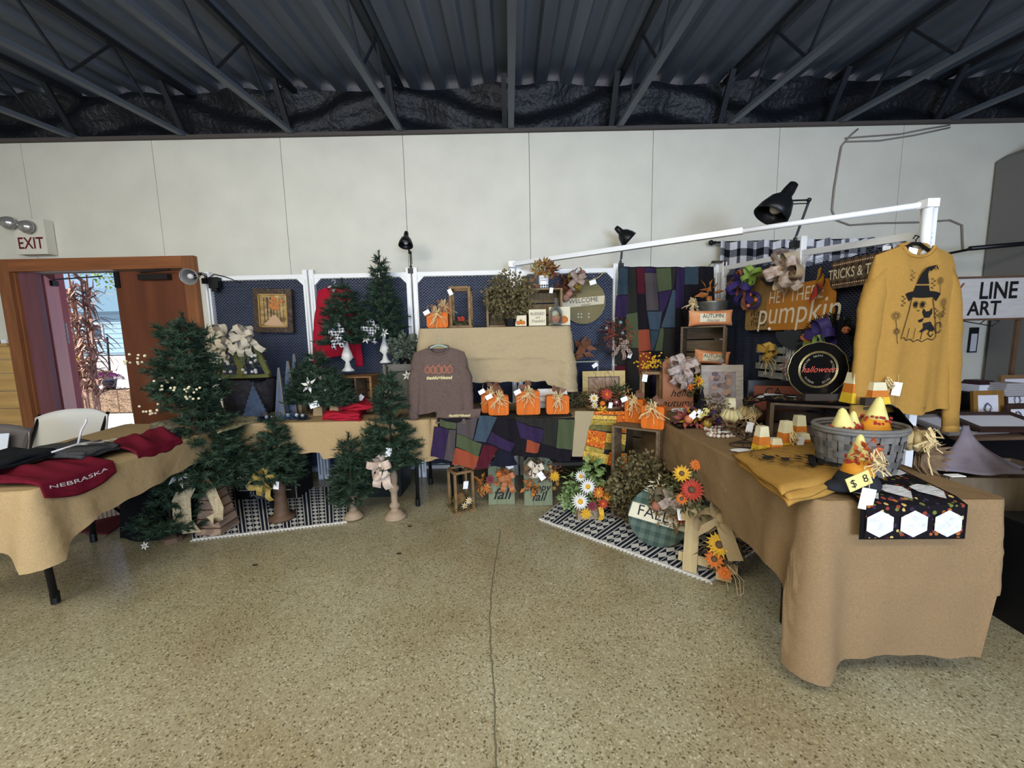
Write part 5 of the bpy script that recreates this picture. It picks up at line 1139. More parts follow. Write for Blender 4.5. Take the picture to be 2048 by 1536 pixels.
def tag_sign(label, x0, y0, x1, y1, words, Y=None, group=None, ytop=None):
    b_ = onz((x0 + x1) / 2, y1, 0); w_ = (ony(x1, y1 - 20, b_.y) - ony(x0, y1 - 20, b_.y)).x; h_ = ony((x0 + x1) / 2, y0, b_.y + .06).z
    t = thing('tag_sign', label, 'sign', b_ + Vector((0, .03, .002)), 0, group, -.12)
    bo = MB().prism([(-w_ / 2, 0), (w_ / 2, 0), (w_ / 2, h_ - .05), (w_ / 2 - .05, h_), (-w_ / 2 + .05, h_), (-w_ / 2, h_ - .05)], -.008, .008).build('board', SAGE, t)
    for k in (-1, 1): MB().box((k * w_ * .17, -.0085, h_ * .45), (.003, .002, h_ * .9)).build('board_joint', DGREENL, bo)
    for s, z, sz in words: write(t, s, 0, z, sz, INK, y=-.011, shear=.35, bold=.012)
    return t, w_, h_
t, w_, h_ = tag_sign('sage green tag sign reading fall with orange and wine flowers', 977, 925, 1030, 1012, [('fall', .085, .13)], group='sage green tag signs on the floor')
flower(t, (-.0, -.05, h_ - .09), .05, ORP, ORP, 12, 3); flower(t, (-.09, -.05, h_ - .13), .045, MAGP, MAGP, 10, 2); flower(t, (-.12, -.05, h_ - .20), .045, AUTL, ORP, 7); sprigs(t, (-.15, -.03, h_ - .17), .06, 26, mat('gold_red_leaf', (186, 130, 40), .6, c2=(160, 60, 30), scale=22), .06, .035, seed=3, sy=.4)
bow(t, (.05, -.05, h_ - .10), .08, mat('sheer_orange_ribbon', (186, 110, 60), .5), 4, 2, .15, w=.04, seed=3); price_tag(t, .07, -.08, h_ - .02, .04, ry=1.2); twigs(t, (0, -.02, h_ - .04), .10, 10, seed=4, up=.5); sprigs(t, (0, -.03, h_ - .16), .08, 40, ORP, .03, .012, seed=5, sz=.3, sy=.4, name='orange_sprig')
t, w_, h_ = tag_sign('sage green tag sign reading happy fall with a spotted cream bow', 1049, 912, 1106, 1014, [('happy', .145, .08), ('fall', .07, .10)], group='sage green tag signs on the floor')
SPOT = floral('spotted_ribbon', (222, 208, 184), [(60, 44, 36), (222, 208, 184), (222, 208, 184), (60, 44, 36)], 70)
bow(t, (-.02, -.05, h_ - .08), .09, SPOT, 6, 3, .09, w=.045, seed=8, m2=mat('brown_ribbon', (128, 96, 66), .6)); flower(t, (.13, -.05, h_ - .16), .05, YELP, YELP, 12, 3); sprigs(t, (.08, -.02, h_ - .10), .11, 120, RUSTL, .035, .016, seed=8, sy=.35); berries(t, [(.13 + .03 * math.sin(i), -.04, h_ - .26 + .035 * i) for i in range(6)], .018, mat('tan_ball', (166, 126, 66), .7), 'tan_ball'); price_tag(t, .02, -.12, h_ - .14, .045, rz=.1, ry=-.6)
MB().tube([(-.05, 0, h_ - .02), (-.04, 0, h_ + .05), (.02, 0, h_ + .05), (.03, 0, h_ - .02)], .008, 6).build('rope_handle', mat('grey_rope', (140, 132, 120), .8), t, smooth=True); sprigs(t, (-.06, -.04, h_ - .25), .06, 30, AUTL, .05, .03, seed=9, sy=.4, name='orange_leaf')
# flower box on the rug
b_ = onz(1180, 1040, .014); t = thing('flower_box', 'small wooden box of white daisies and yellow flowers at the rug corner', 'flower box', b_ + Vector((0, .07, 0)), .05)
for s in (-1, 1): MB().box((s * .085, 0, .05), (.012, .11, .10)).build('side_board', WOODL, t); MB().box((0, s * .055, .05), (.182, .012, .10)).build('side_board', TAUPE, t)
MB().box((0, 0, .008), (.16, .1, .012)).build('bottom_board', WOODL, t)
sprigs(t, (-.02, 0, .2), .17, 380, GREENL, .05, .026, seed=21, sy=.6); sprigs(t, (-.14, -.03, .16), .09, 160, GREENL, .035, .024, seed=22); sprigs(t, (.04, 0, .38), .07, 50, GREENL, .07, .035, seed=23); twigs(t, (0, 0, .15), .3, 12, DGREENL, seed=24, up=1.2, r=.0025)
flower(t, (-.03, -.10, .27), .065, WHITEP, YELP, 18, 2, W=.2); flower(t, (-.09, -.12, .17), .07, WHITEP, YELP, 18, 2, W=.2); flower(t, (-.07, -.05, .33), .05, WHITEP, YELP, 16, 2, W=.2)
flower(t, (.05, -.10, .22), .05, ORP, YELP, 12, 2); flower(t, (.0, -.12, .13), .045, MAGP, MAGP, 10, 2); flower(t, (.08, -.11, .14), .045, REDP, ORP, 10, 2); flower(t, (-.05, -.13, .08), .05, YELP, YELP, 9, 2); flower(t, (.12, -.08, .18), .04, YELP, ORP, 9, 2); sprigs(t, (.08, -.06, .18), .10, 120, AUTL, .03, .014, seed=25, sy=.5, name='orange_sprig')
MB().ribbon([(.06, -.12, .12), (.07, -.13, .06), (.06, -.12, .02)], .035, (1, 0, 0)).build('yellow_ribbon', YELP, t)

# tall crate with pumpkins, bush inside
cb = onz(1292, 1032, .012)
RZ = -.62
cx0 = Vector((.985, 2.83, .014)); CH = .695
cr = crate('wooden_crate', 'tall brown crate stood on end on the rug, orange pumpkins on its top', cx0, .33, .42, CH, RZ, mat('grey_brown_crate', (112, 92, 64), .75, noise=.28, scale=7, stretch=(1, 1, 5)), slats=4)
for s in (-1, 1):
    for k in range(3): MB().box((s * .1685, -.14 + .14 * k, CH / 2), (.006, .125, CH)).build('side_slat', WOOD, cr)
tp = cx0.z + CH + .002
wood_pumpkin('orange block pumpkin at the front corner of the tall crate top', 1285, 830, 1328, 874, 2.66, tp, .10, RZ + .1, seed=31, tagd=False)
wood_pumpkin('rounded orange block pumpkin at the left on the tall crate top', 1252, 812, 1288, 858, 2.86, tp, .08, RZ, seed=32)
b_ = ony(1303, 832, 2.92); t = thing('small_pumpkin', 'small round orange pumpkin behind the two on the tall crate', 'pumpkin', (b_.x, 2.93, tp)); MB().lathe([(.01, 0), (.04, .005), (.058, .04), (.05, .075), (.012, .085)], n=24, lobes=8, la=.12).build('pumpkin_body', ORANGEW, t, smooth=True); MB().tube([(0, 0, .08), (.008, 0, .11)], .009, 6).build('stem', BROWNW, t)
b_ = onz(1300, 1040, .014); t = thing('boxwood_bush', 'large brown green boxwood bush filling the front of the tall crate', 'faux bush', (.90, 2.60, .014), 0, 'faux boxwood bushes'); MB().lathe([(.06, 0), (.08, .10), (.075, .10)], n=14).build('pot', BLACK, t)
sprigs(t, (0, 0, .28), .23, 2800, MOSSL, .032, .022, seed=51, sy=.75, sz=1.15, shell=.3); twigs(t, (0, 0, .1), .32, 24, seed=52, up=.7)

# round FALL sign
b_ = onz(1310, 1100, .014); R_ = .186; t = thing('round_sign', 'round green plaid FALL sign with autumn bow leaning by the crate', 'sign', b_ + Vector((.0, .05, .0)), -.30, 'round wooden signs', -.2, .20)
GPL = plaid('green_plaid_board', (62, 82, 72), (96, 112, 98), 16); MB().prism(ell(0, R_, R_, R_, 44), -.008, .010).build('disc', GPL, t); MB().prism(ell(0, R_, R_, R_, 44), .0102, .02).build('dark_rim', mat('dark_green_edge', (30, 38, 34), .5), t)
MB().prism([(-R_ * .98, R_ * .78), (R_ * .98, R_ * .78), (R_ * .93, R_ * 1.30), (-R_ * .93, R_ * 1.30)], -.012, -.008).build('band', CREAM, t)
write(t, 'FALL', -.035, R_ * 1.07, .10, INK, y=-.0135, sx=.95); write(t, 'sweet fall', .06, R_ * .87, .035, INK, y=-.0135, shear=.4)
bow(t, (.03, -.05, R_ * 1.80), .09, RPK, 7, 2, .08, w=.05, seed=33, m2=mat('sage_ribbon', (120, 108, 80), .6)); sprigs(t, (.06, -.03, R_ * 1.55), .15, 300, mat('mixed_green_leaf', (92, 92, 48), .6, c2=(168, 110, 50), scale=20), .04, .014, seed=34, sy=.4); sprigs(t, (-.03, -.02, R_ * 1.9), .09, 60, CREAM, .05, .01, seed=35, sy=.3, name='wheat'); flower(t, (.12, -.05, R_ * 1.2), .04, REDP, YELP, 9)
for x, z in ((-.04, 1.45), (.08, 1.75)): MB().ball((x, -.09, R_ * z), .03, 10, 1, .7).build('rose', mat('faded_orange_rose', (168, 100, 70), .7), t, smooth=True)
# orange post with flowers
b_ = onz(1368, 1080, .012); t = thing('orange_post_sign', 'orange upright board sign with flowers behind the round FALL sign', 'sign', Vector((1.24, 2.66, .014)), -.5, None, -.05)
hh = ony(1375, 908, 2.7).z - .02; MB().box((-.05, 0, hh / 2), (.09, .022, hh)).build('board', mat('burnt_orange_board', (158, 84, 36), .7, noise=.15, scale=8), t); MB().box((.07, .01, hh / 2), (.09, .022, hh)).build('board', BROWNW, t)
write(t, 'G', -.05, hh * .80, .07, BRZ, y=-.013); write(t, 'A', -.05, hh * .64, .07, BRZ, y=-.013); sprigs(t, (.02, -.05, hh * .75), .11, 260, mat('olive_gold_leaf', (110, 108, 50), .6, c2=(150, 130, 70), scale=20), .045, .014, seed=36, sy=.4, sz=1.8)
flower(t, (.05, -.08, hh * .93), .05, ORP, ORP, 14, 3); flower(t, (.0, -.09, hh * .72), .05, YELP, BROWNW, 12, 2); flower(t, (.09, -.09, hh * .58), .045, YELP, BROWNW, 12, 2); price_tag(t, -.06, -.04, hh * .92, .045, ry=-.3); price_tag(t, -.04, -.05, hh * .68, .04)

# pallet sign with sunflowers and burlap bow
b_ = onz(1412, 1152, .014); t = thing('pallet_sign', 'pale wooden pallet ladder sign with sunflowers and big burlap bow', 'sign', b_ + Vector((0, .0, 0)), -.55, None, -.30)
PW_, PH = .27, .56; PINEP = mat('pale_pine', (196, 170, 116), .6, noise=.14, scale=6, stretch=(5, 1, .7))
for x in (-.085, .085): MB().box((x, 0, PH / 2), (.075, .018, PH)).build('plank', PINEP, t)
for z in (.07, .30, PH - .07): MB().box((0, .0185, z), (PW_ + .03, .018, .05)).build('cross_plank', PINEP, t)
rr = random.Random(44); b = MB()
for k in range(170):
    a = rr.uniform(PI * .55, PI * 1.65) + PI; q = Vector((.02 + .15 * math.cos(a), -.03, .28 + .19 * math.sin(a))); b.tube([q, q + Vector((rr.uniform(-1, 1), -rr.uniform(.1, .5), rr.uniform(-1, 1))) * .07], .0018, 3)
b.build('grapevine', mat('grapevine', (92, 70, 48), .9), t, kind='stuff')
sprigs(t, (-.10, -.04, .44), .13, 200, DGREENL, .05, .014, seed=45, sy=.4); sprigs(t, (.08, -.05, .16), .11, 130, mat('brown_grass', (104, 86, 58), .8), .06, .008, seed=46, sy=.5, name='dry_grass')
flower(t, (-0.09, -.10, .46), .07, REDP, BROWNW, 18, 2, face=(-.1, -1, .1)); flower(t, (-0.14, -.09, .40), .04, ORP, BROWNW, 12, 2); flower(t, (-0.15, -.08, .54), .055, YELP, BROWNW, 14, 2); flower(t, (-0.08, -.06, .60), .04, ORP, ORP, 12, 2); flower(t, (.06, -.11, .20), .07, YELP, BROWNW, 16, 2); flower(t, (.04, -.10, .12), .055, ORP, BROWNW, 12, 2); flower(t, (.09, -.09, .06), .045, ORP, ORP, 10, 2)
BUR3 = fabric('burlap_ribbon', (172, 146, 102), noise=.15, scale=200)
b = MB()
for c_, a0, L, wd in (((.06, -.09, .34), 1.35, .17, .075), ((.06, -.09, .34), -.12, .15, .07), ((.06, -.09, .34), 3.5, .13, .075)):
    c_ = Vector(c_); ra = Vector((math.cos(a0), 0, math.sin(a0))); pe = Vector((-ra.z, 0, ra.x)); pts = [c_ + ra * (L * .5 * (1 - math.cos(u))) + pe * (L * .36 * math.sin(u)) + Vector((0, -.02, 0)) for u in [2 * PI * i / 18 for i in range(19)]]; b.ribbon(pts, wd, (.30, .80, .55))
b.ribbon([(.06, -.12, .34), (.10, -.14, .24), (.14, -.12, .14)], .07, (1, 0, .3)); b.ribbon([(.06, -.12, .34), (.02, -.15, .30), (-.04, -.14, .25)], .07, (.3, 0, 1)); b.ball((.06, -.12, .34), .03, 8); b.build('burlap_bow', BUR3, t, smooth=True)
b = MB()
for k in range(3): b.tube([(.10, -.05, .10), (.14 + .02 * k, -.06, .04), (.16 + .01 * k, -.07, -.06 + .02 * k), (.12, -.06, -.07), (.10, -.05, .02)], .0015, 4)
b.build('loose_twine', RAFFIA, t, kind='stuff'); price_tag(t, -.15, .03, .30, .045, ry=-.2)

# ---------------------------------------------------------------- under the tables, left
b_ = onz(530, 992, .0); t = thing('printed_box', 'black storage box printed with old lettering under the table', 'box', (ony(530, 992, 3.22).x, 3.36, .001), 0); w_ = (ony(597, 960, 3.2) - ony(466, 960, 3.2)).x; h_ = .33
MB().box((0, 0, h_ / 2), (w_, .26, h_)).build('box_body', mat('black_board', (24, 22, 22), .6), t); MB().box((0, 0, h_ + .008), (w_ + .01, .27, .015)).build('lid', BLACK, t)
GP = mat('cream_grey_print', (206, 196, 170), .7)
for s, x, z, sz in (('SUPERIOR', 0, .055, .062), ('OIL COMPANY', 0, .022, .026), ('FRUIT FARMS', -.02, .245, .036), ('BRAND', -.13, .19, .045), ('PLUMS', .08, .19, .045), ('No. 1', .08, .13, .04), ('QUALITY', 0, .295, .045)): write(t, s, x, z, sz, GP, y=-.132)
b = MB(); b.prism(ell(-.14, .125, .028, .028, 20), -.132, -.1305); b.box((0, -.131, .09), (w_ * .8, .002, .008)); b.box((0, -.131, .27), (w_ * .8, .002, .004))
for x in (-w_ / 2 + .012, w_ / 2 - .012): b.box((x, -.131, h_ / 2), (.004, .002, h_ * .95))
b.build('printed_ornament', GP, t, kind='stuff')
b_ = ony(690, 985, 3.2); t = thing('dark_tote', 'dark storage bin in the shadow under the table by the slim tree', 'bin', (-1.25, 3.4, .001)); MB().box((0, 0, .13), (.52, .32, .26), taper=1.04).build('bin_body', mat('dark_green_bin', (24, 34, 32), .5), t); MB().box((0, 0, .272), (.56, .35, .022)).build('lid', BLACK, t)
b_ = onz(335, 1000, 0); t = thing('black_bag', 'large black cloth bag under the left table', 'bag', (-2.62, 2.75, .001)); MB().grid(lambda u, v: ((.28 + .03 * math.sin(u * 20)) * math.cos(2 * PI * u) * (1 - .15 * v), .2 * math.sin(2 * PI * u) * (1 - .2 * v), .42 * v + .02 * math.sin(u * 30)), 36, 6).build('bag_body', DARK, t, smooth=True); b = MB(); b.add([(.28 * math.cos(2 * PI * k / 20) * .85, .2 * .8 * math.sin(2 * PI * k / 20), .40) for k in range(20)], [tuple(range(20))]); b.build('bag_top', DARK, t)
for s in (-1, 1): MB().tube([(-.1, s * .06, .40), (-.06, s * .06, .52), (.06, s * .06, .52), (.1, s * .06, .40)], .008, 6).build('handle', BLACK, t)
# red doormat strip and ribbed board by the door
REDMAT = mat('dark_red_mat', (104, 20, 30), .8); t = thing('floor_mat', 'dark red strip mat on the floor behind the left table', 'mat', (-3.15, 3.0, .001)); 
P4 = [onz(110, 1060, .0), onz(215, 1070, 0), onz(318, 1003, 0), onz(300, 985, 0)]; c_ = sum(P4, Vector()) / 4; t.location = (c_.x, c_.y, .001)
b = MB(); b.add([tuple(p - c_ + Vector((0, 0, zz))) for zz in (0, .014) for p in P4], [(3, 2, 1, 0), (4, 5, 6, 7)] + [(i, (i + 1) % 4, (i + 1) % 4 + 4, i + 4) for i in range(4)]); b.build('mat_body', REDMAT, t)
t = thing('ribbed_case', 'pale ribbed board standing under the far side of the left table', 'board', (-3.18, 2.98, .001), .75)
MB().box((0, 0, .12), (.62, .02, .22)).build('board', mat('beige_board', (150, 132, 108), .8), t)
for k in range(26): MB().box((-.3 + k * .024, -.013, .12), (.012, .008, .21)).build('rib', TAUPE, t)
# chairs
CHW = mat('white_chair_plastic', (226, 224, 214), .45); CHG = mat('grey_chair_frame', (120, 112, 108), .4, .4)
def folding_chair(label, loc, rz, seat, fr, inset=False):
    t = thing('folding_chair', label, 'chair', loc, rz, 'folding chairs behind the left table')
    for s in (-1, 1):
        MB().tube([(s * .20, -.24, .0), (s * .21, -.02, .42), (s * .225, .20, .86)], .011, 8).build('leg', fr, t, smooth=True); MB().tube([(s * .19, .26, .0), (s * .20, -.10, .45)], .011, 8).build('leg', fr, t, smooth=True)
    def f(u, v): x = -.235 + .47 * u; return (x, .17 + .06 * v - .05 * (1 - (2 * u - 1) ** 2) * -1 - .04, .60 + .29 * v - .05 * v * abs(2 * u - 1) ** 2.6)
    MB().slab(f, 22, 8, .016, nrm=(0, -1, .1)).build('backrest', seat, t, smooth=True)
    MB().prism(rrect(.40, .38, .06), -.010, .010).map(lambda x, y, z: (x, z - .24, y + .45)).build('seat', seat, t); MB().bar((-.19, .2, .14), (.19, .2, .14), .014).build('stretcher', fr, t)
    if inset: MB().slab(lambda u, v: (-.15 + .3 * u, .10 + .06 * v, .64 + .2 * v), 6, 4, .004, nrm=(0, -1, .1)).build('inset_panel', mat('blue_white_panel', (206, 214, 224), .5), t)
    return t
cc = ony(82, 830, 2.62); folding_chair('white plastic folding chair behind the left table, facing the viewer', (cc.x - .06, 2.70, .001), PI + PI * 0 + .15 - PI, CHW, BLACKM)
cc = ony(-62, 870, 2.3); folding_chair('grey folding chair with a pale back panel at the left edge', (cc.x + .10, 2.14, .001), .25, CHG, CHG, True)

# ---------------------------------------------------------------- shirts on the tables
def folded(name, label, m, pts, z, n=3, th=.018, group=None, cat='shirt', rug_=.006, seed=0, hang=None, rz=0):
    """stack of folded cloth laid over a quad of table points"""
    c_ = sum(pts, Vector()) / 4; t = thing(name, label, cat, (c_.x, c_.y, z), 0, group); rr = random.Random(seed)
    for k in range(n):
        o = [rr.uniform(-.008, .008) for _ in range(8)]; sc_ = 1 - .02 * k
        def f(u, v):
            p = ((pts[0] * (1 - u) + pts[1] * u) * (1 - v) + (pts[3] * (1 - u) + pts[2] * u) * v) - c_
            e = min(u, 1 - u, v, 1 - v); return Vector((p.x * sc_ + o[0] + .006 * math.sin(v * 11 + k), p.y * sc_ + o[1] + .006 * math.sin(u * 9 + k * 2), k * th + rug_ * math.sin(u * 11 + v * 8 + k * 2) * (.4 + k * .3) - .0 + (.004 if e > .05 else -.002)))
        MB().slab(f, 16, 10, th * .9, nrm=(0, 0, 1)).build('fold_layer', m, t, smooth=True)
    return t, c_
R_2 = lambda x, y, z=.76: onz(x, y, z)
REDS = fabric('crimson_jersey', (186, 26, 46), bump=.4, bscale=7)
folded('red_shirt', 'lower stack of folded crimson shirts at the table edge before the crate', REDS, [R_2(645, 838), R_2(720, 840), R_2(738, 815), R_2(668, 812)], .752, 3, .016, 'folded crimson shirts', seed=1)
t, _ = folded('red_shirt', 'folded crimson shirt with a white tag on top of the stack', REDS, [R_2(672, 832), R_2(752, 832), R_2(760, 812), R_2(690, 808)], .806, 2, .02, 'folded crimson shirts', rug_=.012, seed=2); price_tag(t, .02, 0, .06, .04, ry=.6)
MAR = fabric('maroon_jersey', (116, 18, 38), bump=.5, bscale=6); GRS = fabric('charcoal_heather', (70, 70, 70), noise=.2, scale=90, bump=.4); BKS = fabric('black_jersey', (30, 32, 36), bump=.4)
WP = mat('white_print', (222, 222, 222), .7)
# near maroon shirt drooping over the edge
def droop_shirt(label, m, edge0, edge1, inner1, inner0, drop, text=None, group='shirts on the left table', seed=0, hump=.03):
    """cloth lying from inner edge to the table's edge and then hanging down"""
    t = thing('printed_shirt', label, 'shirt', (edge0 + edge1) / 2 - Vector((0, 0, 0)), 0, group); c_ = Vector(t.location)
    out = (edge1 - edge0).normalized().cross(Vector((0, 0, 1))); 
    if out.x < 0: out = -out
    def f(u, v):
        e = edge0 * (1 - u) + edge1 * u; i = inner0 * (1 - u) + inner1 * u
        if v < .6:
            k = v / .6; p = i * (1 - k) + e * k; p.z = .752 + hump * math.sin(k * PI) ** .6 * (.7 + .3 * math.sin(u * 12 + seed)) + .008 * math.sin(u * 23 + k * 7) * math.sin(k * PI) + .004; p += out * .028 * k ** 6
        else:
            k = (v - .6) / .4; p = e + out * (.032 + .003 * math.sin(u * 17 + seed) * k + .01 * k); d_ = drop * (.55 + .45 * math.sin(u * PI)) ; p.z = .758 - d_ * k
        return p - c_
    MB().slab(f, 34, 24, .012, nrm=(.4, -.3, .9)).build('cloth', m, t, smooth=True)
    if text:
        for s, u0, u1, vv, hgt in text:
            P, F = letters(s, 1, 0, .0); xs = [p[0] for p in P]; x0, x1 = min(xs), max(xs)
            V = [f(u0 + (u1 - u0) * (px - x0) / (x1 - x0), vv - hgt * pz) + Vector((.4, -.3, .9)).normalized() * .0155 for px, pz in P]; MB().add(V, F).build('lettering', WP, t)
    return t
E0, E1 = Vector((-2.085, 1.62, .752)), Vector((-2.10, 1.93, .752)); 
droop_shirt('nearest maroon shirt with white text drooping over the table corner', MAR, Vector((-2.10, 1.62, .752)), Vector((-2.115, 1.95, .752)), Vector((-2.50, 2.02, .752)), Vector((-2.50, 1.60, .752)), .10, [('NEBRASKA', .10, .88, .78, .11)], seed=1)
droop_shirt('maroon shirt heaped at the far end of the left table, small white mark', MAR, Vector((-2.145, 2.10, .752)), Vector((-2.17, 2.42, .752)), Vector((-2.50, 2.62, .752)), Vector((-2.45, 2.2, .752)), .05, None, seed=3, hump=.055)
t, c_ = folded('grey_shirt', 'charcoal grey shirt with white letters between the maroon shirts', GRS, [Vector((-2.22, 1.92, .76)), Vector((-2.22, 2.12, .76)), Vector((-2.58, 2.25, .76)), Vector((-2.66, 2.0, .76))], .785, 2, .016, 'folded shirts on the left table', rug_=.008, seed=5)
for s, x, y, sz in (('R', .10, -.03, .10), ('NU', .16, .03, .06)):
    P, F = letters(s, sz, 0, .03); MB().add([(x - pz, y + px, .052) for px, pz in P], F).build('lettering', WP, t)
t, c_ = folded('black_shirt', 'black folded shirt lying left of the grey one', BKS, [Vector((-2.36, 1.66, .76)), Vector((-2.40, 1.98, .76)), Vector((-2.68, 2.02, .76)), Vector((-2.66, 1.62, .76))], .80, 2, .016, 'folded shirts on the left table', rug_=.008, seed=6)
MB().tube([(-2.38, 2.18, .80), (-2.37, 2.22, .88), (-2.36, 2.235, .93)], .004, 6); t = thing('clear_hanger_hook', 'clear plastic hanger lying on the grey shirt, its hook upright', 'hanger', (-2.38, 2.06, .825)); MB().tube([(0, 0, 0), (.01, .02, .08), (.03, .03, .12), (.035, .03, .14)], .005, 6).build('hook', mat('clear_plastic', (220, 214, 214), .2), t, smooth=True); MB().tube([(0, -.12, -.004), (0, 0, .006), (0, .12, -.004)], .005, 6).build('hanger_arm', _mats['clear_plastic'], t, smooth=True)

# ---------------------------------------------------------------- lamps
def clamp_lamp(label, base, elbow, head, aim, s=.085, group='black clamp lamps on the panels', sm=None):
    base, elbow, head, aim = map(Vector, (base, elbow, head, aim)); t = thing('clamp_lamp', label, 'lamp', base, 0, group); e, h = elbow - base, head - base; a = aim.normalized()
    b = MB(); b.box((0, 0, -.02), (.05, .05, .05)); b.tube([(0, 0, 0), (0, 0, .03)], .012, 8); b.build('clamp', BLACK, t)
    o = Vector((.012, 0, .012)); b = MB(); b.tube([(0, 0, .03), e], .006, 6); b.tube([o + Vector((0, 0, .03)), e + o], .004, 6); b.build('lower_arm', BLACKM, t)
    b = MB(); b.tube([e, h], .006, 6); b.tube([e + Vector((0, 0, -.022)), h + Vector((0, 0, -.022))], .004, 6); b.build('upper_arm', BLACKM, t); MB().ball(e, .016, 8).build('elbow_joint', BLACK, t)
    q = a.to_track_quat('Z', 'Y').to_matrix(); b = MB(); b.lathe([(.008, -.1), (.022, -.095), (.028, -.06), (.03, -.03), (.058, .0), (.078, .05), (.085, .09), (.082, .09), (.07, .05), (.05, .005)], n=24); k = s / .085
    b.v = [tuple(h + q @ (Vector(p) * k)) for p in b.v]; b.f = [f for f in b.f if len(f) < 20 or min(b.v.index(b.v[f[0]]), 1) == 0 or True][:-1]; b.m = b.m[:len(b.f)]; sh = b.build('shade', sm or BLACKM, t, smooth=True)
    b = MB(); b.ball((0, 0, 0), .03 * k, 12); b.v = [tuple(h + q @ (Vector(p) + Vector((0, 0, .04 * k)))) for p in b.v]; b.build('bulb', mat('frosted_bulb', (226, 224, 216), .3), sh, smooth=True)
    return t
A = lambda x, y, Y: ony(x, y, Y)
clamp_lamp('small black lamp above the second post, shade pointing down', A(822, 538, YP), A(820, 505, YP - .02), A(812, 478, YP - .05), (0, -.35, -1), .066)
clamp_lamp('black lamp over the welcome sign, shade tipped up to the right', A(1241, 528, YP), A(1243, 500, YP - .02), A(1246, 468, YP - .06), (.45, -.5, .45) if False else (.75, -.05, -.7), .08)
clamp_lamp('large black lamp with long arm above the pumpkin signs', A(1590, 484, 2.86), A(1618, 400, 2.82), A(1563, 402, 2.76), (-.62, .05, -.9), .115)
lp = clamp_lamp('black clamp lamp with silver reflector turned to the viewer at the door corner', A(412, 558, YP - .03), A(400, 548, YP - .06), A(385, 552, YP - .14), (.25, -1, -.25), .07, sm=mat('silver_reflector', (176, 174, 170), .3, .5))
t = thing('power_adapter', 'black power adapter and cord hung on the leftmost panel post', 'power adapter', A(430, 566, YP - .05) + Vector((0, 0, -.06))); MB().box((0, 0, .06), (.09, .05, .10)).box((0, -.0, -.0), (.05, .04, .04)).build('adapter_body', BLACK, t); b = MB(); b.tube([(-.08, .02, .10), (0, .0, .14), (.08, .02, .12), (.20, .05, .07), (.26, .07, .04)], .005, 6); b.build('cord', BLACK, t, smooth=True)
t = thing('dark_clamp', 'dark bar clamp on the rail at the booth corner', 'clamp', A(1437, 524, YP - .06)); MB().box((0, 0, 0), (.12, .03, .02)).box((.05, 0, -.03), (.02, .03, .06)).build('clamp_body', BRZ, t); MB().tube([(-.06, 0, 0), (-.10, 0, -.05)], .003, 5).build('thumb_lever', BLACKM, t)

# buffalo check valance on its rod, behind the wing
t = thing('check_valance', 'black and white buffalo check valance on a black rod behind the wing', 'curtain', A(1430, 485, 3.95)); o_ = Vector(t.location)
BC = [fabric('check_black', (24, 25, 32), bump=0), fabric('check_grey', (112, 112, 120), bump=0), fabric('check_white', (222, 222, 228), bump=0)]
x1_ = 1.75; nx, nz = 34, 4; cs_ = .072
for j in range(nz):
    for i in range(nx):
        k = (i % 2) + (j % 2); m = BC[[2, 1, 0][k] if True else 0]
        def f(u, v): x = .03 + (i + u) * cs_ * .75; return (x, -.03 - .022 * math.sin(x * 42), -.0 - (j + v) * cs_ + .01 * math.sin(x * 30))
        MB().slab(f, 4, 1, .003).build('check_patch', m, t)
MB().tube([(-.02, 0, .0), (2.1, 0, .0)], .011, 8).build('curtain_rod', BLACKM, t, smooth=True); MB().ball((-.04, 0, 0), .025, 10).build('finial', BLACKM, t, smooth=True)
for x in (.0, 2.05): MB().box((x, .035, 0), (.02, .07, .03)).build('rod_bracket', BLACKM, t)

# ---------------------------------------------------------------- crates and bucket in the corner
CRW = mat('corner_crate_wood', (104, 84, 58), .75, noise=.28, scale=7, stretch=(1, 1, 5))
RC = -.55; cpos = Vector((1.66, 3.36, .755))
c1 = crate('wooden_crate', 'lower corner crate under the second autumn pillow', cpos, .34, .27, .33, RC, CRW, slats=3, group='crates stacked in the booth corner')
c2 = crate('wooden_crate', 'upper corner crate under the galvanised bucket', cpos + Vector((.03, .02, .332)), .34, .27, .34, RC, CRW, slats=3, group='crates stacked in the booth corner')
for c_ in (c1, c2):
    for k in range(2): MB().box((.1755, -.06 + .12 * k, .165), (.006, .11, .32)).build('side_slat', WOOD, c_)
ztop = .755 + .332 + .342
b_ = A(1427, 628, 3.38); t = thing('galvanised_bucket', 'galvanised metal bucket on top of the corner crates', 'bucket', (b_.x + .0, 3.42, ztop)); MB().lathe([(.105, 0), (.108, .01), (.128, .20), (.133, .21), (.128, .212), (.122, .20), (.1, .012)], n=32).build('bucket_body', GALV, t, smooth=True)
MB().tube([(-.13, 0, .18), (-.145, -.04, .10), (-.13, -.06, .04)], .003, 6).build('bail', GALV, t)
sprigs(t, (-.02, -.02, .28), .07, 14, AUTL, .10, .04, seed=3, sy=.5, name='autumn_leaf'); twigs(t, (0, 0, .1), .2, 10, seed=4, up=2)
t = thing('raffia_corn', 'hanging indian corn with a pale raffia bow left of the bucket', 'corn', (b_.x - .20, 3.40, ztop + .01)); MB().lathe([(.008, 0), (.026, .02), (.03, .08), (.02, .15), (.008, .17)], (0.02, 0, 0.0), 14).build('corn_cob', mat('indian_corn', (104, 66, 48), .6, c2=(150, 110, 70), scale=60), t, smooth=True); raffia_bow(t, (0, -.03, .19), .07, 5, 16)
PILO = mat('orange_marble_pillow', (226, 120, 60), .8, c2=(240, 170, 110), scale=5, stretch=(1, 1, 3))
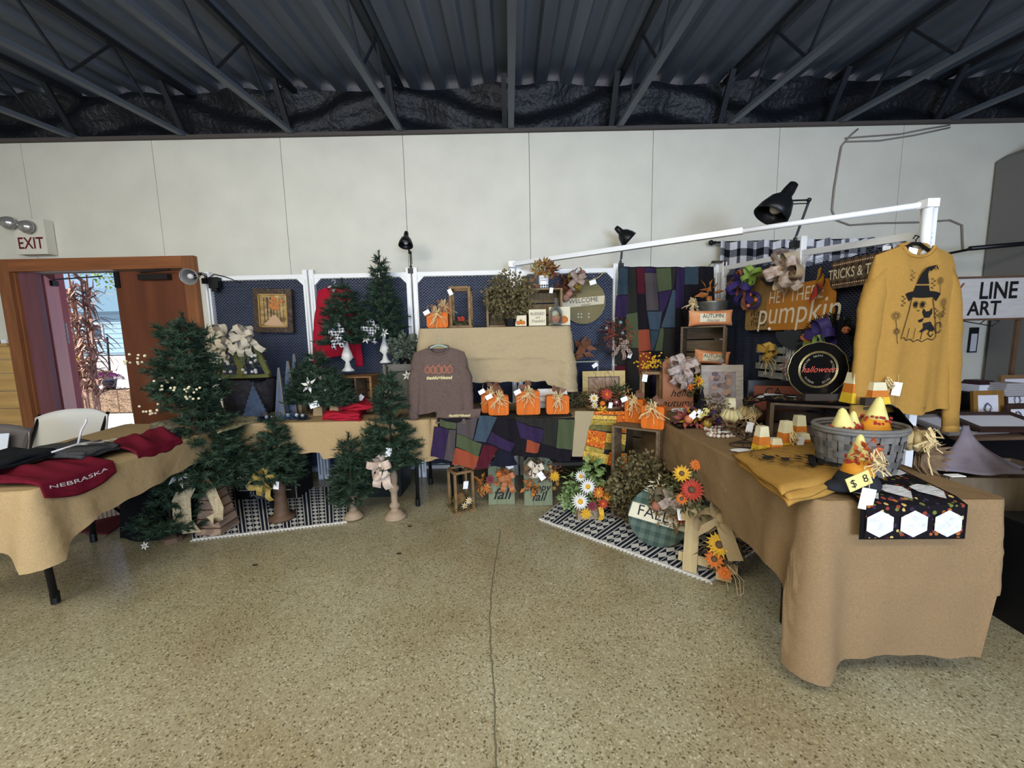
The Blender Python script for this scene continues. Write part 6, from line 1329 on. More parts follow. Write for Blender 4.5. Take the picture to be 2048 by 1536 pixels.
def pillow(label, p, w, h, rz, ry=0):
    t = thing('lumbar_pillow', label, 'pillow', p, rz, 'orange autumn pillows', 0, ry)
    def f(u, v, s=1):
        e = max(0, (1 - (2 * u - 1) ** 4) * (1 - (2 * v - 1) ** 4)) ** .5; pinch = 1 - .10 * (1 - (2 * u - 1) ** 2); return ((u - .5) * w * (1 - .04 * math.sin(v * PI)), -s * .045 * e, h / 2 + (v - .5) * h * pinch)
    MB().grid(lambda u, v: f(u, v, 1), 20, 12).grid(lambda u, v: f(1 - u, v, -1), 20, 12).build('cushion', PILO, t, smooth=True)
    MB().grid(lambda u, v: (lambda q: (q[0], q[1] - .002, q[2]))(f(.2 + .6 * u, .22 + .56 * v)), 8, 4).build('label_patch', CREAM, t)
    on = lambda x, y, z: (x, f(x / w + .5, z / h)[1] - .005, z)
    write(t, 'AUTUMN', 0, h * .6, h * .36, INK, fn=on, sx=.85); write(t, 'Blessings', 0, h * .34, h * .22, mat('tan_ink', (150, 120, 90), .7), fn=on, shear=.3)
    return t
b_ = A(1424, 656, 3.22); pillow('autumn lumbar pillow in front of the galvanised bucket', Vector((b_.x, 3.25, ztop - .0)), .36, .13, -.05)
b_ = A(1424, 730, 3.2); pillow('autumn lumbar pillow inside the upper corner crate, tilted', Vector((b_.x + .02, 3.26, .755 + .332 + .016)), .28, .12, -.2, .10)
# pumpkins painting in whitewashed frame
b_ = A(1440, 826, 3.0); w_ = (A(1480, 780, 3.0) - A(1401, 780, 3.0)).x; h_ = A(1440, 730, 3.0).z - .753
t = thing('pumpkin_painting', 'pumpkin still life in a whitewashed wooden frame before the corner crates', 'painting', (b_.x, 2.98, .753), -.12, None, -.10)
frame(t, w_, h_, .055, .025, mat('whitewashed_wood', (186, 174, 162), .7, noise=.2, scale=14, stretch=(1, 1, 4)), mat('misty_canvas', (186, 178, 180), .7, c2=(150, 136, 140), scale=9)); rr = random.Random(8)
for k in range(26):
    x, z = rr.gauss(0, .04), h_ * .5 + rr.gauss(0, .07); MB().prism(ell(x, z, .022, .017, 12), -.0065 - .0003 * k, -.004).build('painted_pumpkin' if k % 3 == 0 else 'painted_leaf', [mat('pale_peach_paint', (196, 154, 130), .7), mat('mauve_paint', (116, 98, 104), .7), mat('taupe_paint', (150, 128, 124), .7)][k % 3], t)

# ---------------------------------------------------------------- wares on the wing (facing the viewer's side, hung on the plane x = 2)
def XW_(x): return 2.005 if x < 1560 else (2.03 if x < 1610 else 2.07)
XW = 2.03
def wing(name, label, x, y, cat='sign', group=None, dx=0):
    global XW; XW = XW_(x); p = onx(x, y, XW - dx); return thing(name, label, cat, p, -PI / 2 + .09, group)       # local x runs towards the viewer, local -y faces the booth
def ww(x0, x1, y): return abs(onx(x1, y, XW).y - onx(x0, y, XW).y)
def hh_(x, y0, y1): return onx(x, y0, XW).z - onx(x, y1, XW).z
t = wing('halloween_board', 'tall tan wooden board with purple and green bow on the wing', 1516, 660, 'sign'); w_ = ww(1492, 1536, 600); h_ = hh_(1516, 542, 660)
TAN = mat('tan_board', (164, 126, 66), .6, noise=.12, scale=6, stretch=(6, 1, .7)); MB().prism(rrect(w_, h_, .025), -.01, .01).build('board', TAN, t)
write(t, 'Witch', 0, h_ * .28, .07, INK, y=-.012, shear=.2); write(t, 'way to', 0, h_ * .2, .04, INK, y=-.012, shear=.2); write(t, 'Treats', 0, h_ * .11, .065, INK, y=-.012, shear=.2)
PURP = mat('purple_satin', (62, 48, 120), .5); LIME = mat('lime_ribbon', (140, 176, 62), .6); ORB = mat('orange_ribbon', (206, 112, 62), .6)
bow(t, (-w_ * .3, -.05, h_ * .85), .13, PURP, 7, 3, .22, w=.05, seed=51, m2=fabric('dark_purple_print', (44, 38, 78), c2=(200, 120, 60), scale=20)); bow(t, (.05, -.09, h_ * .9), .08, LIME, 4, 1, .08, w=.035, seed=52); MB().tube(ell(0, 0, .07, .07, 20) and [(a, -.05, h_ * .5 + b_) for a, b_ in ell(0, 0, .06, .06, 20)] + [(.06, -.05, h_ * .5)], .012, 6).build('mini_wreath', PURP, t, smooth=True)
for a in (0, 2, 4): MB().ball((.05 * math.cos(a), -.07, h_ * .5 + .05 * math.sin(a)), .016, 8).build('wreath_ball', ORB, t, smooth=True)
t = wing('pumpkin_sign', 'big orange HEY THERE PUMPKIN sign with a full bow on the wing', 1592, 659, 'sign'); w_ = ww(1537, 1653, 610); h_ = hh_(1592, 568, 659)
PKO = mat('golden_orange_board', (204, 126, 34), .5, noise=.08, scale=5)
MB().prism([(-w_ * .42, 0), (w_ * .46, 0), (w_ * .5, h_ * .3), (w_ * .5, h_ * .7), (w_ * .40, h_), (-w_ * .38, h_), (-w_ * .5, h_ * .7), (-w_ * .5, h_ * .3)], -.012, .012).build('board', PKO, t)
CRW2 = mat('cream_lettering', (240, 226, 196), .6); write(t, 'HEY THERE', -w_ * .04, h_ * .75, .13, CRW2, y=-.014, sx=.72, shear=.1); write(t, 'pumpkin', -.01, h_ * .38, .24, CRW2, y=-.014, sx=.86, shear=.15)
BZR = fabric('bronze_white_ribbon', (150, 104, 78), c2=(226, 212, 196), scale=26); bow(t, (.02, -.06, h_ + .10), .15, BZR, 8, 3, .16, w=.065, seed=55, m2=fabric('sand_ribbon', (190, 168, 132)))
rr = random.Random(6)
for k in range(9):
    a = rr.uniform(-1.2, 1); b = MB(); b.leaf((w_ * .34, -.05, h_ * .92), (math.cos(a), -.5, math.sin(a)), .17, .10, (0, 1, 0)); b.build('maple_leaf', [mat('maple_red', (188, 50, 30), .6), YELP, ORP, mat('slate_leaf', (52, 58, 62), .6)][k % 4], t)
for k in range(4): b = MB(); b.leaf((-w_ * .3, -.04, h_ * 1.02), (-.6 + .25 * k, -.4, .5 - .1 * k), .13, .06, (0, 1, 0)); b.build('dark_leaf', mat('slate_leaf', (52, 58, 62), .6), t)
for s in (-1, 1): MB().ball((s * w_ * .42, -.012, .012), .012, 8).build('stud', WHITE, t)
# dark slate disc below the pumpkin sign
t = wing('slate_disc', 'dark slate round board hanging just below the pumpkin sign', 1596, 700, 'sign', dx=-.012); w_ = ww(1545, 1640, 680); h_ = hh_(1596, 662, 700)
MB().prism(ell(0, h_, w_ * .45, h_, 20, PI, 2 * PI), -.008, .008).build('disc', mat('slate_paint', (56, 64, 70), .6), t)
# tricks & treats
t = wing('tricks_sign', 'brown plaid TRICKS & TREATS sign with string light dots on the wing', 1712, 574, 'sign'); w_ = ww(1670, 1790, 545); h_ = .17; t.location.z = onx(1700, 574, XW).z
t.location.y = (onx(1670, 545, XW).y + onx(1790, 545, XW).y) / 2
MB().prism(rrect(w_, h_, .01), -.01, .01).build('board', plaid('brown_plaid_board', (112, 92, 72), (66, 52, 44), 22), t); write(t, 'TRICKS & TREATS', 0, h_ * .5, .085, CREAM, y=-.013, sx=.62, bold=.01)
b = MB()
for k in range(26):
    for z in (.025, h_ - .025): b.ball((-w_ / 2 + .02 + k * (w_ - .04) / 25, -.012, z), .004, 6)
b.build('light_dot', mat('warm_dot', (240, 190, 150), .4), t, kind='stuff')
# deco mesh wreath
t = wing('halloween_wreath', 'black halloween wreath with purple, lime and orange ribbon on the wing', 1664, 738, 'wreath', dx=.06); R_ = .125
rr = random.Random(12); b = MB()
for k in range(130):
    a = rr.uniform(0, 2 * PI); p = Vector((R_ * math.cos(a), -.0, R_ + R_ * math.sin(a))); needles(b, p, (math.cos(a) + rr.uniform(-.6, .6), -.4, math.sin(a) + rr.uniform(-.6, .6)), .10, 14, .03, rr, .004)
b.build('black_tinsel', mat('black_tinsel', (22, 26, 24), .5), t, kind='stuff'); bow(t, (0, -.05, .20), .11, PURP, 5, 1, .06, w=.05, seed=61); bow(t, (.0, -.08, .12), .09, LIME, 6, 2, .07, w=.022, seed=62); bow(t, (-.09, -.05, .19), .05, ORB, 3, 1, .05, w=.035, seed=63)
for x, z in ((.13, .24), (.13, .03), (-.12, .04)): MB().ball((x, -.06, z), .022, 10).build('orange_ball', ORB, t, smooth=True)
# grey picket with yellow bow
t = wing('picket_sign', 'grey slatted picket board with mustard bow and raffia on the wing', 1541, 758, 'sign'); w_ = ww(1512, 1560, 720); h_ = hh_(1541, 692, 758)
LG = mat('light_grey_board', (146, 148, 140), .8, noise=.25, scale=30)
for k in range(4): MB().box((-.02 * (k % 2), 0, h_ * (k + .5) / 4), (w_ * (1.0 if k % 2 else .9), .012, h_ / 4 - .018)).build('slat', LG, t)
MB().box((0, .012, h_ / 2), (.05, .012, h_)).build('back_stile', LG, t); bow(t, (w_ * .2, -.04, h_ * .9), .08, mat('mustard_satin2', (196, 150, 50), .5), 5, 1, .1, w=.045, seed=71); raffia_bow(t, (w_ * .15, -.05, h_ * .8), .12, 7, 10)
# small santa-coloured ornament
t = wing('flower_pick', 'small orange and white floral pick beside the black plate', 1583, 762, 'floral pick', dx=.02); sprigs(t, (0, -.03, .09), .07, 60, mat('pick_leaf', (150, 80, 50), .6, c2=(210, 200, 196), scale=30), .035, .016, seed=5, sy=.4); MB().tube([(0, 0, 0), (0, -.01, .18)], .003, 5).build('stem', TWIG, t)

# ---------------------------------------------------------------- mustard shirt on the wing's end
MUS = fabric('mustard_jersey', (178, 130, 52), noise=.06, bump=.45, bscale=5)
def ghost_print(par, on, s, cx_, cz_, m):
    """ghost in a witch hat holding a black cat, flowers either side"""
    b = MB(); P = lambda pts: [(cx_ + x * s, cz_ + z * s) for x, z in pts]; add = lambda pts: b.add([(x, 0, z) for x, z in P(pts)], [tuple(range(len(pts)))])
    st = lambda pts, w=.012: b.stroke(P(pts), w * s, 0)
    for seg in ([(-.15, .36), (.10, .36), (.08, .44), (-.12, .44)], [(-.11, .46), (.08, .46), (.05, .58), (-.05, .58)], [(-.05, .58), (.05, .58), (.07, .68), (.02, .66)], [(.02, .66), (.07, .68), (.17, .70), (.13, .655), (.09, .62)], [(.17, .70), (.20, .63), (.155, .665)]): add(seg)
    b.add([(cx_ + x * s, 0, cz_ + z * s) for x, z in ell(0, .33, .26, .045, 20)], [tuple(range(20))]); add([(-.26, .33), (-.14, .30), (-.20, .24)]); add([(.26, .33), (.14, .30), (.20, .24)])
    st([(-.16, .28), (-.19, .10), (-.24, -.10), (-.28, -.24), (-.22, -.22), (-.18, -.26), (-.12, -.24), (-.06, -.28), (0, -.25), (.06, -.28), (.12, -.24), (.20, -.26), (.26, -.22), (.22, -.02), (.18, .14), (.15, .28)], .010)
    for x in (-.15, -.05, .06): st([(x, -.10), (x - .02, -.25)], .007)
    for x in (-.09, .02): add(ell(x, .20, .030, .034, 14)); st(ell(x, .20, .045, .045, 16), .005)
    st([(-.06, .13), (-.035, .115), (-.01, .13)], .008)
    add([(.03, .10), (.04, .15), (.075, .11), (.12, .115), (.15, .16), (.155, .08), (.12, .03), (.06, .03)]); add([(-.02, .0), (.06, .03), (.04, -.02), (-.0, -.03)]); add([(.05, -.04), (.14, -.02), (.22, -.12), (.18, -.15), (.10, -.12), (.05, -.16), (.01, -.15), (.06, -.10)]); st([(.15, -.12), (.12, -.18), (.16, -.22), (.20, -.18)], .014)
    rr = random.Random(3)
    for fx, fz, r in ((-.36, .06, .055), (.33, .22, .06), (.24, .50, .05), (-.34, -.14, .04), (.30, .06, .05)):
        for k in range(6): a = PI * 2 * k / 6; st([(fx + .25 * r * math.cos(a), fz + .25 * r * math.sin(a)), (fx + r * math.cos(a - .35), fz + r * math.sin(a - .35)), (fx + r * math.cos(a + .35), fz + r * math.sin(a + .35)), (fx + .25 * r * math.cos(a), fz + .25 * r * math.sin(a))], .006)
        st([(fx, fz - r), (fx + .02, fz - r - .12)], .006)
    for fx, fz in ((-.28, .18), (-.18, .50), (.22, .02), (.36, .04), (.14, .40)):
        for k in range(5): st([(fx, fz + k * .028), (fx + .03 * (1 if k % 2 else -1), fz + k * .028 + .02)], .009)
    for k in (.35, .7, 1): st(ell(.28, -.10, .075 * k, .07, 18), .006)
    b.map(on).build('ghost_print', m, par, kind='stuff')
sY = 1.965; p0 = A(1816, 822, sY); w_ = .52; h_ = A(1830, 492, sY).z - p0.z
t, on = shirt('mustard_shirt', 'mustard long sleeved shirt with a ghost and cat print, hung at the wing end', Vector((p0.x - .045, sY, p0.z)), w_, h_, MUS, .085, .95, rz=.12, sl_w=.075, seed=4, group='mustard ghost shirts', spread=.09, d=.05)
hanger(t, h_ + .0, .26, BLACK, .045); ghost_print(t, on, .38, .0, h_ * .56, INK); MB().box((-.02, -.004, h_ - .04), (.05, .004, .06), ry=.2).build('neck_label', WHITE, t)
for k, (x, lb) in enumerate(((1772, 'left'), (1800, 'right'))): pass
t2 = thing('paper_label', 'white paper label clipped to the mesh just left of the mustard shirt', 'label', A(1772, 514, 2.2)); MB().box((0, 0, .03), (.045, .003, .06)).build('card', WHITE, t2); MB().box((.06, 0.0, .035), (.05, .003, .05)).build('card', WHITE, t2)

# ---------------------------------------------------------------- right table
def T(x, y, z=.753): return Vector((*onz(x, y, z).xy, z))
HEXK = floral('halloween_floral', (26, 22, 26), [(26, 22, 26), (176, 96, 40), (60, 44, 70), (110, 120, 50), (26, 22, 26), (150, 60, 40), (206, 170, 90)], 55)
HEXW = fabric('white_quilted', (222, 222, 224), bump=.5, bscale=30); HBK = fabric('runner_binding', (18, 16, 18))
def hex_runner(label, path, wdir, W, L, n, group='black and white halloween runners', z=.0, bend=None, name='hexagon_runner', ph=0):
    """path(t) -> point along the runner, wdir = sideways unit vector"""
    wd = Vector(wdir).normalized(); c_ = path(.5); t = thing(name, label, 'table runner', c_, 0, group)
    def S(u, v, up=0):
        p = path(u); q = path(min(1, u + .01)) - path(max(0, u - .01)); nn = wd.cross(q).normalized()
        if nn.z < 0 and abs(nn.z) > .3: nn = -nn
        if abs(nn.z) <= .3 and nn.y > 0: nn = -nn
        return p + wd * W * (v - .5) + nn * (.004 + up) - c_
    MB().slab(lambda u, v: S(u, v), 40, 6, .003, nrm=(0, -.5, .8)).build('runner_base', HBK, t)
    MB().grid(lambda u, v: S(.015 + .97 * u, .04 + .92 * v, .005), 40, 6).build('printed_cloth', HEXK, t)
    r = .052; nu_ = int(L / .094) + (2 if bend else 0); nv_ = int(W / .115)
    for i in range(nu_ + 1):
        for j in range(nv_ + 1):
            uc = (.055 + i * .094) / L if bend is None else (bend - .058 - .094 * i if i < 4 else bend + .060 + .094 * (i - 4)) / L; vc = (.06 + j * .115 + (.0575 if i % 2 else 0)) / W
            if uc - r / L < .01 or uc + r / L > .995 or vc > 1 - .045 / W or (i + 2 * j + ph) % 4 == 3: continue
            q = [S(uc + .92 * r / L * math.cos(a) * f_, max(.03, min(.97, vc + r / W * math.sin(a) * f_)), .0105) for f_ in (1, .5) for a in [PI / 3 * k for k in range(6)]] + [S(uc, vc, .0105)]
            MB().add(q, [(k, (k + 1) % 6, 6 + (k + 1) % 6, 6 + k) for k in range(6)] + [(6 + k, 6 + (k + 1) % 6, 12) for k in range(6)]).build('hexagon', HEXW, t)
    return t
# near runner: along the table's near end and over the edge
e0, e1 = Vector((1.50, 1.66, .757)), Vector((1.395, 1.315, .757))
def path1(u):
    L0 = .36; L1 = .135; s = u * (L0 + L1)
    if s < L0: k = s / L0; p = e0 * (1 - k) + e1 * k; return p
    return e1 + Vector((-.004, -.036 + -.02 * (s - L0), -(s - L0) * .98))
hex_runner('halloween table runner with white hexagons hanging over the near end of the right table', path1, (1, -.03, 0), .36, .48, 5, bend=.36)
# mustard folded shirts
def lay(par_z): return lambda x, y, z: (x, z, par_z)
F4 = [T(1568, 1008), T(1700, 968), T(1630, 896), T(1470, 925)]
t, c_ = folded('mustard_shirt', 'folded mustard ghost shirt lying topmost on the right table corner', MUS, F4, .783, 1, .014, 'mustard ghost shirts', rug_=.006, seed=8)
cc_, s_c = math.cos(-2.2), math.sin(-2.2)
ghost_print(t, lambda x, y, z: ((x * cc_ - z * s_c) * 1.1, (x * s_c + z * cc_) * 1.1, .031), .34, 0, -.06, INK)
folded('mustard_shirt', 'lower folded mustard shirts bulging out beneath the top one', MUS, [p + Vector((.0, -.02, 0)) for p in F4], .755, 2, .013, 'mustard ghost shirts', rug_=.004, seed=9)
# basket
bp_ = Vector((1.475, 1.60, .760)); t = thing('split_basket', 'big grey woven splint basket holding candy corn cones', 'basket', bp_, .1); SPL = mat('grey_splint', (112, 108, 100), .7, noise=.2, scale=14, stretch=(1, 1, 3)); SPL2 = mat('dark_grey_splint', (84, 82, 78), .7, noise=.2, scale=14)
RBx, RBy, HB_ = .168, .13, .195
def bk(a, z, o=0): k = .80 + .20 * (z / HB_) ** .6; return Vector(((RBx * k + o) * math.cos(a), (RBy * k + o) * math.sin(a), z))
NS = 22
for i in range(NS):
    a = 2 * PI * i / NS; b = MB(); b.ribbon([bk(a, z, .002) for z in (.002, .04, .08, .13, .18)], .034, bk(a + .1, .1) - bk(a - .1, .1)); b.build('upright_splint', SPL, t)
for j in range(5):
    b = MB(); z = .02 + j * .036; V = []; N_ = NS * 4
    for k in range(N_): a = 2 * PI * k / N_; o = .0055 * math.sin(a * NS / 2 + (PI if j % 2 else 0)) + .002; V += [bk(a, z - .013, o), bk(a, z + .013, o)]
    b.add(V, [(2 * k, (2 * k + 2) % (2 * N_), (2 * k + 3) % (2 * N_), 2 * k + 1) for k in range(N_)]); b.build('woven_band', SPL2 if j % 2 else SPL, t, smooth=True)
b = MB(); [b.tube([bk(2 * PI * k / 48, z, .004) for k in range(49)], .009, 6, cap=False) for z in (.184, .197)]; b.build('basket_rim', SPL, t, smooth=True)
MB().add([bk(2 * PI * k / 30, .006, -.004) for k in range(30)], [tuple(range(30))]).build('basket_floor', SPL2, t)
MB().add([bk(2 * PI * k / 30, .10, -.01) for k in range(30)], [tuple(range(30))]).build('paper_filler', mat('grey_filler', (90, 86, 80), .9), t)
CY, CO, CW = mat('corn_yellow', (232, 186, 24), .6, noise=.08, scale=20), mat('corn_orange', (216, 116, 26), .6, noise=.1, scale=20), mat('corn_white', (226, 216, 170), .6, noise=.08, scale=20); CYO = mat('cone_orange', (238, 150, 20), .7, noise=.1, scale=20); CYW = mat('cone_cream', (230, 214, 120), .7, noise=.08, scale=30)
REDB = mat('red_pip', (176, 50, 36), .5)
def cone(label, p, r, h, rx=0, ry=0, pips=True, hat=None, group='candy corn cones in the basket', seed=0):
    t = thing('candy_corn_cone', label, 'candy corn decoration', p, 0, group, rx, ry); rr = random.Random(seed)
    zs = [0, h * .18, h * .48, h * .52, h * .8, h * .95, h]; rs_ = [r * .8, r, r * .66, r * .64, r * .34, r * .2, r * .05]
    MB().lathe([(rs_[k], zs[k]) for k in range(3)], n=18).build('orange_band', CYO, t, smooth=True); MB().lathe([(rs_[k], zs[k]) for k in range(2, 7)], n=18).build('cream_tip', CYW, t, smooth=True)
    b = MB()
    if pips:
        for k in range(34): a = rr.uniform(0, 2 * PI); b.ball((r * .72 * math.cos(a), r * .72 * math.sin(a), h * .46 + rr.uniform(-.018, .018)), .006, 6)
        b.build('berry_garland', REDB, t, kind='stuff')
    return t
cone('candy corn cone at the left rim of the basket', bp_ + Vector((-.085, -.03, .125)), .062, .155, .0, -.12, seed=1)
cone('shorter candy corn cone in the middle of the basket', bp_ + Vector((-.01, .02, .12)), .045, .135, seed=2)
cone('largest candy corn cone leaning at the right rim of the basket', bp_ + Vector((.08, .02, .125)), .064, .19, -.05, .14, seed=3)
# big cone gnome with dark witch hat brim, leaning on the basket
t = cone('large candy corn cone leaning on the basket, black foot and yellow price card', bp_ + Vector((-.185, -.21, .034)), .052, .178, -.05, .05, seed=4, group=None)
MB().lathe([(.03, -.032), (.062, -.03), (.068, -.005), (.054, .03), (.045, .034)], (0, 0, 0), 22, 1.1, 1).build('black_foot', fabric('charcoal_felt2', (44, 46, 52)), t, smooth=True); MB().lathe([(.045, -.033), (.05, -.02), (.02, .0)], (-.07, 0, -.0), 16, 1.0, .9).build('black_foot', _mats['charcoal_felt2'], t, smooth=True)
raffia_bow(t, (-.02, -.07, .10), .05, 3, 8); b = MB(); b.box((-.085, -.10, .03), (.085, .003, .05), ry=-.45); ca = b.build('yellow_card', mat('yellow_card', (230, 214, 120), .7), t); write(ca, '$', -.105, .02, .04, INK, y=-.103, rot=.45); write(ca, '8', -.065, .04, .04, INK, y=-.103, rot=.45); price_tag(t, -.06, -.11, -.03, .05)
sprigs(t, (-.02, -.05, .12), .05, 40, mat('orange_red_leaf', (196, 84, 36), .6), .03, .014, seed=5, sy=.4, name='leaf_garland')
# candy corn wood blocks
def corn_block(label, p, w, h, rz=0, group='wooden candy corn blocks', d=None, rd=0):
    t = thing('candy_corn_block', label, 'candy corn decoration', p, rz, group); d = d or w * .75
    for nm, m, z0, z1 in (('yellow_band', CY, 0, .34), ('orange_band', CO, .34, .64), ('white_top', CW, .64, 1)):
        k0, k1 = 1 - .42 * z0, 1 - .42 * z1; V = [(a * w / 2 * k, b_ * d / 2 * k, z * h) for z, k in ((z0, k0), (z1, k1)) for a, b_ in ((-1, -1), (1, -1), (1, 1), (-1, 1))]
        MB().add(V, [(3, 2, 1, 0), (4, 5, 6, 7), (0, 1, 5, 4), (1, 2, 6, 5), (2, 3, 7, 6), (3, 0, 4, 7)]).build(nm, m, t)
    return t
def cbp(label, x0, y0, x1, y1, z, rz=0, g='small wooden candy corn blocks before the dark crate', Y=None):
    xm = (x0 + x1) / 2; b_ = T(xm, y1, z) if Y is None else Vector((A(xm, y1, Y).x, Y, z)); w_ = (A(x1, y1 - 10, b_.y) - A(x0, y1 - 10, b_.y)).x; h_ = (A(xm, y0, b_.y).z - z) * 1.1
    return corn_block(label, b_ + Vector((0, w_ * .4, 0)), w_ * .95, h_, rz, g)
cbp('candy corn block furthest left, beside the folded shirt', 1514, 860, 1545, 911, .753, .1)
cbp('short candy corn block in the middle of the front trio', 1543, 882, 1572, 913, .753, -.1)
t = cbp('candy corn block with twine and a tag, right of the short one', 1562, 850, 1592, 908, .753, .1); raffia_bow(t, (0, -.03, .09), .03, 2, 6); price_tag(t, .05, -.04, .06, .035)
cbp('tallest shaded candy corn block against the dark crate', 1590, 838, 1618, 890, .753, 0)
cbp('low shaded candy corn block by the basket', 1597, 872, 1628, 900, .753, 0)
# wide crate on the table with a runner on top
WC = mat('dark_walnut_crate', (84, 64, 46), .75, noise=.28, scale=7, stretch=(5, 1, 1))
wcp = Vector((1.675, 2.055, .753)); WCW, WCH = .47, .225; WRZ = -.52
wc = crate('wooden_crate', 'wide dark crate on the right table carrying the black plate', wcp, WCW, .24, WCH, WRZ, WC, slats=3)
ztp = .753 + WCH + .004
def path2(u):
    xs = [-.36, -.27, -.24, .24, .27, .33, .36]; zs = [-.035, .0, .006, .006, -.005, -.09, -.19]; k = u * 6; i = min(5, int(k)); f = k - i
    X_ = xs[i] * (1 - f) + xs[i + 1] * f; return Vector((wcp.x + X_ * math.cos(WRZ), wcp.y + X_ * math.sin(WRZ), ztp + zs[i] * (1 - f) + zs[i + 1] * f))
hex_runner('halloween runner draped over the wide crate, its tail hanging at the right', path2, (-math.sin(WRZ), math.cos(WRZ), 0), .27, .8, 5, ph=1)
zp = ztp + .014
# charger plate on a stand
pc = A(1640, 752, 2.0); R_ = (A(1697, 752, 2.0) - A(1587, 752, 2.0)).x / 2; t = thing('charger_plate', 'black scalloped plate with gold ring and red script on a dark stand', 'plate', (pc.x, 2.02, zp), -.12)
zc = R_ + .018; BLKP = mat('black_lacquer', (14, 13, 12), .15); GOLD = mat('gold_rim', (170, 152, 96), .25, .8)
pl = ell(0, zc, R_, R_ * .98, 72); pl = [((x) * (1 + .025 * abs(math.cos(6 * math.atan2(z - zc, x)))), zc + (z - zc) * (1 + .025 * abs(math.cos(6 * math.atan2(z - zc, x))))) for x, z in pl]
MB().prism(pl, -.004, .006).build('plate_body', BLKP, t); MB().tube([(x, -.004, z) for x, z in pl + pl[:1]], .0028, 5, cap=False).build('gold_rim', GOLD, t, smooth=True)
for rr_ in (.66, .62): MB().tube([(x, -.006, z) for x, z in ell(0, zc, R_ * rr_, R_ * rr_, 48)] + [(R_ * rr_, -.006, zc)], .003, 5, cap=False).build('gold_ring', GOLD, t, smooth=True)
write(t, 'halloween', 0, zc, .046, mat('copper_red', (206, 72, 48), .4), y=-.008, shear=.5, sx=.9)
for s, a0 in (('HAPPY', 1.9), ('WITCHES', .6), ('GHOSTS', -1.9), ('PUMPKINS', 3.2), ('TRICK', -.7)):
    for k, ch in enumerate(s): a = a0 - k * .13; write(t, ch, .58 * .86 * R_ * math.cos(a), zc + .58 * .86 * R_ * math.sin(a), .015, mat('grey_gold', (150, 140, 110), .5), y=-.008, rot=a - PI / 2)
MB().box((.03, -.022, .018), (.2, .026, .036)).box((.03, .03, .012), (.2, .03, .02)).build('plate_stand', mat('dark_stand', (58, 48, 40), .7), t)
t = cbp('tall candy corn block on the crate, left of the pair', 1702, 752, 1742, 805, zp, .05, 'candy corn blocks on the wide crate', 1.885)
t = cbp('shorter candy corn block on the crate, in front of the stacked white top', 1743, 770, 1784, 818, zp, -.05, 'candy corn blocks on the wide crate', 1.84)
t = cbp('candy corn block with twine and white tag at the back of the crate', 1748, 737, 1784, 800, zp, 0, 'candy corn blocks on the wide crate', 1.90); raffia_bow(t, (0, -.04, .10), .03, 2, 6); price_tag(t, .05, -.05, .07, .045)
t = thing('dark_block', 'dark little wooden block lying before the pair of candy corns', 'block', A(1758, 818, 1.84) * 1, 0); t.location = (A(1742, 810, 1.84).x, 1.84, zp); MB().box((0, 0, .018), (.085, .03, .036)).build('block', mat('dark_stand', (58, 48, 40), .7), t); MB().ball((.02, -.015, .018), .004, 6).build('peg_hole', BLACK, t)
# raffia pumpkins pieces
def bead_pumpkin(t, c_, r, m):
    c_ = Vector(c_); 
    for k in range(12): a = 2 * PI * k / 12; b = MB(); b.tube([c_ + Vector((0, 0, r * .6)), c_ + Vector((r * .7 * math.cos(a), r * .7 * math.sin(a), r * .5)), c_ + Vector((r * math.cos(a), r * math.sin(a), 0)), c_ + Vector((r * .7 * math.cos(a), r * .7 * math.sin(a), -r * .5)), c_ + Vector((0, 0, -r * .55))], [.006, .014, .017, .014, .006], 6); b.build('pumpkin_rib', m, t, smooth=True)
    MB().tube([c_ + Vector((0, 0, r * .5)), c_ + Vector((.006, 0, r * 1.0))], .007, 6).build('pumpkin_stem', BROWNW, t)
STRAW = mat('straw', (196, 168, 108), .8, noise=.15, scale=40)
t = thing('corn_husk_arrangement', 'straw pumpkins with dried leaves and tag before the wide crate', 'arrangement', T(1492, 872) + Vector((0, .06, .0)), 0, 'straw pumpkin arrangements'); bead_pumpkin(t, (.05, 0, .13), .055, STRAW); bead_pumpkin(t, (-.05, .01, .11), .05, mat('pale_straw', (214, 200, 140), .8))
sprigs(t, (0, 0, .05), .12, 180, mat('dried_leaf', (128, 102, 68), .8, c2=(92, 66, 44), scale=26), .05, .018, seed=61, sz=.5, sy=.7); sprigs(t, (-.12, .08, .14), .09, 140, mat('dried_rust_leaf', (110, 60, 40), .8, c2=(88, 84, 40), scale=26), .03, .012, seed=62); raffia_bow(t, (.03, -.05, .14), .06, 9, 10); price_tag(t, .0, -.09, .06, .04)
MB().box((-.01, .10, .17), (.05, .05, .07), taper=.8).build('cream_block', CW, t); twigs(t, (.04, -.02, .03), .12, 12, seed=63, r=.0015)
t = thing('corn_husk_arrangement', 'straw pumpkin with dried husk leaves right of the grey basket', 'arrangement', Vector((A(1838, 950, 1.60).x - .01, 1.62, .753)), 0, 'straw pumpkin arrangements'); bead_pumpkin(t, (-.01, 0, .13), .06, STRAW); rr = random.Random(5)
for k in range(22): a = rr.uniform(-1.2, 1.2) - .4; b = MB(); b.leaf((.0, -.02 + rr.uniform(-.02, .02), .07), (math.cos(a), -.4, math.sin(a)), .10, .03, (0, 1, 0)); b.build('dried_leaf', mat('dried_leaf', (128, 102, 68), .8), t)
raffia_bow(t, (-.02, -.06, .16), .06, 10, 12); b = MB(); b.tube([(-.02, -.06, .15), (-.01, -.07, .05), (.0, -.08, .0)], .003, 5); b.build('raffia_tail', RAFFIA, t); MB().box((.07, -.10, .004), (.06, .03, .003)).build('card', WHITE, t)
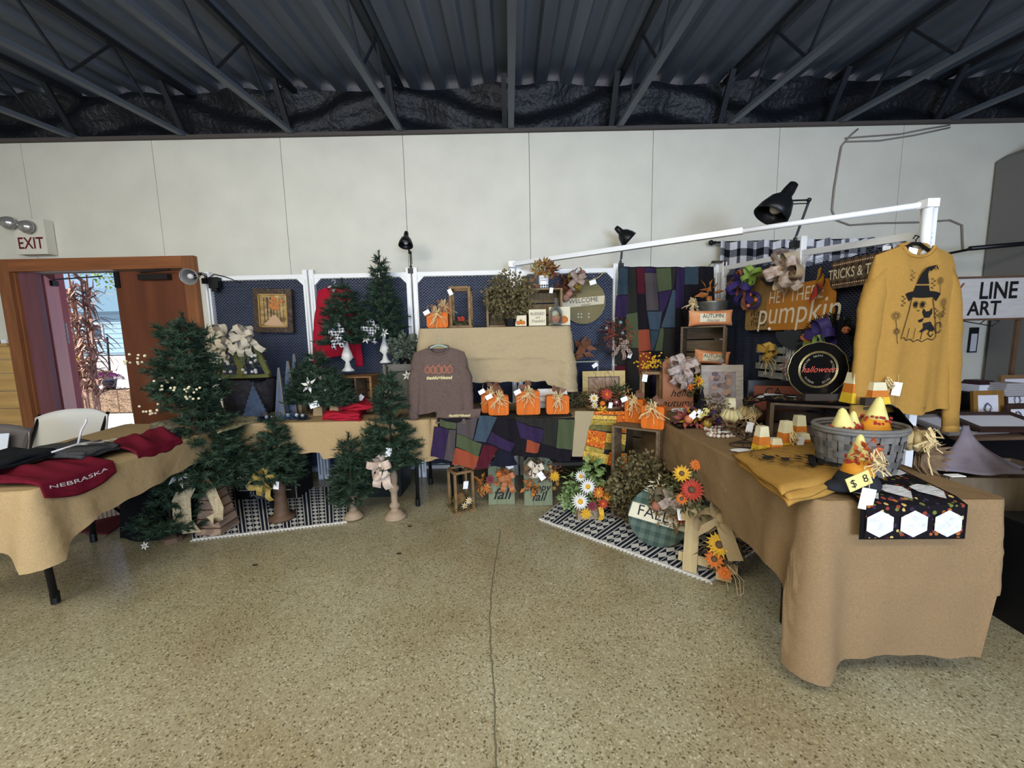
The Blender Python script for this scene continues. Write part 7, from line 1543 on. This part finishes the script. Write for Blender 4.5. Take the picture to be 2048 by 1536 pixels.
# witch hat centrepiece, wooden beads, spring tray, doily tags
t = thing('witch_centrepiece', 'black witch hat among orange and purple halloween flowers', 'centrepiece', T(1408, 858) + Vector((0, .08, .006))); MB().lathe([(.05, .10), (.028, .15), (.012, .20), (.002, .25)], (.02, 0, -.0), 18).build('hat_cone', fabric('black_felt', (26, 28, 34)), t, smooth=True); MB().lathe([(.075, .098), (.078, .102), (.05, .108)], (.02, 0, 0), 20).build('hat_brim', _mats['black_felt'], t)
sprigs(t, (0, 0, .05), .15, 150, mat('halloween_leaf', (196, 88, 40), .6, c2=(60, 44, 90), scale=26), .06, .028, seed=66, sz=.4, sy=.6); sprigs(t, (.0, -.02, .06), .12, 40, YELP, .05, .025, seed=67, sz=.4, sy=.6, name='yellow_leaf')
for x, z, m in ((.02, .03, mat('olive_ball', (176, 140, 40), .4)), (.10, .05, PURP), (-.1, .06, ORB), (.06, .09, PURP), (.13, .03, ORB), (-.03, .09, CYW)): MB().ball((x, -.08, z), .028, 10).build('bauble', m, t, smooth=True)
for k in range(3): MB().box((-.06 - .04 * k + .06, -.10, .11 - .01 * k), (.04, .003, .05), ry=.4 * k).build('price_tag', [mat('yellow_card', (230, 214, 120), .7), WHITE, WHITE][k], t)
hex_runner('halloween runner under the witch hat, its corner over the table edge', lambda u: T(1348, 852, .757) * (1 - u) + (T(1500, 842, .757) + Vector((.0, .0, 0))) * u, (.05, 1, 0), .16, .45, 3, ph=0)
for k, (x, y, lb) in enumerate(((1368, 826, 'white bead garland plate at the back by the hello autumn sign'), (1440, 862, 'striped bead garland ring in front of the witch hat'), (1448, 874, 'pale bead garland ring nearest the table edge'))):
    t = thing('bead_ring', lb, 'bead garland', T(x, y) + Vector((0, .03, .008 + (.008 if k == 0 else 0))), 0, 'wooden bead garlands'); 
    for j in range(18): a = 2 * PI * j / 18; MB().ball((.075 * math.cos(a), .045 * math.sin(a), .0), .012, 8).build('bead', [WHC, mat('pink_bead', (206, 170, 150), .5)][(j + k) % 2 if k else 0], t, smooth=True)
    MB().box((.03, 0, .016), (.05, .035, .002), rz=.4).build('price_card', WHITE, t)
t = thing('wire_tray', 'rusty wire spring tray standing under the straw pumpkins', 'wire stand', T(1500, 896) + Vector((0, .05, .0)))
b = MB()
for z, R_ in ((.004, .075), (.06, .06)): b.tube([(R_ * math.cos(2 * PI * k / 24), .7 * R_ * math.sin(2 * PI * k / 24), z) for k in range(25)], .003, 5, cap=False)
for a in (0, 2.1, 4.2): b.tube([(.075 * math.cos(a), .052 * math.sin(a), .004), (.0, 0, .03), (.06 * math.cos(a + 2.4), .042 * math.sin(a + 2.4), .06)], .003, 5)
b.build('wire_frame', mat('rusty_wire', (62, 50, 42), .7), t)
t = thing('doily_tags', 'small white paper doily on the burlap left of the candy corns', 'doily', T(1485, 902) + Vector((0, 0, .001))); b = MB(); b.add([(.06 * (1 + .12 * math.sin(8 * 2 * PI * k / 40)) * math.cos(2 * PI * k / 40), .035 * math.sin(2 * PI * k / 40), .003) for k in range(40)], [tuple(range(40))]); b.build('paper', WHITE, t)
t = thing('dark_mat_corner', 'black printed cloth corner peeking from under the candy corn blocks', 'table runner', T(1522, 915) + Vector((.03, .02, 0))); MB().slab(lambda u, v: (-.09 + .26 * u, -.04 + .12 * v, 0), 4, 3, .003, nrm=(0, 0, 1)).build('cloth', HEXK, t)
# red box sign with dark frame behind the plate
t = thing('candy_sign', 'dark framed red sign lettered CA behind the black plate', 'sign', Vector((A(1560, 800, 2.45).x - .0, 2.45, .753)), -.35, None, -.05); w_, h_ = .36, A(1540, 762, 2.45).z - .753; frame(t, w_, h_, .03, .03, BLACKM, mat('brick_red_panel', (134, 66, 42), .7)); write(t, 'CA', -.04, h_ - .075, .07, INK, y=-.010)
t = thing('glass_jar', 'glass jar with gold filling at the panel foot behind the straw pumpkins', 'jar', Vector((A(1513, 815, 2.75).x, 2.75, .753))); MB().lathe([(.05, 0), (.055, .01), (.055, .12), (.03, .15), (.035, .18), (.03, .18), (.025, .15), (.05, .118), (.05, .012)], n=20).build('glass_body', GLASS, t, smooth=True); sprigs(t, (0, 0, .06), .045, 60, mat('gold_leaf_fill', (150, 130, 50), .5, c2=(60, 70, 40), scale=30), .03, .014, seed=3)
berries(t, [(rnd.uniform(-.04, .04), -.06, .19 + rnd.uniform(0, .06)) for _ in range(12)], .006, mat('gold_berry', (150, 126, 60), .4, .4))

# ---------------------------------------------------------------- neighbouring stall at the right
BX = lambda name, label, cat, p, d, m, rz=0, group=None, part='body': (lambda t: (MB().box((0, 0, d[2] / 2), d, rz=0).build(part, m, t), t)[1])(thing(name, label, cat, p, rz, group))
t = thing('stall_sign', 'white wooden sign with black letters LINE ART in a brown frame', 'sign', Vector((A(1973, 640, 3.2).x, 3.2, A(1985, 640, 3.2).z)), -.05)
w_ = .62; h_ = A(1985, 553, 3.2).z - t.location.z; MB().box((0, 0, h_ / 2), (w_, .015, h_)).build('sign_board', mat('whitewashed_sign', (206, 200, 196), .7, noise=.08, scale=12, stretch=(.6, 1, 5)), t)
for z in (.006, h_ - .006): MB().box((0, -.005, z), (w_, .03, .016)).build('frame_strip', BROWNW, t)
write(t, 'Y', -.255, h_ * .66, .19, mat('rust_paint', (150, 70, 40), .6), y=-.010, sx=.8); write(t, 'LINE', .055, h_ * .66, .19, INK, y=-.010, sx=.78, bold=.02); write(t, 'ART', -.04, h_ * .26, .16, INK, y=-.010, sx=.85, bold=.02)
MB().tube([(-.2, 0, .0), (-.05, 0, -.03), (.05, 0, -.05), (.1, .0, -.01), (.0, 0, .01), (-.05, 0, -.03)], .004, 5).build('loose_wire', BLACKM, t)
for k in (-1, 1): MB().box((k * .27, .02, -.6), (.03, .02, 1.3)).build('sign_leg', BROWNW, t)
t.location.z = t.location.z
DKM = fabric('stall_black_cloth', (20, 18, 20)); st_ = thing('stall_table', 'black draped table of the neighbouring art stall', 'table', (3.15, 2.85, 0)); MB().box((0, 0, .36), (1.75, 1.0, .72)).build('black_drape', DKM, st_); MB().box((0, 0, .735), (1.8, 1.05, .03)).build('tabletop', BROWNW, st_)
zt2 = .752
MGF = mat('mahogany_frame', (58, 34, 26), .4); GDF = mat('antique_gold_frame', (168, 120, 48), .4, .4, noise=.2, scale=20); PAP = mat('print_paper', (220, 218, 226), .7); GRI = mat('grey_ink', (96, 94, 104), .7)
def stall_frame(label, x0, y0, x1, y1, Y, fm, art=True, rz=0, bw=.03, rx=-.12, z=None):
    b_, w2, h2 = spot(x0, y0, x1, y1, Y=Y); z = b_.z if z is None else z; h2 = A((x0 + x1) / 2, y0, Y).z - z; t = thing('framed_print', label, 'framed print', (b_.x, Y, z), rz, 'framed prints on the art stall', rx)
    frame(t, w2, h2, bw, .02, fm, PAP)
    if art:
        b = MB(); rr = random.Random(int(x0)); cx_, cz_ = 0, h2 / 2
        for k in range(7): a = rr.uniform(0, 6); b.stroke([(cx_ + .022 * math.cos(a + q * .5) * (1 + .4 * math.sin(q * 2 + a)), cz_ + .03 * math.sin(a + q * .5) * (1 + .3 * math.cos(q * 3))) for q in range(9)], .004, -.003)
        b.build('ink_drawing', GRI, t, kind='stuff')
    return t
# tiered shelf holding frames
BX('display_box', 'low dark display step on the art stall table', 'display stand', (3.25, 3.05, zt2), (1.3, .4, .13), DKM, part='step_body')
stall_frame('gold framed print of an antlered skull drawing, second from the shirt', 1945, 782, 2006, 852, 2.55, GDF, rz=.0, bw=.03, z=None)
stall_frame('dark framed moth print at the right picture edge', 2012, 812, 2060, 855, 2.5, MGF, bw=.022)
stall_frame('large pale framed print at the back right of the stall', 2000, 750, 2075, 790, 2.98, mat('oak_frame', (134, 98, 62), .5), False, bw=.03)
stall_frame('dark framed print showing a white sheet behind the gold one', 2008, 788, 2060, 812, 2.75, MGF, bw=.02)
b_, w_, h_ = spot(1938, 760, 1970, 786, Y=2.9); t = thing('print_box', 'maroon topped box of white cards behind the shirt cuff', 'box', b_); MB().box((0, 0, h_ * .35), (w_, .12, h_ * .7)).build('card_stack', PAP, t); MB().box((0, 0, h_ * .85), (w_ * 1.02, .13, h_ * .3), taper=.8).build('lid', mat('maroon_lid', (52, 24, 30), .5), t)
b_, w_, h_ = spot(1986, 765, 2035, 790, Y=2.8); t = thing('card_stack', 'stack of pale printed cards left of the large framed print', 'cards', b_)
for k in range(7): MB().box((rnd.uniform(-.006, .006), 0, h_ * (k + .5) / 7), (w_ * (1 - .05 * abs(k - 3)), .12, h_ / 7 - .002)).build('card', mat('card_grey', (176, 170, 172), .7), t)
b_, w_, h_ = spot(1935, 655, 1952, 705, Y=YW - .006); t = thing('hanging_card', 'narrow dark and white printed card hanging on the wall right of the shirt', 'card', b_); MB().box((0, 0, h_ / 2), (w_, .01, h_)).build('card', BLACK, t); MB().box((0, -.006, h_ * .4), (w_ * .7, .002, h_ * .7)).build('print', PAP, t)
# stack of frames lying flat and sheet cloth
for k, (x, y, m_, lb) in enumerate(((1960, 866, mat('pale_frame_wood', (150, 140, 132), .6), 'pale flat frame on top of the leaning pile, nearest the sheet'), (1985, 878, BROWNW, 'brown flat frame beneath the pale one'), (2040, 862, MGF, 'dark flat frame lying right of the pile'))):
    p = A(x, y, 2.25 - .03 * k); t = thing('flat_frame', lb, 'picture frame', p, .1 - .1 * k, 'flat frames piled on the art stall'); frame(t, .42, .26, .04, .02, m_, PAP); t.rotation_euler[0] = -1.35
LAV = fabric('mauve_grey_sheet', (142, 130, 138), c2=(102, 92, 98), scale=5, bump=.8, bscale=5); tp_ = A(1935, 848, 2.05)
t = thing('draped_sheet', 'marbled mauve grey sheet peaking over a box behind the right table', 'cloth', (tp_.x - .05, 2.02, .62)); hpk = tp_.z - .62
def shf(u, v):
    a = -PI * .95 + u * PI * .95; r = (.02 + .27 * v ** 1.7) * (1 + .07 * math.sin(u * 22) * v); return (r * math.cos(a) * .85 + .03 * v, r * math.sin(a) * .55, hpk * (1 - v) ** 1.15 * 1.0)
MB().slab(shf, 44, 14, .004, nrm=(0, -.5, .6)).build('sheet', LAV, t, smooth=True)
OBX = mat('wooden_tray', (110, 92, 68), .7, noise=.2, scale=8, stretch=(4, 1, 1)); p = A(1950, 950, 1.98); t = thing('wooden_bin', 'long wooden print bin in front of the mauve sheet', 'bin', (2.50, 1.98, .44), -.12)
for s in (-1, 1): MB().box((0, s * .17, .09), (.62, .014, .18)).build('side_board', OBX, t); MB().box((s * .31, 0, .09), (.014, .34, .18)).build('end_board', OBX, t)
MB().box((0, 0, .006), (.6, .33, .012)).build('bottom_board', OBX, t)
t2 = BX('bin_stand', 'dark cloth covered stand under the wooden print bin', 'stand', (2.62, 1.98, .001), (.80, .62, .435), DKM, -.12, part='stand_body')
BCR = floral('small_check_ribbon', (24, 24, 26), [(214, 210, 214), (24, 24, 26), (150, 146, 150)], 60); p = A(2022, 960, 1.80); t = thing('check_bow_wreath', 'black and white check bow bunch at the right edge by the wooden bin', 'bow', (p.x, 1.62, .50)); 
bow(t, (0, 0, .16), .12, BCR, 9, 2, .2, w=.06, seed=91, m2=plaid('mini_check', (22, 22, 24), (214, 214, 218), 60)); bow(t, (.05, .02, .25), .10, BCR, 7, 1, .1, w=.05, seed=92); MB().lathe([(.06, 0), (.07, .10), (.03, .12)], n=14).build('base_pot', BLACK, t)
BX('black_bin', 'black box on the floor under the check bow at the right edge', 'box', (2.50, 1.55, .001), (.5, .35, .49), BLACK, -.1, part='box_body')
GRNR = mat('green_floor_rug', (28, 74, 58), .9, noise=.2, scale=60); t = thing('green_rug', 'dark green rug on the floor at the right picture edge', 'rug', (2.95, 1.95, .001)); P4 = [onz(1972, 1215, 0), onz(2060, 1272, 0), Vector((3.6, 1.9, 0)), Vector((3.2, 2.6, 0)), Vector((2.25, 2.5, 0))]; o3 = Vector(t.location); b = MB(); b.add([tuple(Vector((p.x - o3.x, p.y - o3.y, zz))) for zz in (.0, .012) for p in P4], [(4, 3, 2, 1, 0), (5, 6, 7, 8, 9)] + [(i, (i + 1) % 5, (i + 1) % 5 + 5, i + 5) for i in range(5)]); b.build('rug_body', GRNR, t)
# duct, pipe and cables on the back wall
DUCT = mat('grey_duct_metal', (128, 125, 120), .5, .3); t = thing('wall_duct', 'large dark grey metal duct standing on the wall at the right edge', 'duct', (A(2005, 400, 3.9).x + .62, 3.80, 1.75)); MB().box((0, 0, .62), (1.2, .4, 1.24)).build('duct_body', DUCT, t); MB().prism([(-.6, 0), (.6, 0), (.6, .12), (-.5, .06)], -.2, .2).map(lambda x, y, z: (x, y, z + 1.241)).build('duct_top', DUCT, t); MB().box((-.59, -.205, .62), (.03, .012, 1.2)).build('seam', ALU, t)
MB().box((0, 0, -.88), (1.0, .34, 1.74)).build('duct_lower', DUCT, t)
t = thing('wall_pipe', 'black horizontal pipe on the wall right of the mustard shirt', 'pipe', A(1940, 497, 3.5)); MB().tube([(0, 0, 0), (1.2, 0, .08)], .02, 10).build('pipe_body', BLACKM, t, smooth=True); 
for x in (.1, 1.1): MB().bar((x, .0, .01), (x, .52, .01), .02).build('pipe_bracket', BLACKM, t)
CB = mat('painted_cable', (150, 138, 128), .6)
for k, (pts, lb) in enumerate((([(1716, 258), (1700, 272), (1683, 292), (1676, 330), (1668, 380), (1664, 420), (1672, 440), (1700, 450), (1760, 446), (1850, 444), (1900, 440), (1924, 450), (1926, 500)], 'long painted cable running down the wall and across to the shirt'), ([(1690, 276), (1740, 272), (1800, 268), (1850, 258), (1900, 250)], 'short cable drooping along the top of the wall'), ([(1692, 283), (1760, 281), (1830, 270), (1900, 255)], 'second drooping cable just under the upper one'))):
    P3 = [ony(x, y, YW - .012) for x, y in pts]; o_ = P3[0]; tag(MB().tube([p - o_ for p in P3], .008 if k == 0 else .006, 6).build('wall_cable', CB, None, smooth=True), lb, 'cable', 'cables on the back wall').location = o_
